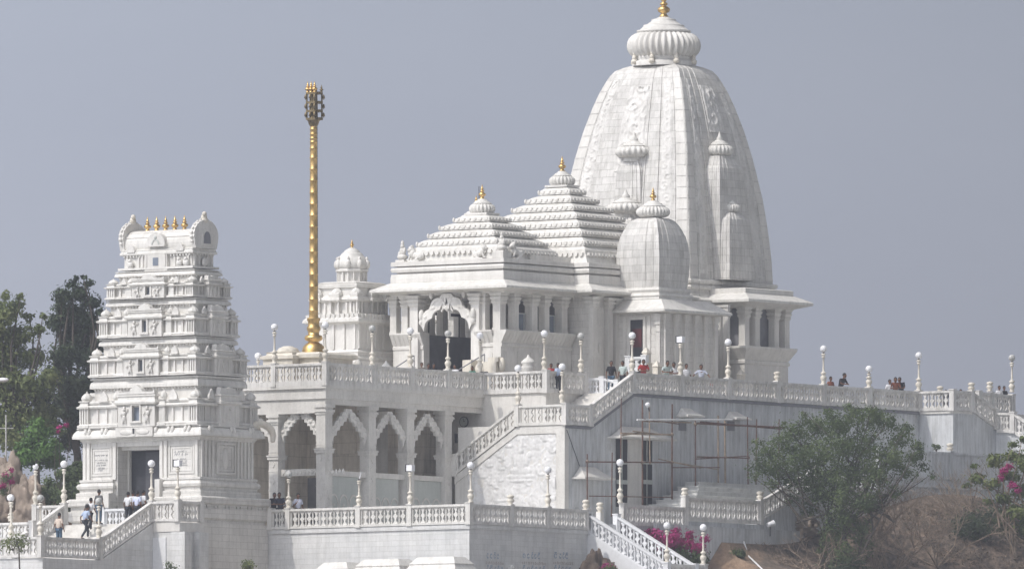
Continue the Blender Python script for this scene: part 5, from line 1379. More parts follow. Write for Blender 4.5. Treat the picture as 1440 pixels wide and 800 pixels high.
tabS=[(88.5,1.0,.7),(90,1.45,1.05),(92,1.80,1.30),(96,2.18,1.60),(102,2.38,1.78),(110,2.55,1.94),(126,2.85,2.18),(145,3.12,2.42),(178,3.50,2.78),(215,3.84,3.10),(241,4.02,3.30),(273,4.24,3.52),(300,4.37,3.66),(330,4.50,3.78),(360,4.60,3.86),(391,4.66,3.90)]
stS=[(.80,.80,.04),(.52,.52,.06),(.30,.30,.05)]
to,plans=curved_tower(AC,bS,tabS,stS,tp,'curved_tower',sz)
# raised corner ribs made of rounded blocks, carved central bands
def on_plan(i,side,f):
    z,pl=plans[i]
def interp(z):
    for i in range(len(plans)-1):
        if plans[i][0]<=z<=plans[i+1][0]:
            t=(z-plans[i][0])/(plans[i+1][0]-plans[i][0]); return i,t
    return len(plans)-2,1
def dims(z,tb=None):
    i,t=interp(z); x0=max(p[0] for p in plans[i][1])-AC; x1=max(p[0] for p in plans[i+1][1])-AC; y0=bS-min(p[1] for p in plans[i][1]); y1=bS-min(p[1] for p in plans[i+1][1])
    return x0+(x1-x0)*t,y0+(y1-y0)*t
z0s=plans[0][0]; z1s=plans[-1][0]
# blocks on the rounded corner strips
dz=.62; z=z0s+.1
for s in ((1,-1),(1,1),(-1,-1)):
    q=MB()
    z=z0s+.1
    while z<sz(112,2.6,2):
        def cw_(zz):
            x,y=dims(zz); k=(x-AC*0)/ (4.66+.29); tot=.15*(.45+.55*x/4.8); return x-tot, y-tot
        (xa,ya),(xb,yb)=cw_(z+.03),cw_(z+dz-.03)
        for (fx0,fx1,ax) in ((.82,.985,'f'),(.82,.985,'s')):
            o_=.025
            if ax=='f':
                vs=[]
                for (x,y,zz) in((xa,ya,z+.03),(xb,yb,z+dz-.03)):
                    for f in(fx0,fx1): vs.append((AC+s[0]*x*f,bS+s[1]*(y+o_),zz))
                vs=[vs[0],vs[1],vs[3],vs[2]]
                cpt=[(v[0],v[1]-s[1]*.10,v[2]) for v in vs]
                q.add(vs+cpt,[(0,1,2,3),(0,4,5,1),(1,5,6,2),(2,6,7,3),(3,7,4,0)])
            else:
                vs=[]
                for (x,y,zz) in((xa,ya,z+.03),(xb,yb,z+dz-.03)):
                    for f in(fx0,fx1): vs.append((AC+s[0]*(x+o_),bS+s[1]*y*f,zz))
                vs=[vs[0],vs[1],vs[3],vs[2]]
                cpt=[(v[0]-s[0]*.08,v[1],v[2]) for v in vs]
                q.add(vs+cpt,[(0,1,2,3),(0,4,5,1),(1,5,6,2),(2,6,7,3),(3,7,4,0)])
        z+=dz
    q.build('corner_rib',M['marble'],to)
# carved strips up the faces (relief scrolls)
def strip(side,f0,f1,zA,zB,off,parent,name='carved_band',amp=.07,seed=0):
    q=MB(); nz=int((zB-zA)/.06); nu=max(4,int((f1-f0)*4.6/.06)); vs=[];fs=[]
    for j in range(nz+1):
        z=zA+(zB-zA)*j/nz; x,y=dims(z); tot=.15*(.45+.55*x/4.8); X,Y=x-tot,y-tot
        for i in range(nu+1):
            f=f0+(f1-f0)*i/nu
            af=abs(f)
            kk=(.45+.55*x/5.0); st=(0 if af>.8 else .04*kk if af>.52 else .10*kk if af>.30 else .15*kk)
            edge=min(1,min(i,nu-i)/1.5)
            cv=noise.noise(Vector((f*7+seed,z*1.7,seed)));
            wd=(f1-f0)*X; uu=(f-f0)/(f1-f0)*wd; per=wd*1.0; kz_=int((z-zA)/per); zc_=zA+(kz_+.5)*per; cx_=wd*(.5+(.12 if kz_%2 else -.12)); rr_=math.hypot(uu-cx_,z-zc_)/wd; th_=math.atan2(z-zc_,(uu-cx_)*(1 if kz_%2 else -1))
            sp_=max(0,math.cos(rr_*17-th_))*max(0,1-rr_*1.7); h=off+edge*(.012+amp*(1.2*sp_+.45*(1-min(1,abs(cv)*3)))+amp*.35*noise.noise(Vector((f*22,z*4.5,seed))))
            if side=='f': vs.append((AC+f*X,bS-(Y+st)-h,z))
            else: vs.append((AC+(X+st)+h,bS+f*Y,z))
    for j in range(nz):
        for i in range(nu):
            a=j*(nu+1)+i; fs.append((a,a+1,a+nu+2,a+nu+1))
    q.add(vs,fs,smooth=True); q.build(name,M['shikrel'],parent)
strip('f',-.24,.24,Z_at(240,AC,bS-4),Z_at(122,AC,bS-2.5),.01,to,seed=1,amp=.10)
strip('f',.56,.74,z0s+.3,Z_at(112,AC,bS-2.2),.0,to,seed=2)
strip('f',-.78,-.60,z0s+.3,Z_at(112,AC,bS-2.2),.0,to,seed=3)
strip('s',-.76,-.58,z0s+.3,Z_at(112,AC,bS-2.2),.0,to,seed=4)
strip('s',-.26,.26,Z_at(185,AC,bS-4),Z_at(120,AC,bS-2.5),.01,to,seed=5,amp=.12)
strip('s',.56,.74,z0s+.3,Z_at(130,AC,bS-2.2),.0,to,seed=6)
# neck, corner figures, great disc, finial
zc=lambda py: Z_at(py,AC,bS)
q=MB(); q.lathe(AC,bS,[(1.75,zc(94)),(1.75,zc(88)),(1.55,zc(86)),(1.62,zc(84)),(1.62,zc(80)),(1.4,zc(79))],32); q.build('neck',M['marble'],tp)
for k in range(8):
    q=MB(); t=2*PI*k/8+.25; x=AC+1.78*math.cos(t); y=bS+1.78*math.sin(t); z=zc(91)
    q.ball((x,y,z+.1),.16,8,6,(1.2,1.2,.9)); q.ball((x,y,z+.32),.12,8,6,(1.1,1,1.3)); q.ball((x,y,z+.52),.08,8,6,(1,1,1.2)); q.ball((x,y,z+.64),.04,6,5,(1,1,1.6)); q.build('seated_figure',M['cream'],tp)
H=zc(30)-zc(84)
amalaka(AC,bS,zc(84),zc(84)+H*1.10,2.07,tp,34,n=204,m='marble')
kalasha(AC,bS,zc(25),1.35,tp,n=20)
# mouldings under the tower
pb=ratha(AC,bS,4.66,3.90,stS)
q=MB(); zz=lambda py: sz(py,4.7,3.9)
q.loft(pb,[(0,zz(391)),(.16,zz(391.5)),(.20,zz(394)),(.16,zz(397.5)),(.04,zz(398)),(.04,zz(400)),(.17,zz(400.5)),(.22,zz(403)),(.17,zz(406)),(.05,zz(406.5)),(.08,zz(412)),(.26,zz(413)),(.26,zz(418)),(0,zz(419))][::-1])
q.build('tower_base_moulding',M['marble'],tp)
q=MB(); q.box(AC-4.6,AC+4.5,bS-3.85,bS+3.85,0,zz(418)); q.box(AC-4.6,AC+4.3,b2f+2,bS-3,0,zz(412)); q.build('sanctum_wall',M['block'],tp)
# attached half towers on the faces
def mini(side,px,py_disc,w,rdisc,pybase,off=.0,hw=None):
    """half curved tower against a face"""
    if side=='f':
        # find a from px with b near the face
        b=bS-4.2; a=A_at(px,b)
    else:
        a=AC+4.3; b=B_at(px,a)
    return a,b
def minitower(a,b,zt,zb,w,rd,parent,hd,top=True,prj=1.0):
    tb=[]
    n=10
    q=MB(); rs=[]; pl=[]
    for i in range(n+1):
        t=i/n; z=zb+(zt-zb)*t; ww=w*(1-.10*t-.22*t**5) if t<1 else w*.46
        pl.append((z,ratha(a,b,ww,ww*prj,[(.72,.72,.03),(.4,.4,.03)])))
    n2=len(pl[0][1]); base=pl[0][1]; us=[0]
    for k in range(n2): 
        p,p2=base[k],base[(k+1)%n2]; us.append(us[-1]+math.hypot(p2[0]-p[0],p2[1]-p[1]))
    for i in range(n):
        for k in range(n2):
            k2=(k+1)%n2; z0,p0=pl[i]; z1,p1=pl[i+1]
            q.add([(*p0[k],z0),(*p0[k2],z0),(*p1[k2],z1),(*p1[k],z1)],[(0,1,2,3)],False,0,[(us[k],z0),(us[k+1],z0),(us[k+1],z1),(us[k],z1)])
    q.add([(x,y,pl[-1][0]) for x,y in pl[-1][1]],[tuple(range(n2))])
    o=q.build('half_tower',M['shik'],parent)
    amalaka(a,b,zt+.05,zt+hd,rd,o,20)
    q=MB(); q.lathe(a,b,[(rd*.2,zt+hd*.95),(rd*.24,zt+hd*1.05),(rd*.12,zt+hd*1.2),(rd*.03,zt+hd*1.45)],10); q.build('stone_finial',M['bright'],o)
    return o
# front face mini (upper, lower) ; right face (upper, lower)
zb_=zz(391)
def facedist(z,side):
    x,y=dims(z); return (AC+x if side=='s' else bS-y)
zf1=Z_at(222,AC,bS-4.2); bf=facedist(zf1,'f'); 
a_=A_at(882,bf-.5); minitower(a_,bf+.15,zf1,zb_,1.0,1.08,tp,1.0,prj=.7)
zf2=Z_at(302,AC,bS-4.6); bf2=facedist(zf2,'f'); a_=A_at(874,bf2-1.0); minitower(a_,bf2-.6,zf2,zb_,1.0,1.05,tp,.95,prj=.7)
zs1_=Z_at(221,AC+4,bS); xs1=facedist(zs1_,'s'); b_=B_at(1014,xs1+.25); minitower(xs1+.15,b_,zs1_,zb_,1.0,.78,tp,.95,prj=1.35)
zs2_=Z_at(301,AC+4.4,bS); xs2=facedist(zs2_,'s'); b_=B_at(1030,xs2+.6); minitower(xs2+.45,b_,zs2_,zb_,.80,.56,tp,.75,prj=1.45)

# ----------------------------------------------------------------- side shrines
def side_shrine(sgn,parent_name,label=None):
    a_s=AC+sgn*(6.06); b_s=bc2+.2; w=1.43
    f=lambda py,w=1.43: Z_at(py,.46+w,b_s-w)
    tabm=[(303.5,.35,.35),(304.5,.62,.62),(307,.82,.80),(312,.98,.96),(319,1.12,1.10),(330,1.29,1.26),(343,1.40,1.37),(356,1.45,1.41),(372,1.45,1.41),(390,1.40,1.36),(404,1.34,1.31)]
    zf=lambda p,a,b: f(p)
    o,_=curved_tower(a_s,b_s,tabm,[(.72,.72,.03),(.38,.38,.03)],tp,'side_tower',zf)
    amalaka(a_s,b_s,f(303),f(279),.94,o,26)
    kalasha(a_s,b_s,f(279),.72,o)
    q=MB(); pb=rect(a_s-1.5,a_s+1.5,b_s-1.5,b_s+1.5); q.loft(pb,[(-.1,f(403.5)),(-.02,f(404)),(.03,f(407)),(-.04,f(410)),(-.06,f(411)),(.05,f(412)),(.1,f(415)),(.02,f(417)),(.05,f(420)),(.0,f(421))][::-1]); q.build('base_moulding',M['marble'],o)
    body=rect(min(a_s-1.5*sgn,a_s+1.9*sgn)-0,max(a_s-1.5*sgn,a_s+1.9*sgn),b_s-1.75,b_s+3.3)
    q=MB(); q.loft(body,[(.02,f(441)),(.3,f(440)),(.62,f(439)),(.62,f(436)),(.5,f(434.5)),(.05,f(426)),(-.2,f(421)),(-.3,f(420))]); q.build('eave',M['bright'],o)
    q=MB(); q.loft(body,[(.1,0),(.1,.3),(0,.32),(0,f(441))]); q.build('shrine_wall',M['block'],o)
    return a_s,b_s,body,f,o
a_s,b_s,body,f,o=side_shrine(1,'')
xr=body[1][0]; yf=body[0][1]
q=MB(); a0,a1=A_at(887,yf),A_at(905,yf); zt_=Z_at(450,a0,yf)
q.box(a0,a1,yf-.02,yf+.2,0,zt_); dd=q.build('doorway',M['dark'],o)
q=MB(); q.box(a0+.15,a1-.1,yf-.05,yf-.021,zt_-1.5,zt_-.5); q.build('red_curtain',M['red'],dd)
q=MB(); q.box(a0-.18,a0,yf-.07,yf,0,zt_+.16); q.box(a1,a1+.18,yf-.07,yf,0,zt_+.16); q.box(a0,a1,yf-.07,yf,zt_,zt_+.16); q.box(a0-.5,a0-.3,yf-.06,yf,0,zt_+.2);q.box(a1+.3,a1+.5,yf-.06,yf,0,zt_+.2)
q.box(a0+.2,a0+.6,yf-.03,yf,zt_+.02,zt_+.12); q.build('door_frame',M['marble'],dd)
def pil(a,b,ax,w=.28):
    q=MB(); zt=f(441)
    for k,(ww,za,zb2) in enumerate(((1.15,.3,.6),(1,.6,zt-1.0),(1.25,zt-1.0,zt-.9),(.95,zt-.9,zt-.6),(1.3,zt-.6,zt-.5),(1.1,zt-.5,zt-.35),(1.45,zt-.35,zt-.22),(1.6,zt-.22,zt-.002))):
        if ax=='a': q.box(a,a+.14*ww,b-w*ww/2,b+w*ww/2,za,zb2)
        else: q.box(a-w*ww/2,a+w*ww/2,b-.14*ww,b,za,zb2)
    return q.build('pilaster',M['marble'],o)
for k in range(6): pil(xr,yf+.25+k*.92,'a')
pil(body[1][0]-.2,yf,'b'); pil(body[0][0]+.15,yf,'b',.22)
# mirrored one beyond the ridge (only its tip shows)
side_shrine(-1,'')

# ----------------------------------------------------------------- side porch of the sanctum
ap=A_at(1050,bS-2.0); b_p0=bS-2.2; b_p1=bS+2.2
ap=A_at(1048,b_p0); print('porch a',ap)
zpf=lambda py: Z_at(py,ap,b_p0)
pp=rect(AC+4.4,ap,b_p0,b_p1)
pp=[(AC+4.4,b_p0),(ap,b_p0),(ap,b_p1),(AC+4.4,b_p1)]
q=MB(); q.loft(pp,[(0,zpf(432)),(.15,zpf(430)),(.85,zpf(425)),(.85,zpf(421.5)),(.7,zpf(419)),(.1,zpf(412)),(0,zpf(411))]); q.build('porch_eave',M['bright'],tp)
q=MB(); q.loft(pp,[(-.1,zpf(413)),(.06,zpf(412)),(.06,zpf(405)),(-.05,zpf(404)),(-.4,zpf(403.5))]); q.build('porch_cornice',M['marble'],tp)
# eave over the rest of the sanctum
ss=[(AC-4.7,bS-3.9),(AC+4.6,bS-3.9),(AC+4.6,bS+3.9),(AC-4.7,bS+3.9)]
q=MB(); q.loft(ss,[(0,zz(431)),(.2,zz(430)),(.9,zz(425)),(.9,zz(422)),(.1,zz(413)),(0,zz(412))]); q.build('sanctum_eave',M['bright'],tp)
for b in (b_p0+.3,b_p0+1.3,b_p1-1.3,b_p1-.3): tcol(ap-.3,b,zpf(487),zpf(431),.42,tp)
for a in (ap-1.6,): tcol(a,b_p0+.3,zpf(487),zpf(431),.42,tp)
q=MB()
z1_,z2_,z3_=zpf(486),zpf(489),zpf(505)
q.loft([(AC+4.4,b_p0),(ap,b_p0),(ap,b_p1),(AC+4.4,b_p1)],[(-.15,-.2),(-.15,z3_-.25),(-.08,z3_-.2),(-.08,z3_-.05),(-.15,z3_),(.22,z2_),(.22,z1_),(.1,z1_)])
q.build('porch_seat_wall',M['marble'],tp)
q=MB(); q.box(AC+4.45,ap-.6,b_p0+.5,b_p1-.5,zpf(487),zpf(431)); q.build('porch_inner_wall',M['dim'],tp)
for b in(bS-3.6,bS-2.9): pass
for px in(1012,1022):
    b=bS-3.9; a=A_at(px,b)
    q=MB(); q.box(a-.16,a+.16,b-.14,b+.05,0,zz(431)); q.box(a-.22,a+.22,b-.2,b,zz(440),zz(436)); q.box(a-.25,a+.25,b-.22,b,zz(434),zz(431)); q.build('pilaster',M['marble'],tp)
# ================================================================= LAMPS AND URNS
def onb(px,val,plane,z): 
    return (A_at(px,val),val,z+.08) if plane=='b' else (val,B_at(px,val),z+.08)
zU=ZRU
lamp('globe',onb(386,B1,'b',zU),'globe lamp behind the balustrade corner, left of the golden flagstaff')
lamp('globe',onb(457.5,A1,'a',zU),'globe lamp on the corner post right beside the golden flagstaff')
lamp('dusty',onb(523.5,A1,'a',zU),'lamp with a dusty head in front of the small tower shrine')
lamp('globe',onb(577,A1,'a',zU),'globe lamp in front of the left jamb of the hall entrance')
lamp('dusty',onb(630,A1,'a',zU),'dusty globe lamp in front of the dark hall entrance')
lamp('globe',onb(675,A1,'a',zU),'globe lamp where the shaded upper balustrade meets the short lit one')
lamp('globe',onb(765.5,B2,'b',zU),'globe lamp on the right end of the short lit upper balustrade')
lamp('dusty',onb(817,A3,'a',zU),'lamp at the head of the upper stair with a dusty globe')
lamp('globe',(A_at(363,B1+6),B1+6,zU-.4),'small distant globe lamp left of the flagstaff, right of the gate tower',1.35)
zz6=ZR6
lamp('globe',onb(889,AR,'a',zz6),'globe lamp in front of the dark shrine doorway')
lamp('flood',onb(957,AR,'a',zz6),'box shaped floodlight lamp on the long wall balustrade')
lamp('globe',onb(1024,AR,'a',zz6),'globe lamp in front of the sanctum porch')
urn(onb(1093,AR,'a',zz6),'marble urn on the long balustrade at the right edge of the sanctum porch')
lamp('globe',onb(1158,AR,'a',zz6),'globe lamp against the sky, first one right of the temple')
lamp('short',onb(1222,AR,'a',zz6),'short lamp against the sky with a grey globe',1.9)
lamp('globe',onb(1292,AR,'a',zz6),'globe lamp at the right end of the long balustrade')
urn(onb(1322,AR-1.2,'a',zz6-.1),'marble urn behind the bastion balustrade, left one')
urn((aB1,bB2,zb+.0),'marble urn on the right corner of the bastion')
zc9=Z_at(551,AR-1.5,B_at(1390,AR-1.5))
urn(onb(1392,AR-1.5,'a',zc9),'marble urn behind the far right stair')
lamp('dusty',onb(1423,AR-1.5,'a',zc9),'grey globe lamp at the far right end, beside two visitors')
lamp('globe',onb(728.5,BR,'b',ZLAND),'globe lamp at the top of the sunlit flight, left end of the stair landing')
lamp('globe',onb(790.5,BR,'b',ZLAND),'globe lamp on the outer corner of the stair landing')
lamp('dusty',onb(406,BL,'b',ZRL),'globe lamp among the visitors at the left end of the low balustrade',1.95)
lamp('bare',onb(505,BL,'b',ZRL),'lamp post with its globe missing in front of the pavilion',1.7)
lamp('flood',onb(577,BL,'b',ZRL),'floodlight lamp on the low balustrade in front of the pavilion arches')
lamp('globe',onb(662,BL,'b',ZRL),'globe lamp on the corner post of the low terrace')
urn(onb(718,AL,'a',ZRL),'marble urn on the shaded low balustrade below the relief')
lamp('globe',onb(770.5,AL,'a',ZRL),'globe lamp standing in front of the carved relief')
urn(onb(824,AL,'a',ZRL-.05),'marble urn at the top of the white stair, near side')
urn(onb(843.5,AL-1.5,'a',ZRL-.05),'marble urn at the top of the white stair, far side')
p=onb(843.5,AL-1.5,'a',ZRL-.05); q=MB(); q.box(p[0]-.15,p[0]+.15,p[1]-.15,p[1]+.15,ZL,p[2]-.03); q.box(p[0]-.19,p[0]+.19,p[1]-.19,p[1]+.19,ZL,ZL+.15); tag(q.build('marble_post',M['bal']),'freestanding marble post under the urn at the top of the white stair','post')
lamp('globe',onb(872,AL,'a',zrA-.0),'tall globe lamp beside the scaffolding at the white stair',2.4)
urn((AL,b963,zrA+.55),'marble urn on the taller post left of the pale steps')
q=MB(); 
urn((AL,b1068,zrB+.02),'marble urn on the post at the foot of the climbing stair by the big tree')
lamp('globe',(aS1,B9,zS1+.08),'globe lamp left of the magenta flowers at the foot of the white stair')
lamp('globe',(aS1,B_at(989,aS1),zS1+.08),'globe lamp right of the magenta flowers')
urn((a5,B_at(1336,a5),zq),'marble urn on the low parapet below the bastion')
# gate tower side
lamp('globe',(asr,bp,zrp+.08),'globe lamp in front of the dark gateway door')
lamp('flood',(-1.1,bp,zrp+.08),'floodlight lamp at the corner of the gate platform')
lamp('globe',(asl,bp,zrp+.08),'globe lamp left of the gate tower at the head of the steps',2.3)
lamp('broken',(A_at(50,bp),bp,Z_at(711,A_at(50,bp),bp)+.08),'lamp post with a broken tilted glass left of the steps',2.3)
lamp('globe',(A_at(15,b7),b7,Z_at(734,A_at(30,b7),b7)+.08),'short globe lamp at the far left edge',1.3)
lamp('dusty',(asr,bS1,zS+.08),'grey globe lamp on the corner post of the lower landing')
lamp('dusty',(asr,bS0,zS+.08),'grey globe lamp in front of the climbing visitors')
lamp('broken',(asl,bS0,zS+.08),'lamp post with damaged head at the foot of the far stair balustrade',2.6)
# lone globe lamp at the bottom edge
g0=PD(720,792,dep(AL+3,-16))
lamp('dusty',(g0[0],g0[1],g0[2]-2.15),'globe lamp peeping over the bottom edge below the shaded wall')
q=MB(); q.box(g0[0]-.3,g0[0]+.3,g0[1]-.3,g0[1]+.3,-30,g0[2]-2.15); tag(q.build('lamp_pier',M['terr']),'square masonry pier under the lone lamp at the bottom edge','pier')

# ================================================================= SCAFFOLD
sf=thing('scaffolding','rusty tied pole scaffolding standing in front of the long grey wall','scaffolding',(AR+1.5,4,ZL),)
as_=AR+1.4
def sp(px,py,da=0): b=B_at(px,as_+da); return (as_+da,b,Z_at(py,as_+da,b))
rs=random.Random(9)
for px,y0,y1,w in ((826,638,722,.06),(860,636,725,.05),(903.5,562,722,.07),(914,565,652,.05),(945,568,722,.07),(978,590,715,.06),(1010,584,700,.06),(1020,590,690,.07),(1052,586,690,.055),(1063,589,690,.05),(1095,589,690,.05),(873,560,650,.045)):
    q=MB(); m='rust' if rs.random()<.7 else 'bamboo'; x1=sp(px+rs.uniform(-1.2,1.2),y0); x0=sp(px,y1)
    x0=(x0[0],x0[1],max(x0[2],ZL)); q.tube(x0,x1,w*.75,w*.6,7)
    k=0
    while x0[2]+k*.9<x1[2]: 
        t=(k*.9)/(x1[2]-x0[2]); q.ball(tuple(x0[i]+(x1[i]-x0[i])*t for i in range(3)),w*.8,7,5,(1,1,.7)); k+=1
    q.build('upright_pole',M[m],sf)
for (pa,ya,pb,yb,m,w) in ((824,649,946,650,'rust',.06),(926,645,985,658,'bamboo',.04),(945,657,1012,657,'rust',.045),(896,590,1030,590,'pipe',.07),(905,592,972,594,'bamboo',.06),(905,589,955,596,'rust',.05),(980,595,1104,601,'rust',.08),(985,593,1098,603,'rust',.06),(873,609,946,611,'bamboo',.08),(875,612,905,607,'bamboo',.06),(890,606,944,612,'bamboo',.05),(980,642,1054,644,'rust',.055),(978,645,1052,641,'rust',.045),(829,697,944,699,'rust',.045),(945,649,1010,660,'bamboo',.035)):
    q=MB(); q.tube(sp(pa,ya,.09),sp(pb,yb,.09),w*.75,w*.65,6); q.build('cross_pole',M[m],sf)
q=MB()
for px,y in((826,649),(903,650),(945,650),(945,611),(978,596),(1010,596),(1020,596),(1010,643),(1020,643),(1052,643),(903,609)):
    p=sp(px,y,.05); q.ball(p,.10,8,6)
q.build('rope_lashing',M['drybark'],sf)
q=MB(); p0=sp(797,604,-1.3);p1=sp(815,655,-1.35); q.tube(p0,p1,.02); tag(q.build('hanging_cable',M['steelblk']),'thin dark cable slanting down the left end of the grey wall','cable')
ft=thing('wall_floodlight','small white floodlight on a stalk high on the scaffold','floodlight',sp(912,570)); q=MB(); p=sp(911,569); q.ball((p[0],p[1],p[2]),.14,8,6,(1,1.3,1)); q.build('lamp_head',M['globe'],ft)
q=MB(); q.tube(p,sp(913,578),.03); q.build('stalk',M['steelblk'],ft)

# ================================================================= LEAFAGE
def leaves(q,clumps,n,size,rd,squash=.8,droop=0,airy=True):
    full0=[]
    if airy:
        full0=list(clumps); sub=[]
        for (x,y,z,r) in clumps:
            for k in range(9 if r>.35 else 4):
                u=Vector((rd.gauss(0,1),rd.gauss(0,1),rd.gauss(0,1))).normalized()*r*rd.uniform(.35,1.05); sub.append((x+u.x,y+u.y,z+u.z*squash,r*rd.uniform(.22,.46)))
        clumps=sub
    full=[(x,y,z,-r) for (x,y,z,r) in full0]; clumps=clumps+full if airy else clumps
    tot=sum(c[3]**2 for c in clumps)
    for (x,y,z,r) in clumps:
        k=int(n*r*r/tot)
        for i in range(k):
            while True:
                u,v,w=rd.uniform(-1,1),rd.uniform(-1,1),rd.uniform(-1,1); l=u*u+v*v+w*w
                if .01<l<1: break
            g=1.25*(l**.5)**.35; u*=g;v*=g;w*=g
            p=Vector((x+u*r,y+v*r,z+w*r*squash-droop*rd.random()*r))
            if r<0: u,v,w=rd.gauss(0,1),rd.gauss(0,1),rd.gauss(0,1); p=Vector((x-u*r*.50,y-v*r*.50,z-w*r*.50*squash+droop*rd.random()*r))
            s=size*rd.uniform(.55,1.3)
            n1=Vector((u+rd.uniform(-1,1),v+rd.uniform(-1,1),w+rd.uniform(-.6,1.2))).normalized()
            t=n1.orthogonal().normalized(); t=Matrix.Rotation(rd.uniform(0,6.28),3,n1)@t; b=n1.cross(t)
            a,bb=t*s*.5,b*s*.28
            q.add([tuple(p-a),tuple(p-a*.1+bb),tuple(p+a),tuple(p-a*.1-bb)],[(0,1,2,3)])
def limb(q,p0,p1,r0,r1,rd,bend=.12,seg=5,n=7):
    P0=Vector(p0);P1=Vector(p1);L_=(P1-P0).length; pts=[P0]; off=Vector((rd.uniform(-1,1),rd.uniform(-1,1),0))*L_*bend
    prev=P0
    for i in range(1,seg+1):
        t=i/seg; p=P0.lerp(P1,t)+off*math.sin(PI*t)+Vector((rd.uniform(-1,1),rd.uniform(-1,1),rd.uniform(-1,1)))*L_*.02
        q.tube(tuple(prev),tuple(p),r0+(r1-r0)*(i-1)/seg,r0+(r1-r0)*t,n); prev=p
    return prev
def tree(name,label,cat,base,fork,clumps,n,size,mat,rd,trunk_r=.22,group=None,squash=.8,stems=1,bark='bark',droop=0,extra=None):
    t=thing(name,label,cat,base,group)
    q=MB()
    if stems==1: limb(q,base,fork,trunk_r,trunk_r*.6,rd,.05)
    for i,c in enumerate(clumps):
        s=fork if stems==1 else (base[0]+rd.uniform(-.25,.25),base[1]+rd.uniform(-.25,.25),base[2])
        if stems>1 and i%max(1,len(clumps)//stems): 
            s=tuple(Vector(base).lerp(Vector(clumps[i-1][:3]),.55))
        limb(q,s,c[:3],trunk_r*.42,trunk_r*.08,rd,.10,5,6)
        for k in range(3):
            e=(c[0]+rd.uniform(-1,1)*c[3]*.8,c[1]+rd.uniform(-1,1)*c[3]*.8,c[2]+rd.uniform(-.6,.8)*c[3]); limb(q,c[:3],e,trunk_r*.09,.012,rd,.1,3,5)
    q.build('trunk',M[bark],t)
    q=MB(); leaves(q,clumps,n,size,rd,squash,droop); q.build('crown',M[mat],t)
    if extra: extra(t)
    return t
rd=random.Random(21)
def clus(lst,d,rd,jit=.6):
    out=[]
    for px,py,rpx_ in lst:
        dd=d+rd.uniform(-1,1)*jit*rpx_/26*2; p=PD(px,py,dd); out.append((*p,rpx_/26.0))
    return out
# left back trees
d=796
cl=clus([(5,440,24),(22,432,14),(-10,470,30),(30,470,20),(55,462,10),(14,500,30),(45,505,22),(-15,530,34),(20,545,30),(50,545,26),(70,530,16),(0,580,32),(40,585,28),(15,615,26),(62,590,22),(8,415,9),(28,418,8),(62,445,6),(40,445,9)],d,rd)
base=PD(20,700,d); base=(base[0],base[1],-8.5)
tree('broadleaf_tree','olive green airy tree at the far left edge','tree',base,PD(22,600,d),cl,17000,.25,'leafmid',rd,.30,'trees left of the gate tower')
d=800
cl=clus([(100,400,9),(124,398,8),(88,418,15),(112,412,14),(130,425,13),(100,440,24),(128,455,18),(80,455,16),(108,475,26),(90,500,24),(122,505,22),(136,485,14),(75,530,20),(105,540,28),(128,550,18),(88,570,26),(115,585,20),(70,600,20),(100,615,26),(60,560,14),(118,390,5),(107,392,5),(84,432,9),(139,440,8)],d,rd)
base=PD(100,700,d); base=(base[0],base[1],-8.5)
tree('dark_tree','tall dark green tree directly left of the gate tower','tree',base,PD(102,600,d),cl,24000,.23,'cloud_green',rd,.33,'trees left of the gate tower')
d=776
cl=clus([(54,610,20),(40,630,18),(70,632,18),(54,640,24),(35,645,13),(74,648,14),(54,594,9)],d,rd,.8)
base=PD(54,690,d)
tree('round_shrub','bright green rounded shrub left of the gate tower','shrub',base,PD(54,650,d),cl,9000,.20,'leafbright',rd,.12)
d=774
cl=clus([(75,690,22),(100,672,20),(60,705,20),(90,700,22),(45,712,14),(118,660,14),(30,720,12),(110,690,16)],d,rd,.8)
tree('hedge_bush','mixed dark bushes beneath the round shrub, behind the lamp posts','bush',PD(80,730,d),PD(80,712,d),cl,9000,.20,'leafolive',rd,.1)
def flower(label,lst,d,n,base,green=None,gn=0,size=.14):
    t=thing('bougainvillea',label,'flowering shrub',base,'bougainvillea in bloom'); q=MB(); cl=clus(lst,d,rd,.6)
    for c in cl: limb(q,base,c[:3],.03,.01,rd,.1,4,5)
    q.build('stem',M['bark'],t); q=MB(); leaves(q,cl,n,size,rd,.8); q.build('blossom',M['bloom'],t)
    if green: q=MB(); leaves(q,clus(green,d,rd,.6),gn,.16,rd,.8); q.build('foliage',M['leafolive'],t)
flower('small magenta bougainvillea beside the rock at the far left edge',[(8,668,6),(14,676,7),(4,684,6),(16,660,4)],771,500,PD(10,705,771),[(10,672,9),(5,690,8)],250)
flower('few magenta blooms high among the dark leaves beside the gate tower',[(84,600,4),(93,597,3.5),(82,606,3)],773,150,PD(84,690,773),[(86,606,7)],120)
dF=dep(14.6,-3.4)
flower('large magenta bougainvillea bush between two lamp posts at the foot of the white stair',[(925,752,11),(945,758,15),(965,765,15),(982,770,11),(935,768,12),(955,778,11),(912,748,6),(992,758,8),(950,746,7),(970,750,7)],dF,5200,PD(955,812,dF),[(935,775,15),(960,782,18),(920,760,9),(985,782,12),(950,765,13)],3800,.15)
flower('tip of another magenta bush over the rock at the bottom edge',[(852,796,6),(862,798,5)],dep(15,-12),300,PD(856,830,dep(15,-12)),[(858,802,10)],300)
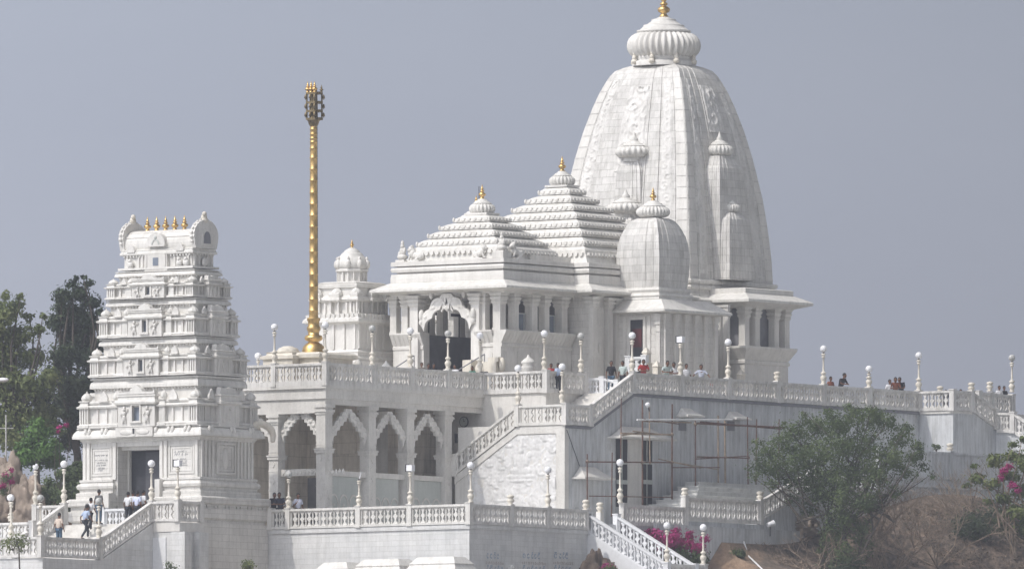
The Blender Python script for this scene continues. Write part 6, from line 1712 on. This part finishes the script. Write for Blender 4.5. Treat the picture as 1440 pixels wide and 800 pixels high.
# rocks left
def rock(label,px,py,w,h,d,seed,name='boulder',mat='rock'):
    c=PD(px,py,d); q=MB(); n=48;m_=34; rs=[]
    for j in range(m_+1):
        t=-PI/2+PI*j/m_; ring=[]
        for k in range(n):
            u=Vector((math.cos(t)*math.cos(2*PI*k/n),math.cos(t)*math.sin(2*PI*k/n),math.sin(t)))
            f=1+.38*noise.fractal(u*2.3+Vector((seed,0,0)),1,2,5)+.05*noise.noise(u*11)
            ring.append((c[0]+u.x*w/52*f,c[1]+u.y*w/52*f*.8,c[2]+u.z*h/52*f))
        rs.append(ring)
    q.rings(rs,smooth=True); tag(q.build(name,M[mat]),label,'rock',None)
rock('large brown boulder at the far left edge under the shrubs',8,702,66,112,774,1)
rock('smaller brown boulder beside the large one at the left',40,716,46,86,773,4)
rock('brown rock, its dark hollow painted in, beneath the white stair at the bottom edge',838,836,58,104,dep(13.5,-11.5),3,mat='darkrock')
rock('big dark rock below the frame carrying the smaller dark rock',842,930,120,170,dep(13.5,-11.5),5,mat='darkrock')
rock('pale rounded boulder under the big tree at the wall foot',1130,738,44,30,dep(AL+1.4,11),6)
# big tree on the slope
tb=(16.2,B_at(1192,16.2),0); tb=(tb[0],tb[1],terr(tb[0],tb[1])-.1); d=dep(tb[0],tb[1])
lst=[(1120,605,20),(1150,600,22),(1180,590,22),(1210,585,20),(1240,592,20),(1265,612,18),(1288,640,15),(1100,622,18),(1078,635,16),(1068,655,14),(1090,655,20),(1120,640,24),(1150,635,24),(1185,625,26),(1220,625,26),(1250,640,22),(1275,662,14),(1112,672,18),(1140,670,22),(1170,662,26),(1205,662,26),(1235,672,20),(1300,655,8),(1152,695,18),(1185,692,24),(1215,700,18),(1085,680,9),(1060,670,7),(1258,690,10),(1130,582,7),(1195,572,8),(1225,575,8),(1165,578,8),(1180,722,22),(1204,740,20),(1170,745,18),(1215,765,16),(1185,775,18),(1160,770,10),(1140,712,14),(1236,700,14),(1065,622,8),(1290,625,9),(1112,700,10),(1312,668,6),(1100,596,7),(1252,588,8),(1275,600,8)]
cl=clus([(x,y,r*1.12) for x,y,r in lst],d,rd,1.0)
tree('spreading_tree','big dark green many-stemmed tree on the slope in front of the long wall','tree',tb,(tb[0],tb[1],tb[2]+1.5),cl,33000,.15,'leafolive',rd,.17,None,.85,8,'bark',.35)
# lime tree right
tb2=(19,B_at(1425,19),0); tb2=(tb2[0],tb2[1],terr(tb2[0],tb2[1])-.1); d2_=dep(tb2[0],tb2[1])
lst=[(1400,648,14),(1425,640,14),(1445,650,20),(1375,672,12),(1395,680,13),(1420,668,13),(1440,690,18),(1360,682,7),(1412,700,12),(1432,720,16),(1390,705,8),(1425,625,8),(1440,618,9),(1450,740,18),(1410,730,9),(1370,655,6)]
def pinks(t):
    q=MB(); leaves(q,clus([(1412,662,7),(1420,656,6),(1424,682,7),(1408,672,5),(1432,690,5)],d2_-.8,rd,.3),900,.13,rd); q.build('magenta_blossom',M['bloom'],t)
tree('lime_tree','light yellow-green tree with a few magenta blooms at the right edge','tree',tb2,(tb2[0],tb2[1],tb2[2]+2),clus(lst,d2_,rd,.8),7500,.20,'leaflime',rd,.16,None,.6,4,'drybark',.1,pinks)
# bare shrubs
def bare(label,px,a,hgt,seed,spread=1.0,n0=7,lean=0):
    r=random.Random(seed); b=B_at(px,a); base=(a,b,terr(a,b)-.1); t=thing('bare_shrub',label,'shrub',base,'leafless shrubs on the slope')
    q=MB()
    def grow(p,dv,L_,rad,lev):
        e=limb(q,tuple(p),tuple(p+dv*L_),rad,rad*.6,r,.10,3,5)
        if lev==0: return
        for k in range(r.choice((2,3,3))):
            nd=(dv+Vector((r.uniform(-.8,.8),r.uniform(-.8,.8),r.uniform(-.35,.55)))).normalized(); grow(e,nd,L_*r.uniform(.55,.8),rad*.6,lev-1)
    for k in range(n0):
        dv=Vector((r.uniform(-1,1)*spread,r.uniform(-1,1)*spread,r.uniform(.5,1.1))).normalized(); grow(Vector(base),dv,hgt*r.uniform(.3,.45),.05,4)
    q.build('branches',M['drybark'],t); q=MB()
    return t
bare('leafless tan shrub spreading at the bottom right of the big tree',1252,16.8,6.2,3,1.0,11)
bare('second leafless shrub low on the slope, right of the first',1318,17.2,5.0,5,1.2,8)
bare('tall thin leafless shrub under the right side of the big tree',1228,16.4,6.0,8,.5,8)
bare('small leafless shrub at the left foot of the big tree',1150,16.2,3.0,12,1.1,6)
bare('leafless twiggy bush near the lime tree',1385,16.6,4.2,14,1.2,8)
def tuft(label,px,a,r,n,mat,size=.14,pyc=None,group='low green shrubs'):
    b=B_at(px,a); z=terr(a,b) if pyc is None else Z_at(pyc,a,b); t=thing('low_shrub',label,'shrub',(a,b,z-.2),group)
    q=MB(); cl=[(a+rd.uniform(-.5,.5)*r,b+rd.uniform(-.5,.5)*r,z+rd.uniform(.1,.5)*r,r*rd.uniform(.4,.65)) for _ in range(5)]
    for c in cl: limb(q,(a,b,z-.2),c[:3],.03,.01,rd,.1,3,5)
    if group=='foreground twigs': limb(q,(a,b,min(z-.3,terr(a,b)-.2)),(a,b,z-.15),.12,.04,rd,.03,6,6)
    q.build('stem',M['bark'],t); q=MB(); leaves(q,cl,n,size,rd,.8); q.build('foliage',M[mat],t)
tuft('small dark green weed clump at the wall foot right of the magenta bush',1033,AL+1.0,.6,900,'leafolive')
tuft('greyish undergrowth at the lower right corner',1422,16.6,2.2,4200,'cloud_green',.15)
tuft('dark undergrowth below the lime tree',1372,16.8,1.7,2800,'cloud_green',.15)
tuft('low dark brush beneath the big tree',1195,17,2.0,4200,'cloud_green',.15)
tuft('little plant on top of the parapet below the bastion',1317,a5-.2,.32,260,'leafolive',.10,630)
tuft('spindly sapling leaves over the bottom left balustrade',18,asr+1.5,.9,420,'leafmid',.15,768,'foreground twigs')
tuft('leafy twig tips at the bottom edge below the gate tower',352,1.5,.6,380,'leafmid',.14,800,'foreground twigs')
tuft('sparse twig at the bottom edge left of the buttress',243,0,.5,120,'leafolive',.12,800,'foreground twigs')
# dry ground cover
q=MB(); r=random.Random(4)
for i in range(26000):
    a=r.uniform(AL+.5,30); b=r.uniform(-1,34); z=terr(a,b)
    if noise.noise(Vector((a*.3,b*.3,9)))<(-.05 if b>5 else .35): continue
    h=r.uniform(.08,.42); x=r.uniform(-.4,.4); w=r.uniform(.015,.04); h*=.6
    q.add([(a-w,b,z-.03),(a+w,b,z-.03),(a+x,b+r.uniform(-.4,.4),z+h)],[(0,1,2)])
sc=MB(); r2_=random.Random(31); cl=[]
for i in range(420):
    a=r2_.uniform(AL+.8,27); b=r2_.uniform(5,36)
    if noise.noise(Vector((a*.35,b*.35,2)))<-.08: continue
    cl.append((a,b,terr(a,b)+.12,r2_.uniform(.25,.7)))
leaves(sc,cl,13000,.12,r2_,.55,0,False)
tag(sc.build('dry_scrub',leafmat('dry_scrub_leaf',(.075,.06,.045),(.14,.11,.08),(.21,.17,.12))),'low dry brown scrub covering the slope at the right',kind='stuff')
tag(q.build('dry_grass',M['drybark']),'dry grass and litter on the brown slope','grass',kind='stuff')
# pipe and ground floodlight
q=MB(); pa=[]
for (px,py,a) in ((1046,742,AL+.5),(1052,752,AL+1.0),(1062,768,AL+2.0),(1074,784,AL+3.2),(1090,806,AL+5)):
    b=B_at(px,a); pa.append((a,b,terr(a,b)+.10))
for i in range(4): q.tube(pa[i],pa[i+1],.05,.05,8)
tag(q.build('white_pipe',M['pipe']),'thin white plastic pipe running down the brown slope','pipe')
b=B_at(1083,AL+.5); fl=thing('ground_floodlight','small white floodlight at the foot of the wall by the climbing stair','floodlight',(AL+.5,b,Z_at(738,AL+.5,b)))
q=MB(); z=Z_at(738,AL+.5,b); q.tube((AL+.45,b-.15,z),(AL+.6,b+.2,z+.12),.12,.17,10); q.build('lamp_head',M['globe'],fl); q=MB(); q.tube((AL+.5,b,z-.6),(AL+.5,b,z),.03); q.build('stand',M['steelblk'],fl)
# left street light and aerial mast
p=PD(4,534,792); sl_=thing('street_light','street light head poking in at the left edge among the trees','street light',p)
q=MB(); q.tube((p[0]-2,p[1]-1,p[2]-.1),p,.05); q.build('arm',M['dirtyglobe'],sl_); q=MB(); q.ball(p,.26,12,8,(1.5,1,.5)); q.build('lamp_head',M['globe'],sl_)
q=MB(); q.tube((p[0]-2,p[1]-1,p[2]-9),(p[0]-2,p[1]-1,p[2]),.08); q.build('pole',M['dirtyglobe'],sl_)
p=PD(8.5,640,782); p1=PD(8.5,583,782); mt=thing('metal_mast','thin grey mast with a crossbar in front of the left trees','mast',p)
q=MB(); q.tube((p[0],p[1],p[2]-3),p1,.05); q.build('pole',M['dirtyglobe'],mt); q=MB(); a_=PD(-2,602,782);b_=PD(19,602,782); q.tube(a_,b_,.035); q.build('crossbar',M['dirtyglobe'],mt)
# stepped roofs peeping at the bottom in front of the low wall
for (x0,x1,y,lab) in ((453,497,791,'leftmost white stepped roof tip at the bottom edge'),(503,572,787,'middle white stepped roof tip at the bottom edge'),(578,650,784,'rightmost white stepped roof tip at the bottom edge')):
    b=BL-4; a0=A_at(x0,b);a1=A_at(x1,b); z=Z_at(y,a0,b)
    t=thing('stepped_roof',lab,'roof',((a0+a1)/2,b,z-4),'small white roofs below the low wall'); q=MB(); w=(a1-a0)
    q.loft(rect(a0+w*.22,a1-w*.08,b-.4,b+.6),[(.9,z-2.5),(.55,z-1.3),(.55,z-1.15),(.45,z-.75),(.48,z-.7),(.30,z-.42),(.33,z-.36),(.1,z-.1),(0,z)]); q.build('roof_steps',M['bright'],t)
    q=MB(); q.box(a0+w*.1,a1-w*.05,b-.6,b+.8,-27,z-2.5); q.build('wall',M['marble'],t)
# faded lettering on the shaded masonry
blue=plain('faded_blue_paint',(.34,.42,.52),rough=.8); brn=plain('faded_brown_paint',(.42,.36,.33),rough=.8)
lw_=bpy.data.objects['low_terrace_wall']; rr=random.Random(8)
def wallscript(px0,px1,py,h,mat):
    q=MB(); b0,b1=B_at(px0,AL),B_at(px1,AL); b=b0; z=Z_at(py,AL,b0)
    while b<b1:
        w=h*rr.uniform(.6,1)
        for i in range(5):
            t0=i*PI/3+rr.random(); t1=t0+PI/3; k=.55
            q.poly([(w*.4*math.cos(t0),h*.4*math.sin(t0)),(w*.4*math.cos(t1),h*.4*math.sin(t1)),(w*.4*k*math.cos(t1),h*.4*k*math.sin(t1)),(w*.4*k*math.cos(t0),h*.4*k*math.sin(t0))],(AL,b,z),(0,1),(1,0),.006)
        if rr.random()<.5: q.box(AL,AL+.006,b-w*.2,b+w*.3,z+h*.4,z+h*.55)
        b+=w*1.15
    q.build('faded_lettering',mat,lw_)
for p0,p1 in((686,704),(737,762),(781,801)):
    wallscript(p0,p1,781,.38,blue); wallscript(p0-2,p1+6,791,.16,brn); wallscript(p0,p1+3,799,.34,blue)

# ================================================================= PEOPLE
from mathutils import Quaternion
def skinmesh(verts,edges,radii,root=0,sub=1):
    me=bpy.data.meshes.new('t'); me.from_pydata(verts,edges,[]); o=bpy.data.objects.new('t',me); COL.objects.link(o)
    o.modifiers.new('s','SKIN'); 
    for i,sv in enumerate(me.skin_vertices[0].data): sv.radius=radii[i]; sv.use_root=(i==root)
    s=o.modifiers.new('b','SUBSURF'); s.levels=sub; s.render_levels=sub
    dg=bpy.context.evaluated_depsgraph_get(); dg.update(); ev=o.evaluated_get(dg); m2=ev.to_mesh()
    vs=[tuple(v.co) for v in m2.vertices]; fs=[tuple(p.vertices) for p in m2.polygons]; ev.to_mesh_clear()
    bpy.data.objects.remove(o); bpy.data.meshes.remove(me); return vs,fs
PM={}
def cloth(c):
    k=tuple(c)
    if k not in PM: PM[k]=plain('cloth_%d'%len(PM),c,rough=.85,var=.15,scale=10)
    return PM[k]
WHITE=(.72,.72,.74); LBLUE=(.42,.50,.66); GREY=(.12,.12,.12); BLACK=(.02,.02,.025); NAVY=(.03,.035,.06); RED=(.42,.03,.03); GREEN=(.06,.22,.16); CREAM=(.62,.52,.44); JEANS=(.06,.11,.17); DKT=(.03,.035,.045); PALE=(.45,.52,.50); RUST_=(.26,.09,.05)
def person(x,y,z,face,h,shirt,trous,pose,label,hair_long=False,bag=None):
    """face: heading angle, 0 = +b(away from gate); builds in local coords then placed"""
    k=h/1.75
    t=thing('person',label,'person',(x,y,z),None); t.rotation_euler=(0,0,face); t.scale=(k,k,k)
    lean=0; hip=.93
    P={}
    P['pel']=(0,0,hip+.02); P['wa']=(0,.0,1.10); P['ch']=(0,.0,1.28); P['nk']=(0,0,1.46)
    fl=rnd.uniform(-.02,.02)
    for s,n in((-1,'l'),(1,'r')):
        P['sh'+n]=(s*.17,0,1.40); P['hi'+n]=(s*.09,0,hip-.03)
        P['kn'+n]=(s*.10,.02,.50); P['an'+n]=(s*.11,-.02,.09); P['to'+n]=(s*.12,.12,.035)
        P['el'+n]=(s*.25,-.03,1.13); P['wr'+n]=(s*.27,.05,.90); P['ha'+n]=(s*.27,.08,.84)
    if pose=='walk':
        P['knl']=(-.10,.22,.55); P['anl']=(-.10,.22,.12); P['tol']=(-.10,.36,.10); P['knr']=(.10,-.02,.50); P['anr']=(.10,-.30,.10); P['tor']=(.10,-.18,.035)
        P['ell']=(-.24,-.12,1.14); P['wrl']=(-.25,-.10,.92); P['hal']=(-.25,-.08,.86); P['elr']=(.24,.10,1.14); P['wrr']=(.23,.24,.98); P['har']=(.22,.28,.93)
        for n in('ch','nk','shl','shr'): p=P[n]; P[n]=(p[0],p[1]+.08*(p[2]-1.0)/.4,p[2]-.01)
    if pose=='lean':
        for n in('wa','ch','nk','shl','shr'):
            p=P[n]; P[n]=(p[0],p[1]+(p[2]-hip)*.40,p[2]-(p[2]-hip)*.08)
        P['ell']=(-.27,.28,1.14);P['wrl']=(-.12,.46,1.12);P['hal']=(-.06,.50,1.12); P['elr']=(.27,.28,1.14);P['wrr']=(.12,.46,1.12);P['har']=(.06,.50,1.12)
    if pose=='rest':
        for n in('wa','ch','nk','shl','shr'):
            p=P[n]; P[n]=(p[0],p[1]+(p[2]-hip)*.12,p[2])
        P['ell']=(-.38,.08,1.18);P['wrl']=(-.46,.24,1.05);P['hal']=(-.47,.30,1.04); P['elr']=(.38,.08,1.18);P['wrr']=(.46,.24,1.05);P['har']=(.47,.30,1.04)
    if pose=='phone':
        P['elr']=(.24,.04,1.12);P['wrr']=(.14,.26,1.25);P['har']=(.12,.30,1.30)
    names=['pel','wa','ch','nk']+[a+b for b in('l','r') for a in('hi','kn','an','to','sh','el','wr','ha')]
    I={n:i for i,n in enumerate(names)}
    E=[('pel','wa'),('wa','ch'),('ch','nk')]+[(a+s,b+s) for s in('l','r') for a,b in(('hi','kn'),('kn','an'),('an','to'),('sh','el'),('el','wr'),('wr','ha'))]+[('pel','hil'),('pel','hir'),('ch','shl'),('ch','shr')]
    RR={'pel':(.125,.10),'wa':(.12,.09),'ch':(.135,.10),'nk':(.052,.052),'hi':(.085,.09),'kn':(.055,.06),'an':(.036,.042),'to':(.038,.03),'sh':(.052,.052),'el':(.038,.04),'wr':(.027,.024),'ha':(.034,.018)}
    hd=Vector(P['nk'])+Vector((0,.03 if pose!='lean' else .09,.155 if pose!='lean' else .13))
    vs,fs=skinmesh([P[n] for n in names],[(I[a],I[b]) for a,b in E],[RR[n] if n in RR else RR[n[:2]] for n in names])
    q=MB(); q.add(vs,fs,True)
    q.tube(tuple(Vector(P['nk'])-Vector((0,0,.03))),tuple(hd-Vector((0,.01,.05))),.05,.048,10)
    q.ball(tuple(hd),.115,14,10,(.70,.84,1.05)); q.ball((hd.x,hd.y+.03,hd.z-.075),.05,10,8,(1,1.1,.8))
    q.ball((hd.x,hd.y+.10,hd.z-.015),.018,6,5,(.9,1.1,1.4))
    for s in(-1,1): q.ball((hd.x+s*.082,hd.y-.005,hd.z-.01),.024,6,5,(.5,.9,1.3)); q.ball((hd.x+s*.03,hd.y+.087,hd.z+.012),.012,6,5)
    q.ball((hd.x,hd.y+.092,hd.z-.055),.02,6,5,(1.3,.5,.4))
    for n,s in(('l',-1),('r',1)):
        w=Vector(P['wr'+n]);hh=Vector(P['ha'+n]); dv=(hh-w).normalized(); sd=dv.cross(Vector((s,0,.3))).normalized()
        for j in range(4):
            b0=hh+sd*(j-1.5)*.018-dv*.01; m_=b0+dv*(.035+.006*(1.5-abs(j-1.4))); e=m_+dv*.024+Vector((-s*.012,0,-.006)); q.tube(tuple(b0),tuple(m_),.0095,.009,5); q.tube(tuple(m_),tuple(e),.009,.007,5)
        b0=w+dv*.03+sd*-.025; q.tube(tuple(b0),tuple(b0+dv*.03-sd*.028),.010,.008,5)
    t['_w']=[0,0,0]
    q.build('body',M['skin'],t,(0,0,0))
    # shirt
    sn=['pel','wa','ch','nk','shl','ell','shr','elr','tl','tr']
    def md(a,b,f): return tuple(Vector(P[a]).lerp(Vector(P[b]),f))
    pts={'pel':(P['pel'][0],P['pel'][1],P['pel'][2]-.04),'wa':P['wa'],'ch':P['ch'],'nk':tuple(Vector(P['nk'])-Vector((0,0,.02))),'shl':P['shl'],'ell':md('shl','ell',.85),'shr':P['shr'],'elr':md('shr','elr',.85)}
    nm=list(pts); r={'pel':(.148,.118),'wa':(.145,.115),'ch':(.155,.122),'nk':(.068,.066),'shl':(.072,.07),'ell':(.06,.058),'shr':(.072,.07),'elr':(.06,.058)}
    ed=[('pel','wa'),('wa','ch'),('ch','nk'),('ch','shl'),('shl','ell'),('ch','shr'),('shr','elr')]
    vs,fs=skinmesh([pts[n] for n in nm],[(nm.index(a),nm.index(b)) for a,b in ed],[r[n] for n in nm]); q=MB(); q.add(vs,fs,True); q.build('shirt',cloth(shirt),t,(0,0,0))
    pts={'pel':P['pel'],'hil':P['hil'],'knl':P['knl'],'anl':tuple(Vector(P['anl'])+Vector((0,0,.02))),'hir':P['hir'],'knr':P['knr'],'anr':tuple(Vector(P['anr'])+Vector((0,0,.02)))}
    nm=list(pts); r={'pel':(.135,.112),'hil':(.10,.105),'knl':(.072,.075),'anl':(.062,.066),'hir':(.10,.105),'knr':(.072,.075),'anr':(.062,.066)}
    ed=[('pel','hil'),('hil','knl'),('knl','anl'),('pel','hir'),('hir','knr'),('knr','anr')]
    vs,fs=skinmesh([pts[n] for n in nm],[(nm.index(a),nm.index(b)) for a,b in ed],[r[n] for n in nm]); q=MB(); q.add(vs,fs,True); q.build('trousers',cloth(trous),t,(0,0,0))
    q=MB(); q.ball((hd.x,hd.y-.018,hd.z+.035),.118,12,9,(.76,.86,.92)); 
    if hair_long: q.ball((hd.x,hd.y-.075,hd.z-.09),.09,10,8,(.9,.5,1.7))
    q.build('hair',M['hair'],t,(0,0,0))
    for s,n in((-1,'l'),(1,'r')):
        q=MB(); a=Vector(P['an'+n]);b=Vector(P['to'+n]); q.ball(tuple((a*.35+b*.65)-Vector((0,0,.012))),.06,8,6,(.8,2.0,.75)); q.build('shoe',M['steelblk'],t,(0,0,0))
    if bag: 
        q=MB(); q.ball((0,-.19,1.24),.16,10,8,(.95,.6,1.3)); q.build('backpack',cloth(bag),t,(0,0,0))
    t['_w']=[x,y,z]
    return t
TOCAM=math.atan2(-.6,-.8)+0   # heading so that local +y points towards the camera: rotate +y onto (.6,-.8)
TOCAM=math.atan2(-.6,-.8)
TOCAM=-(PI-math.atan2(.6,.8)) # rot z: +y -> (-sin,cos)=(.6,-.8) => sin=-.6, cos=-.8
def P_at(px,val,plane): return (A_at(px,val),val) if plane=='b' else (val,B_at(px,val))
def put(px,pyhead,val,plane,zf,face,shirt,trous,pose,label,hf=None,**k):
    a,b=P_at(px,val,plane); zh=Z_at(pyhead,a,b); h=max(1.25,min(1.85,(zh-zf))) if hf is None else hf
    return person(a,b,zf,face,h/ (.93 if pose=='lean' else 1),shirt,trous,pose,label,**k)
FR=TOCAM
zu=ZRU-1.17
# along the long balustrade
put(859.5,507,3.6,'a',zu,FR+.2,BLACK,JEANS,'stand','man in a black shirt and jeans at the head of the upper stair')
put(876,507,AR-1.0,'a',zu,FR-.5,PALE,DKT,'stand','man in a pale teal shirt behind the lamp at the stair head')
put(905,507,AR-.55,'a',zu,FR,RED,DKT,'lean','man in a red shirt leaning on the long balustrade')
put(937,508,AR-.5,'a',zu,FR+.2,PALE,GREY,'lean','man in a light green shirt leaning on the balustrade, left of the box floodlight')
put(950,511,AR-.6,'a',zu,FR-.3,WHITE,DKT,'lean','man in a white shirt leaning just left of the box floodlight post')
put(965,511,AR-.6,'a',zu,FR+.3,WHITE,JEANS,'stand','man in a white shirt half hidden right of the box floodlight post')
put(986,504,AR-.5,'a',zu,FR,(.50,.53,.62),DKT,'rest','broad man in a pale shirt resting both hands on the balustrade')
put(1000,525,AR-.9,'a',zu,FR,RED,DKT,'stand','child whose dark head just shows above the balustrade',hf=1.1)
put(1168,529,AR-.7,'a',zu,FR+.6,RUST_,DKT,'stand','smaller visitor in brown beside the first sky lamp')
put(1181,526,AR-.55,'a',zu,FR+.9,BLACK,DKT,'lean','man in a black shirt leaning on the balustrade right of the first sky lamp')
put(1251,533,AR-.7,'a',zu,FR+.5,WHITE,DKT,'stand','visitor in white, left of the trio by the short grey lamp')
put(1259,532,AR-.6,'a',zu,FR,RUST_,DKT,'lean','visitor in orange brown, middle of the trio')
put(1268,532,AR-.5,'a',zu,FR-.4,BLACK,JEANS,'lean','visitor in black leaning out, right of the trio')
put(1330,543,AR-1.6,'a',zu,FR,NAVY,DKT,'stand','visitor of whom only the dark head shows over the bastion',hf=1.45)
put(1351,542,AR-1.2,'a',zu,FR,BLACK,DKT,'stand','visitor in black left of the bastion corner urn',hf=1.5)
put(1363,541,AR-1.4,'a',zu,FR,NAVY,DKT,'stand','visitor in dark blue right behind the bastion corner urn',hf=1.5)
z8=zc9-1.15
for px,c,lab in ((1405,WHITE,'visitor in white at the far right balustrade'),(1412,BLACK,'visitor in black at the far right beside the grey globe lamp')):
    put(px,543,AR-2.1,'a',z8,FR+.4,c,DKT,'stand',lab,hf=1.6)
q=MB(); q.box(AR-6,AR-1.4,B7,B_at(1440,AR-1.5),-12,z8); tag(q.build('far_terrace',M['marble']),'plain terrace block behind the far right stair','terrace')
# on the upper terrace behind the shaded balustrade
for px,py,va,c,lab,hl in ((593,510,A1-1.1,(.22,.19,.16),'seated looking man in brown near the left jamb of the hall entrance',False),(602,514,A1-1.6,BLACK,'dark haired visitor between two others at the entrance',False),(610,512,A1-1.2,BLACK,'visitor in black in front of the entrance, face turned',True),
    (640,513,A1-1.0,WHITE,'visitor in white right of the dusty lamp at the entrance',False),(664,511,A1-1.3,GREEN,'visitor in green just left of the corner globe lamp',False)):
    put(px,py,va,'a',zu,FR+rnd.uniform(-.6,.6),c,DKT,'stand',lab,hair_long=hl,hf=1.62)
for px,py,c,lab,hl in ((690,514,RED,'woman in red behind the left part of the short lit balustrade',True),(698,512,BLACK,'woman in black beside the woman in red',True),(775,508,RED,'visitor in red right of the globe lamp on the lit balustrade',False),(785,505,LBLUE,'visitor in light blue behind the upper balustrade near the stair',False)):
    put(px,py,B2+1.6 if px<750 else B2+.9,'b',zu,FR+rnd.uniform(-.6,.6),c,DKT,'stand',lab,hair_long=hl,hf=1.62)
# low terrace
for px,py,c,tr,pose,lab in ((384.5,690,BLACK,DKT,'lean','leftmost visitor in black leaning on the low balustrade beside the gate tower'),(394.5,688,NAVY,DKT,'lean','visitor in a dark checked shirt, second from left on the low balustrade'),(406,696,WHITE,PALE,'stand','visitor in white behind the lamp on the low balustrade'),(419,693,(.60,.62,.74),DKT,'phone','visitor in pale lilac right of the lamp on the low balustrade')):
    put(px,py,BL+.55,'b',ZL,FR+rnd.uniform(-.5,.5),c,tr,pose,lab)
# entrance steps
AW=0.0
def onstep(px,b,pyhead,face,sh,tr,pose,lab,zf=None,**k):
    a=A_at(px,b); f=(b-bS0)/(bp-bS0); zf=(zS-1.05+max(0,min(1,math.ceil(f*14)/14))*((zrp-1.12)-(zS-1.05))) if zf is None else zf
    zh=Z_at(pyhead,a,b); print('step person',lab[:20],zh-zf)
    return person(a,b,zf,face,max(1.5,min(1.85,zh-zf)),sh,tr,pose,lab,**k)
onstep(83,bS0+1.3,719,AW,CREAM,JEANS,'stand','man in a cream shirt and jeans seen from behind low on the steps')
onstep(120,bS0+2.4,709,AW-.3,LBLUE,DKT,'walk','man in a light blue shirt striding up the entrance steps')
onstep(126,bS0+3.3,699,AW,WHITE,DKT,'walk','man in a white shirt with a bag climbing ahead of the man in light blue',bag=GREY)
onstep(139,bp-.15,687,AW,GREY,JEANS,'stand','man in a dark grey shirt highest on the entrance steps')
onstep(180,bp+.7,691,AW,WHITE,DKT,'stand','man in a white shirt, leftmost of the group before the gateway',zrp-1.15)
onstep(187,bp+1.4,686,AW+.4,WHITE,DKT,'stand','grey haired man in white inside the group before the gateway',zrp-1.15)
onstep(193,bp+.8,690,AW,(.62,.66,.84),DKT,'stand','man in a pale lilac shirt in the group before the gateway',zrp-1.15)
onstep(201,bp+1.1,682,AW-.3,WHITE,DKT,'stand','tall man in white, rightmost of the group before the gateway',zrp-1.15)
# entrance handrails
for (px0,py0,px1,py1,lab) in ((557,516,573,500,'grey metal handrail left of the hall entrance'),(645,520,672,498,'grey metal handrail right of the hall entrance')):
    b=b1f-1.2; p0=(A_at(px0,b),b,Z_at(py0,A_at(px0,b),b)); p1=(A_at(px1,b),b+.6,Z_at(py1,A_at(px1,b+.6),b+.6))
    t=thing('handrail',lab,'handrail',(p0[0],p0[1],0),'metal handrails at the hall entrance'); q=MB(); q.tube(p0,p1,.035); q.build('rail',M['rust'] if False else M['dim'],t)
    q=MB(); q.tube((p0[0],p0[1],0),p0,.03); q.tube((p1[0],p1[1],0),p1,.03); q.build('upright',M['dim'],t)
# stone elephant-like newel blocks near entrance
b=B2+1.0; a=A_at(683,b)
t=thing('stone_animal','white carved stone animal beside the hall entrance, behind the corner lamp','statue',(a,b,0))
q=MB(); za=Z_at(512,a,b); q.box(A_at(655,b),A_at(667,b),b-.3,b+.3,0,za+.25); q.ball((A_at(680,b),b,za-.25),.42,12,9,(1.3,.9,1)); q.box(A_at(684,b),A_at(702,b),b-.3,b+.3,0,za+.1); q.box(A_at(690,b),A_at(704,b),b-.25,b+.25,za+.1,za+.35); q.ball((A_at(706,b),b,za-.05),.2,10,8,(1,.8,2)); q.build('carved_body',M['cream'],t)
for px,py0,py1,b_,lab in ((909,489,524,bc2-2.4,'small pale stone finial left of the shrine pilasters'),(924,508,524,bc2-3.2,'short carved stone finial on the terrace behind the balustrade'),(1042,520,535,bS-4.6,'short stone finial below the sanctum porch')):
    a=A_at(px,b_); z1=Z_at(py0,a,b_); q=MB(); q.loft(crect(a,b_,.16,.16),[(.06,0),(.06,z1-.9),(.1,z1-.85),(.0,z1-.8),(.0,z1-.3),(.05,z1-.28),(-.04,z1-.12),(-.12,z1)]); tag(q.build('stone_pillar',M['cream'],None,(a,b_,0)),lab,'ornament')
# shrine step railing
balustrade('low white railing at the foot of the dark shrine doorway',[(A_at(884,bc2-2.6),bc2-2.6,Z_at(502,A_at(884,bc2-2.6),bc2-2.6)),(A_at(907,bc2-2.6),bc2-2.6,Z_at(502,A_at(884,bc2-2.6),bc2-2.6))],mat='paint',h=.8)
for o in bpy.data.objects:
    if '_w' in o: del o['_w']
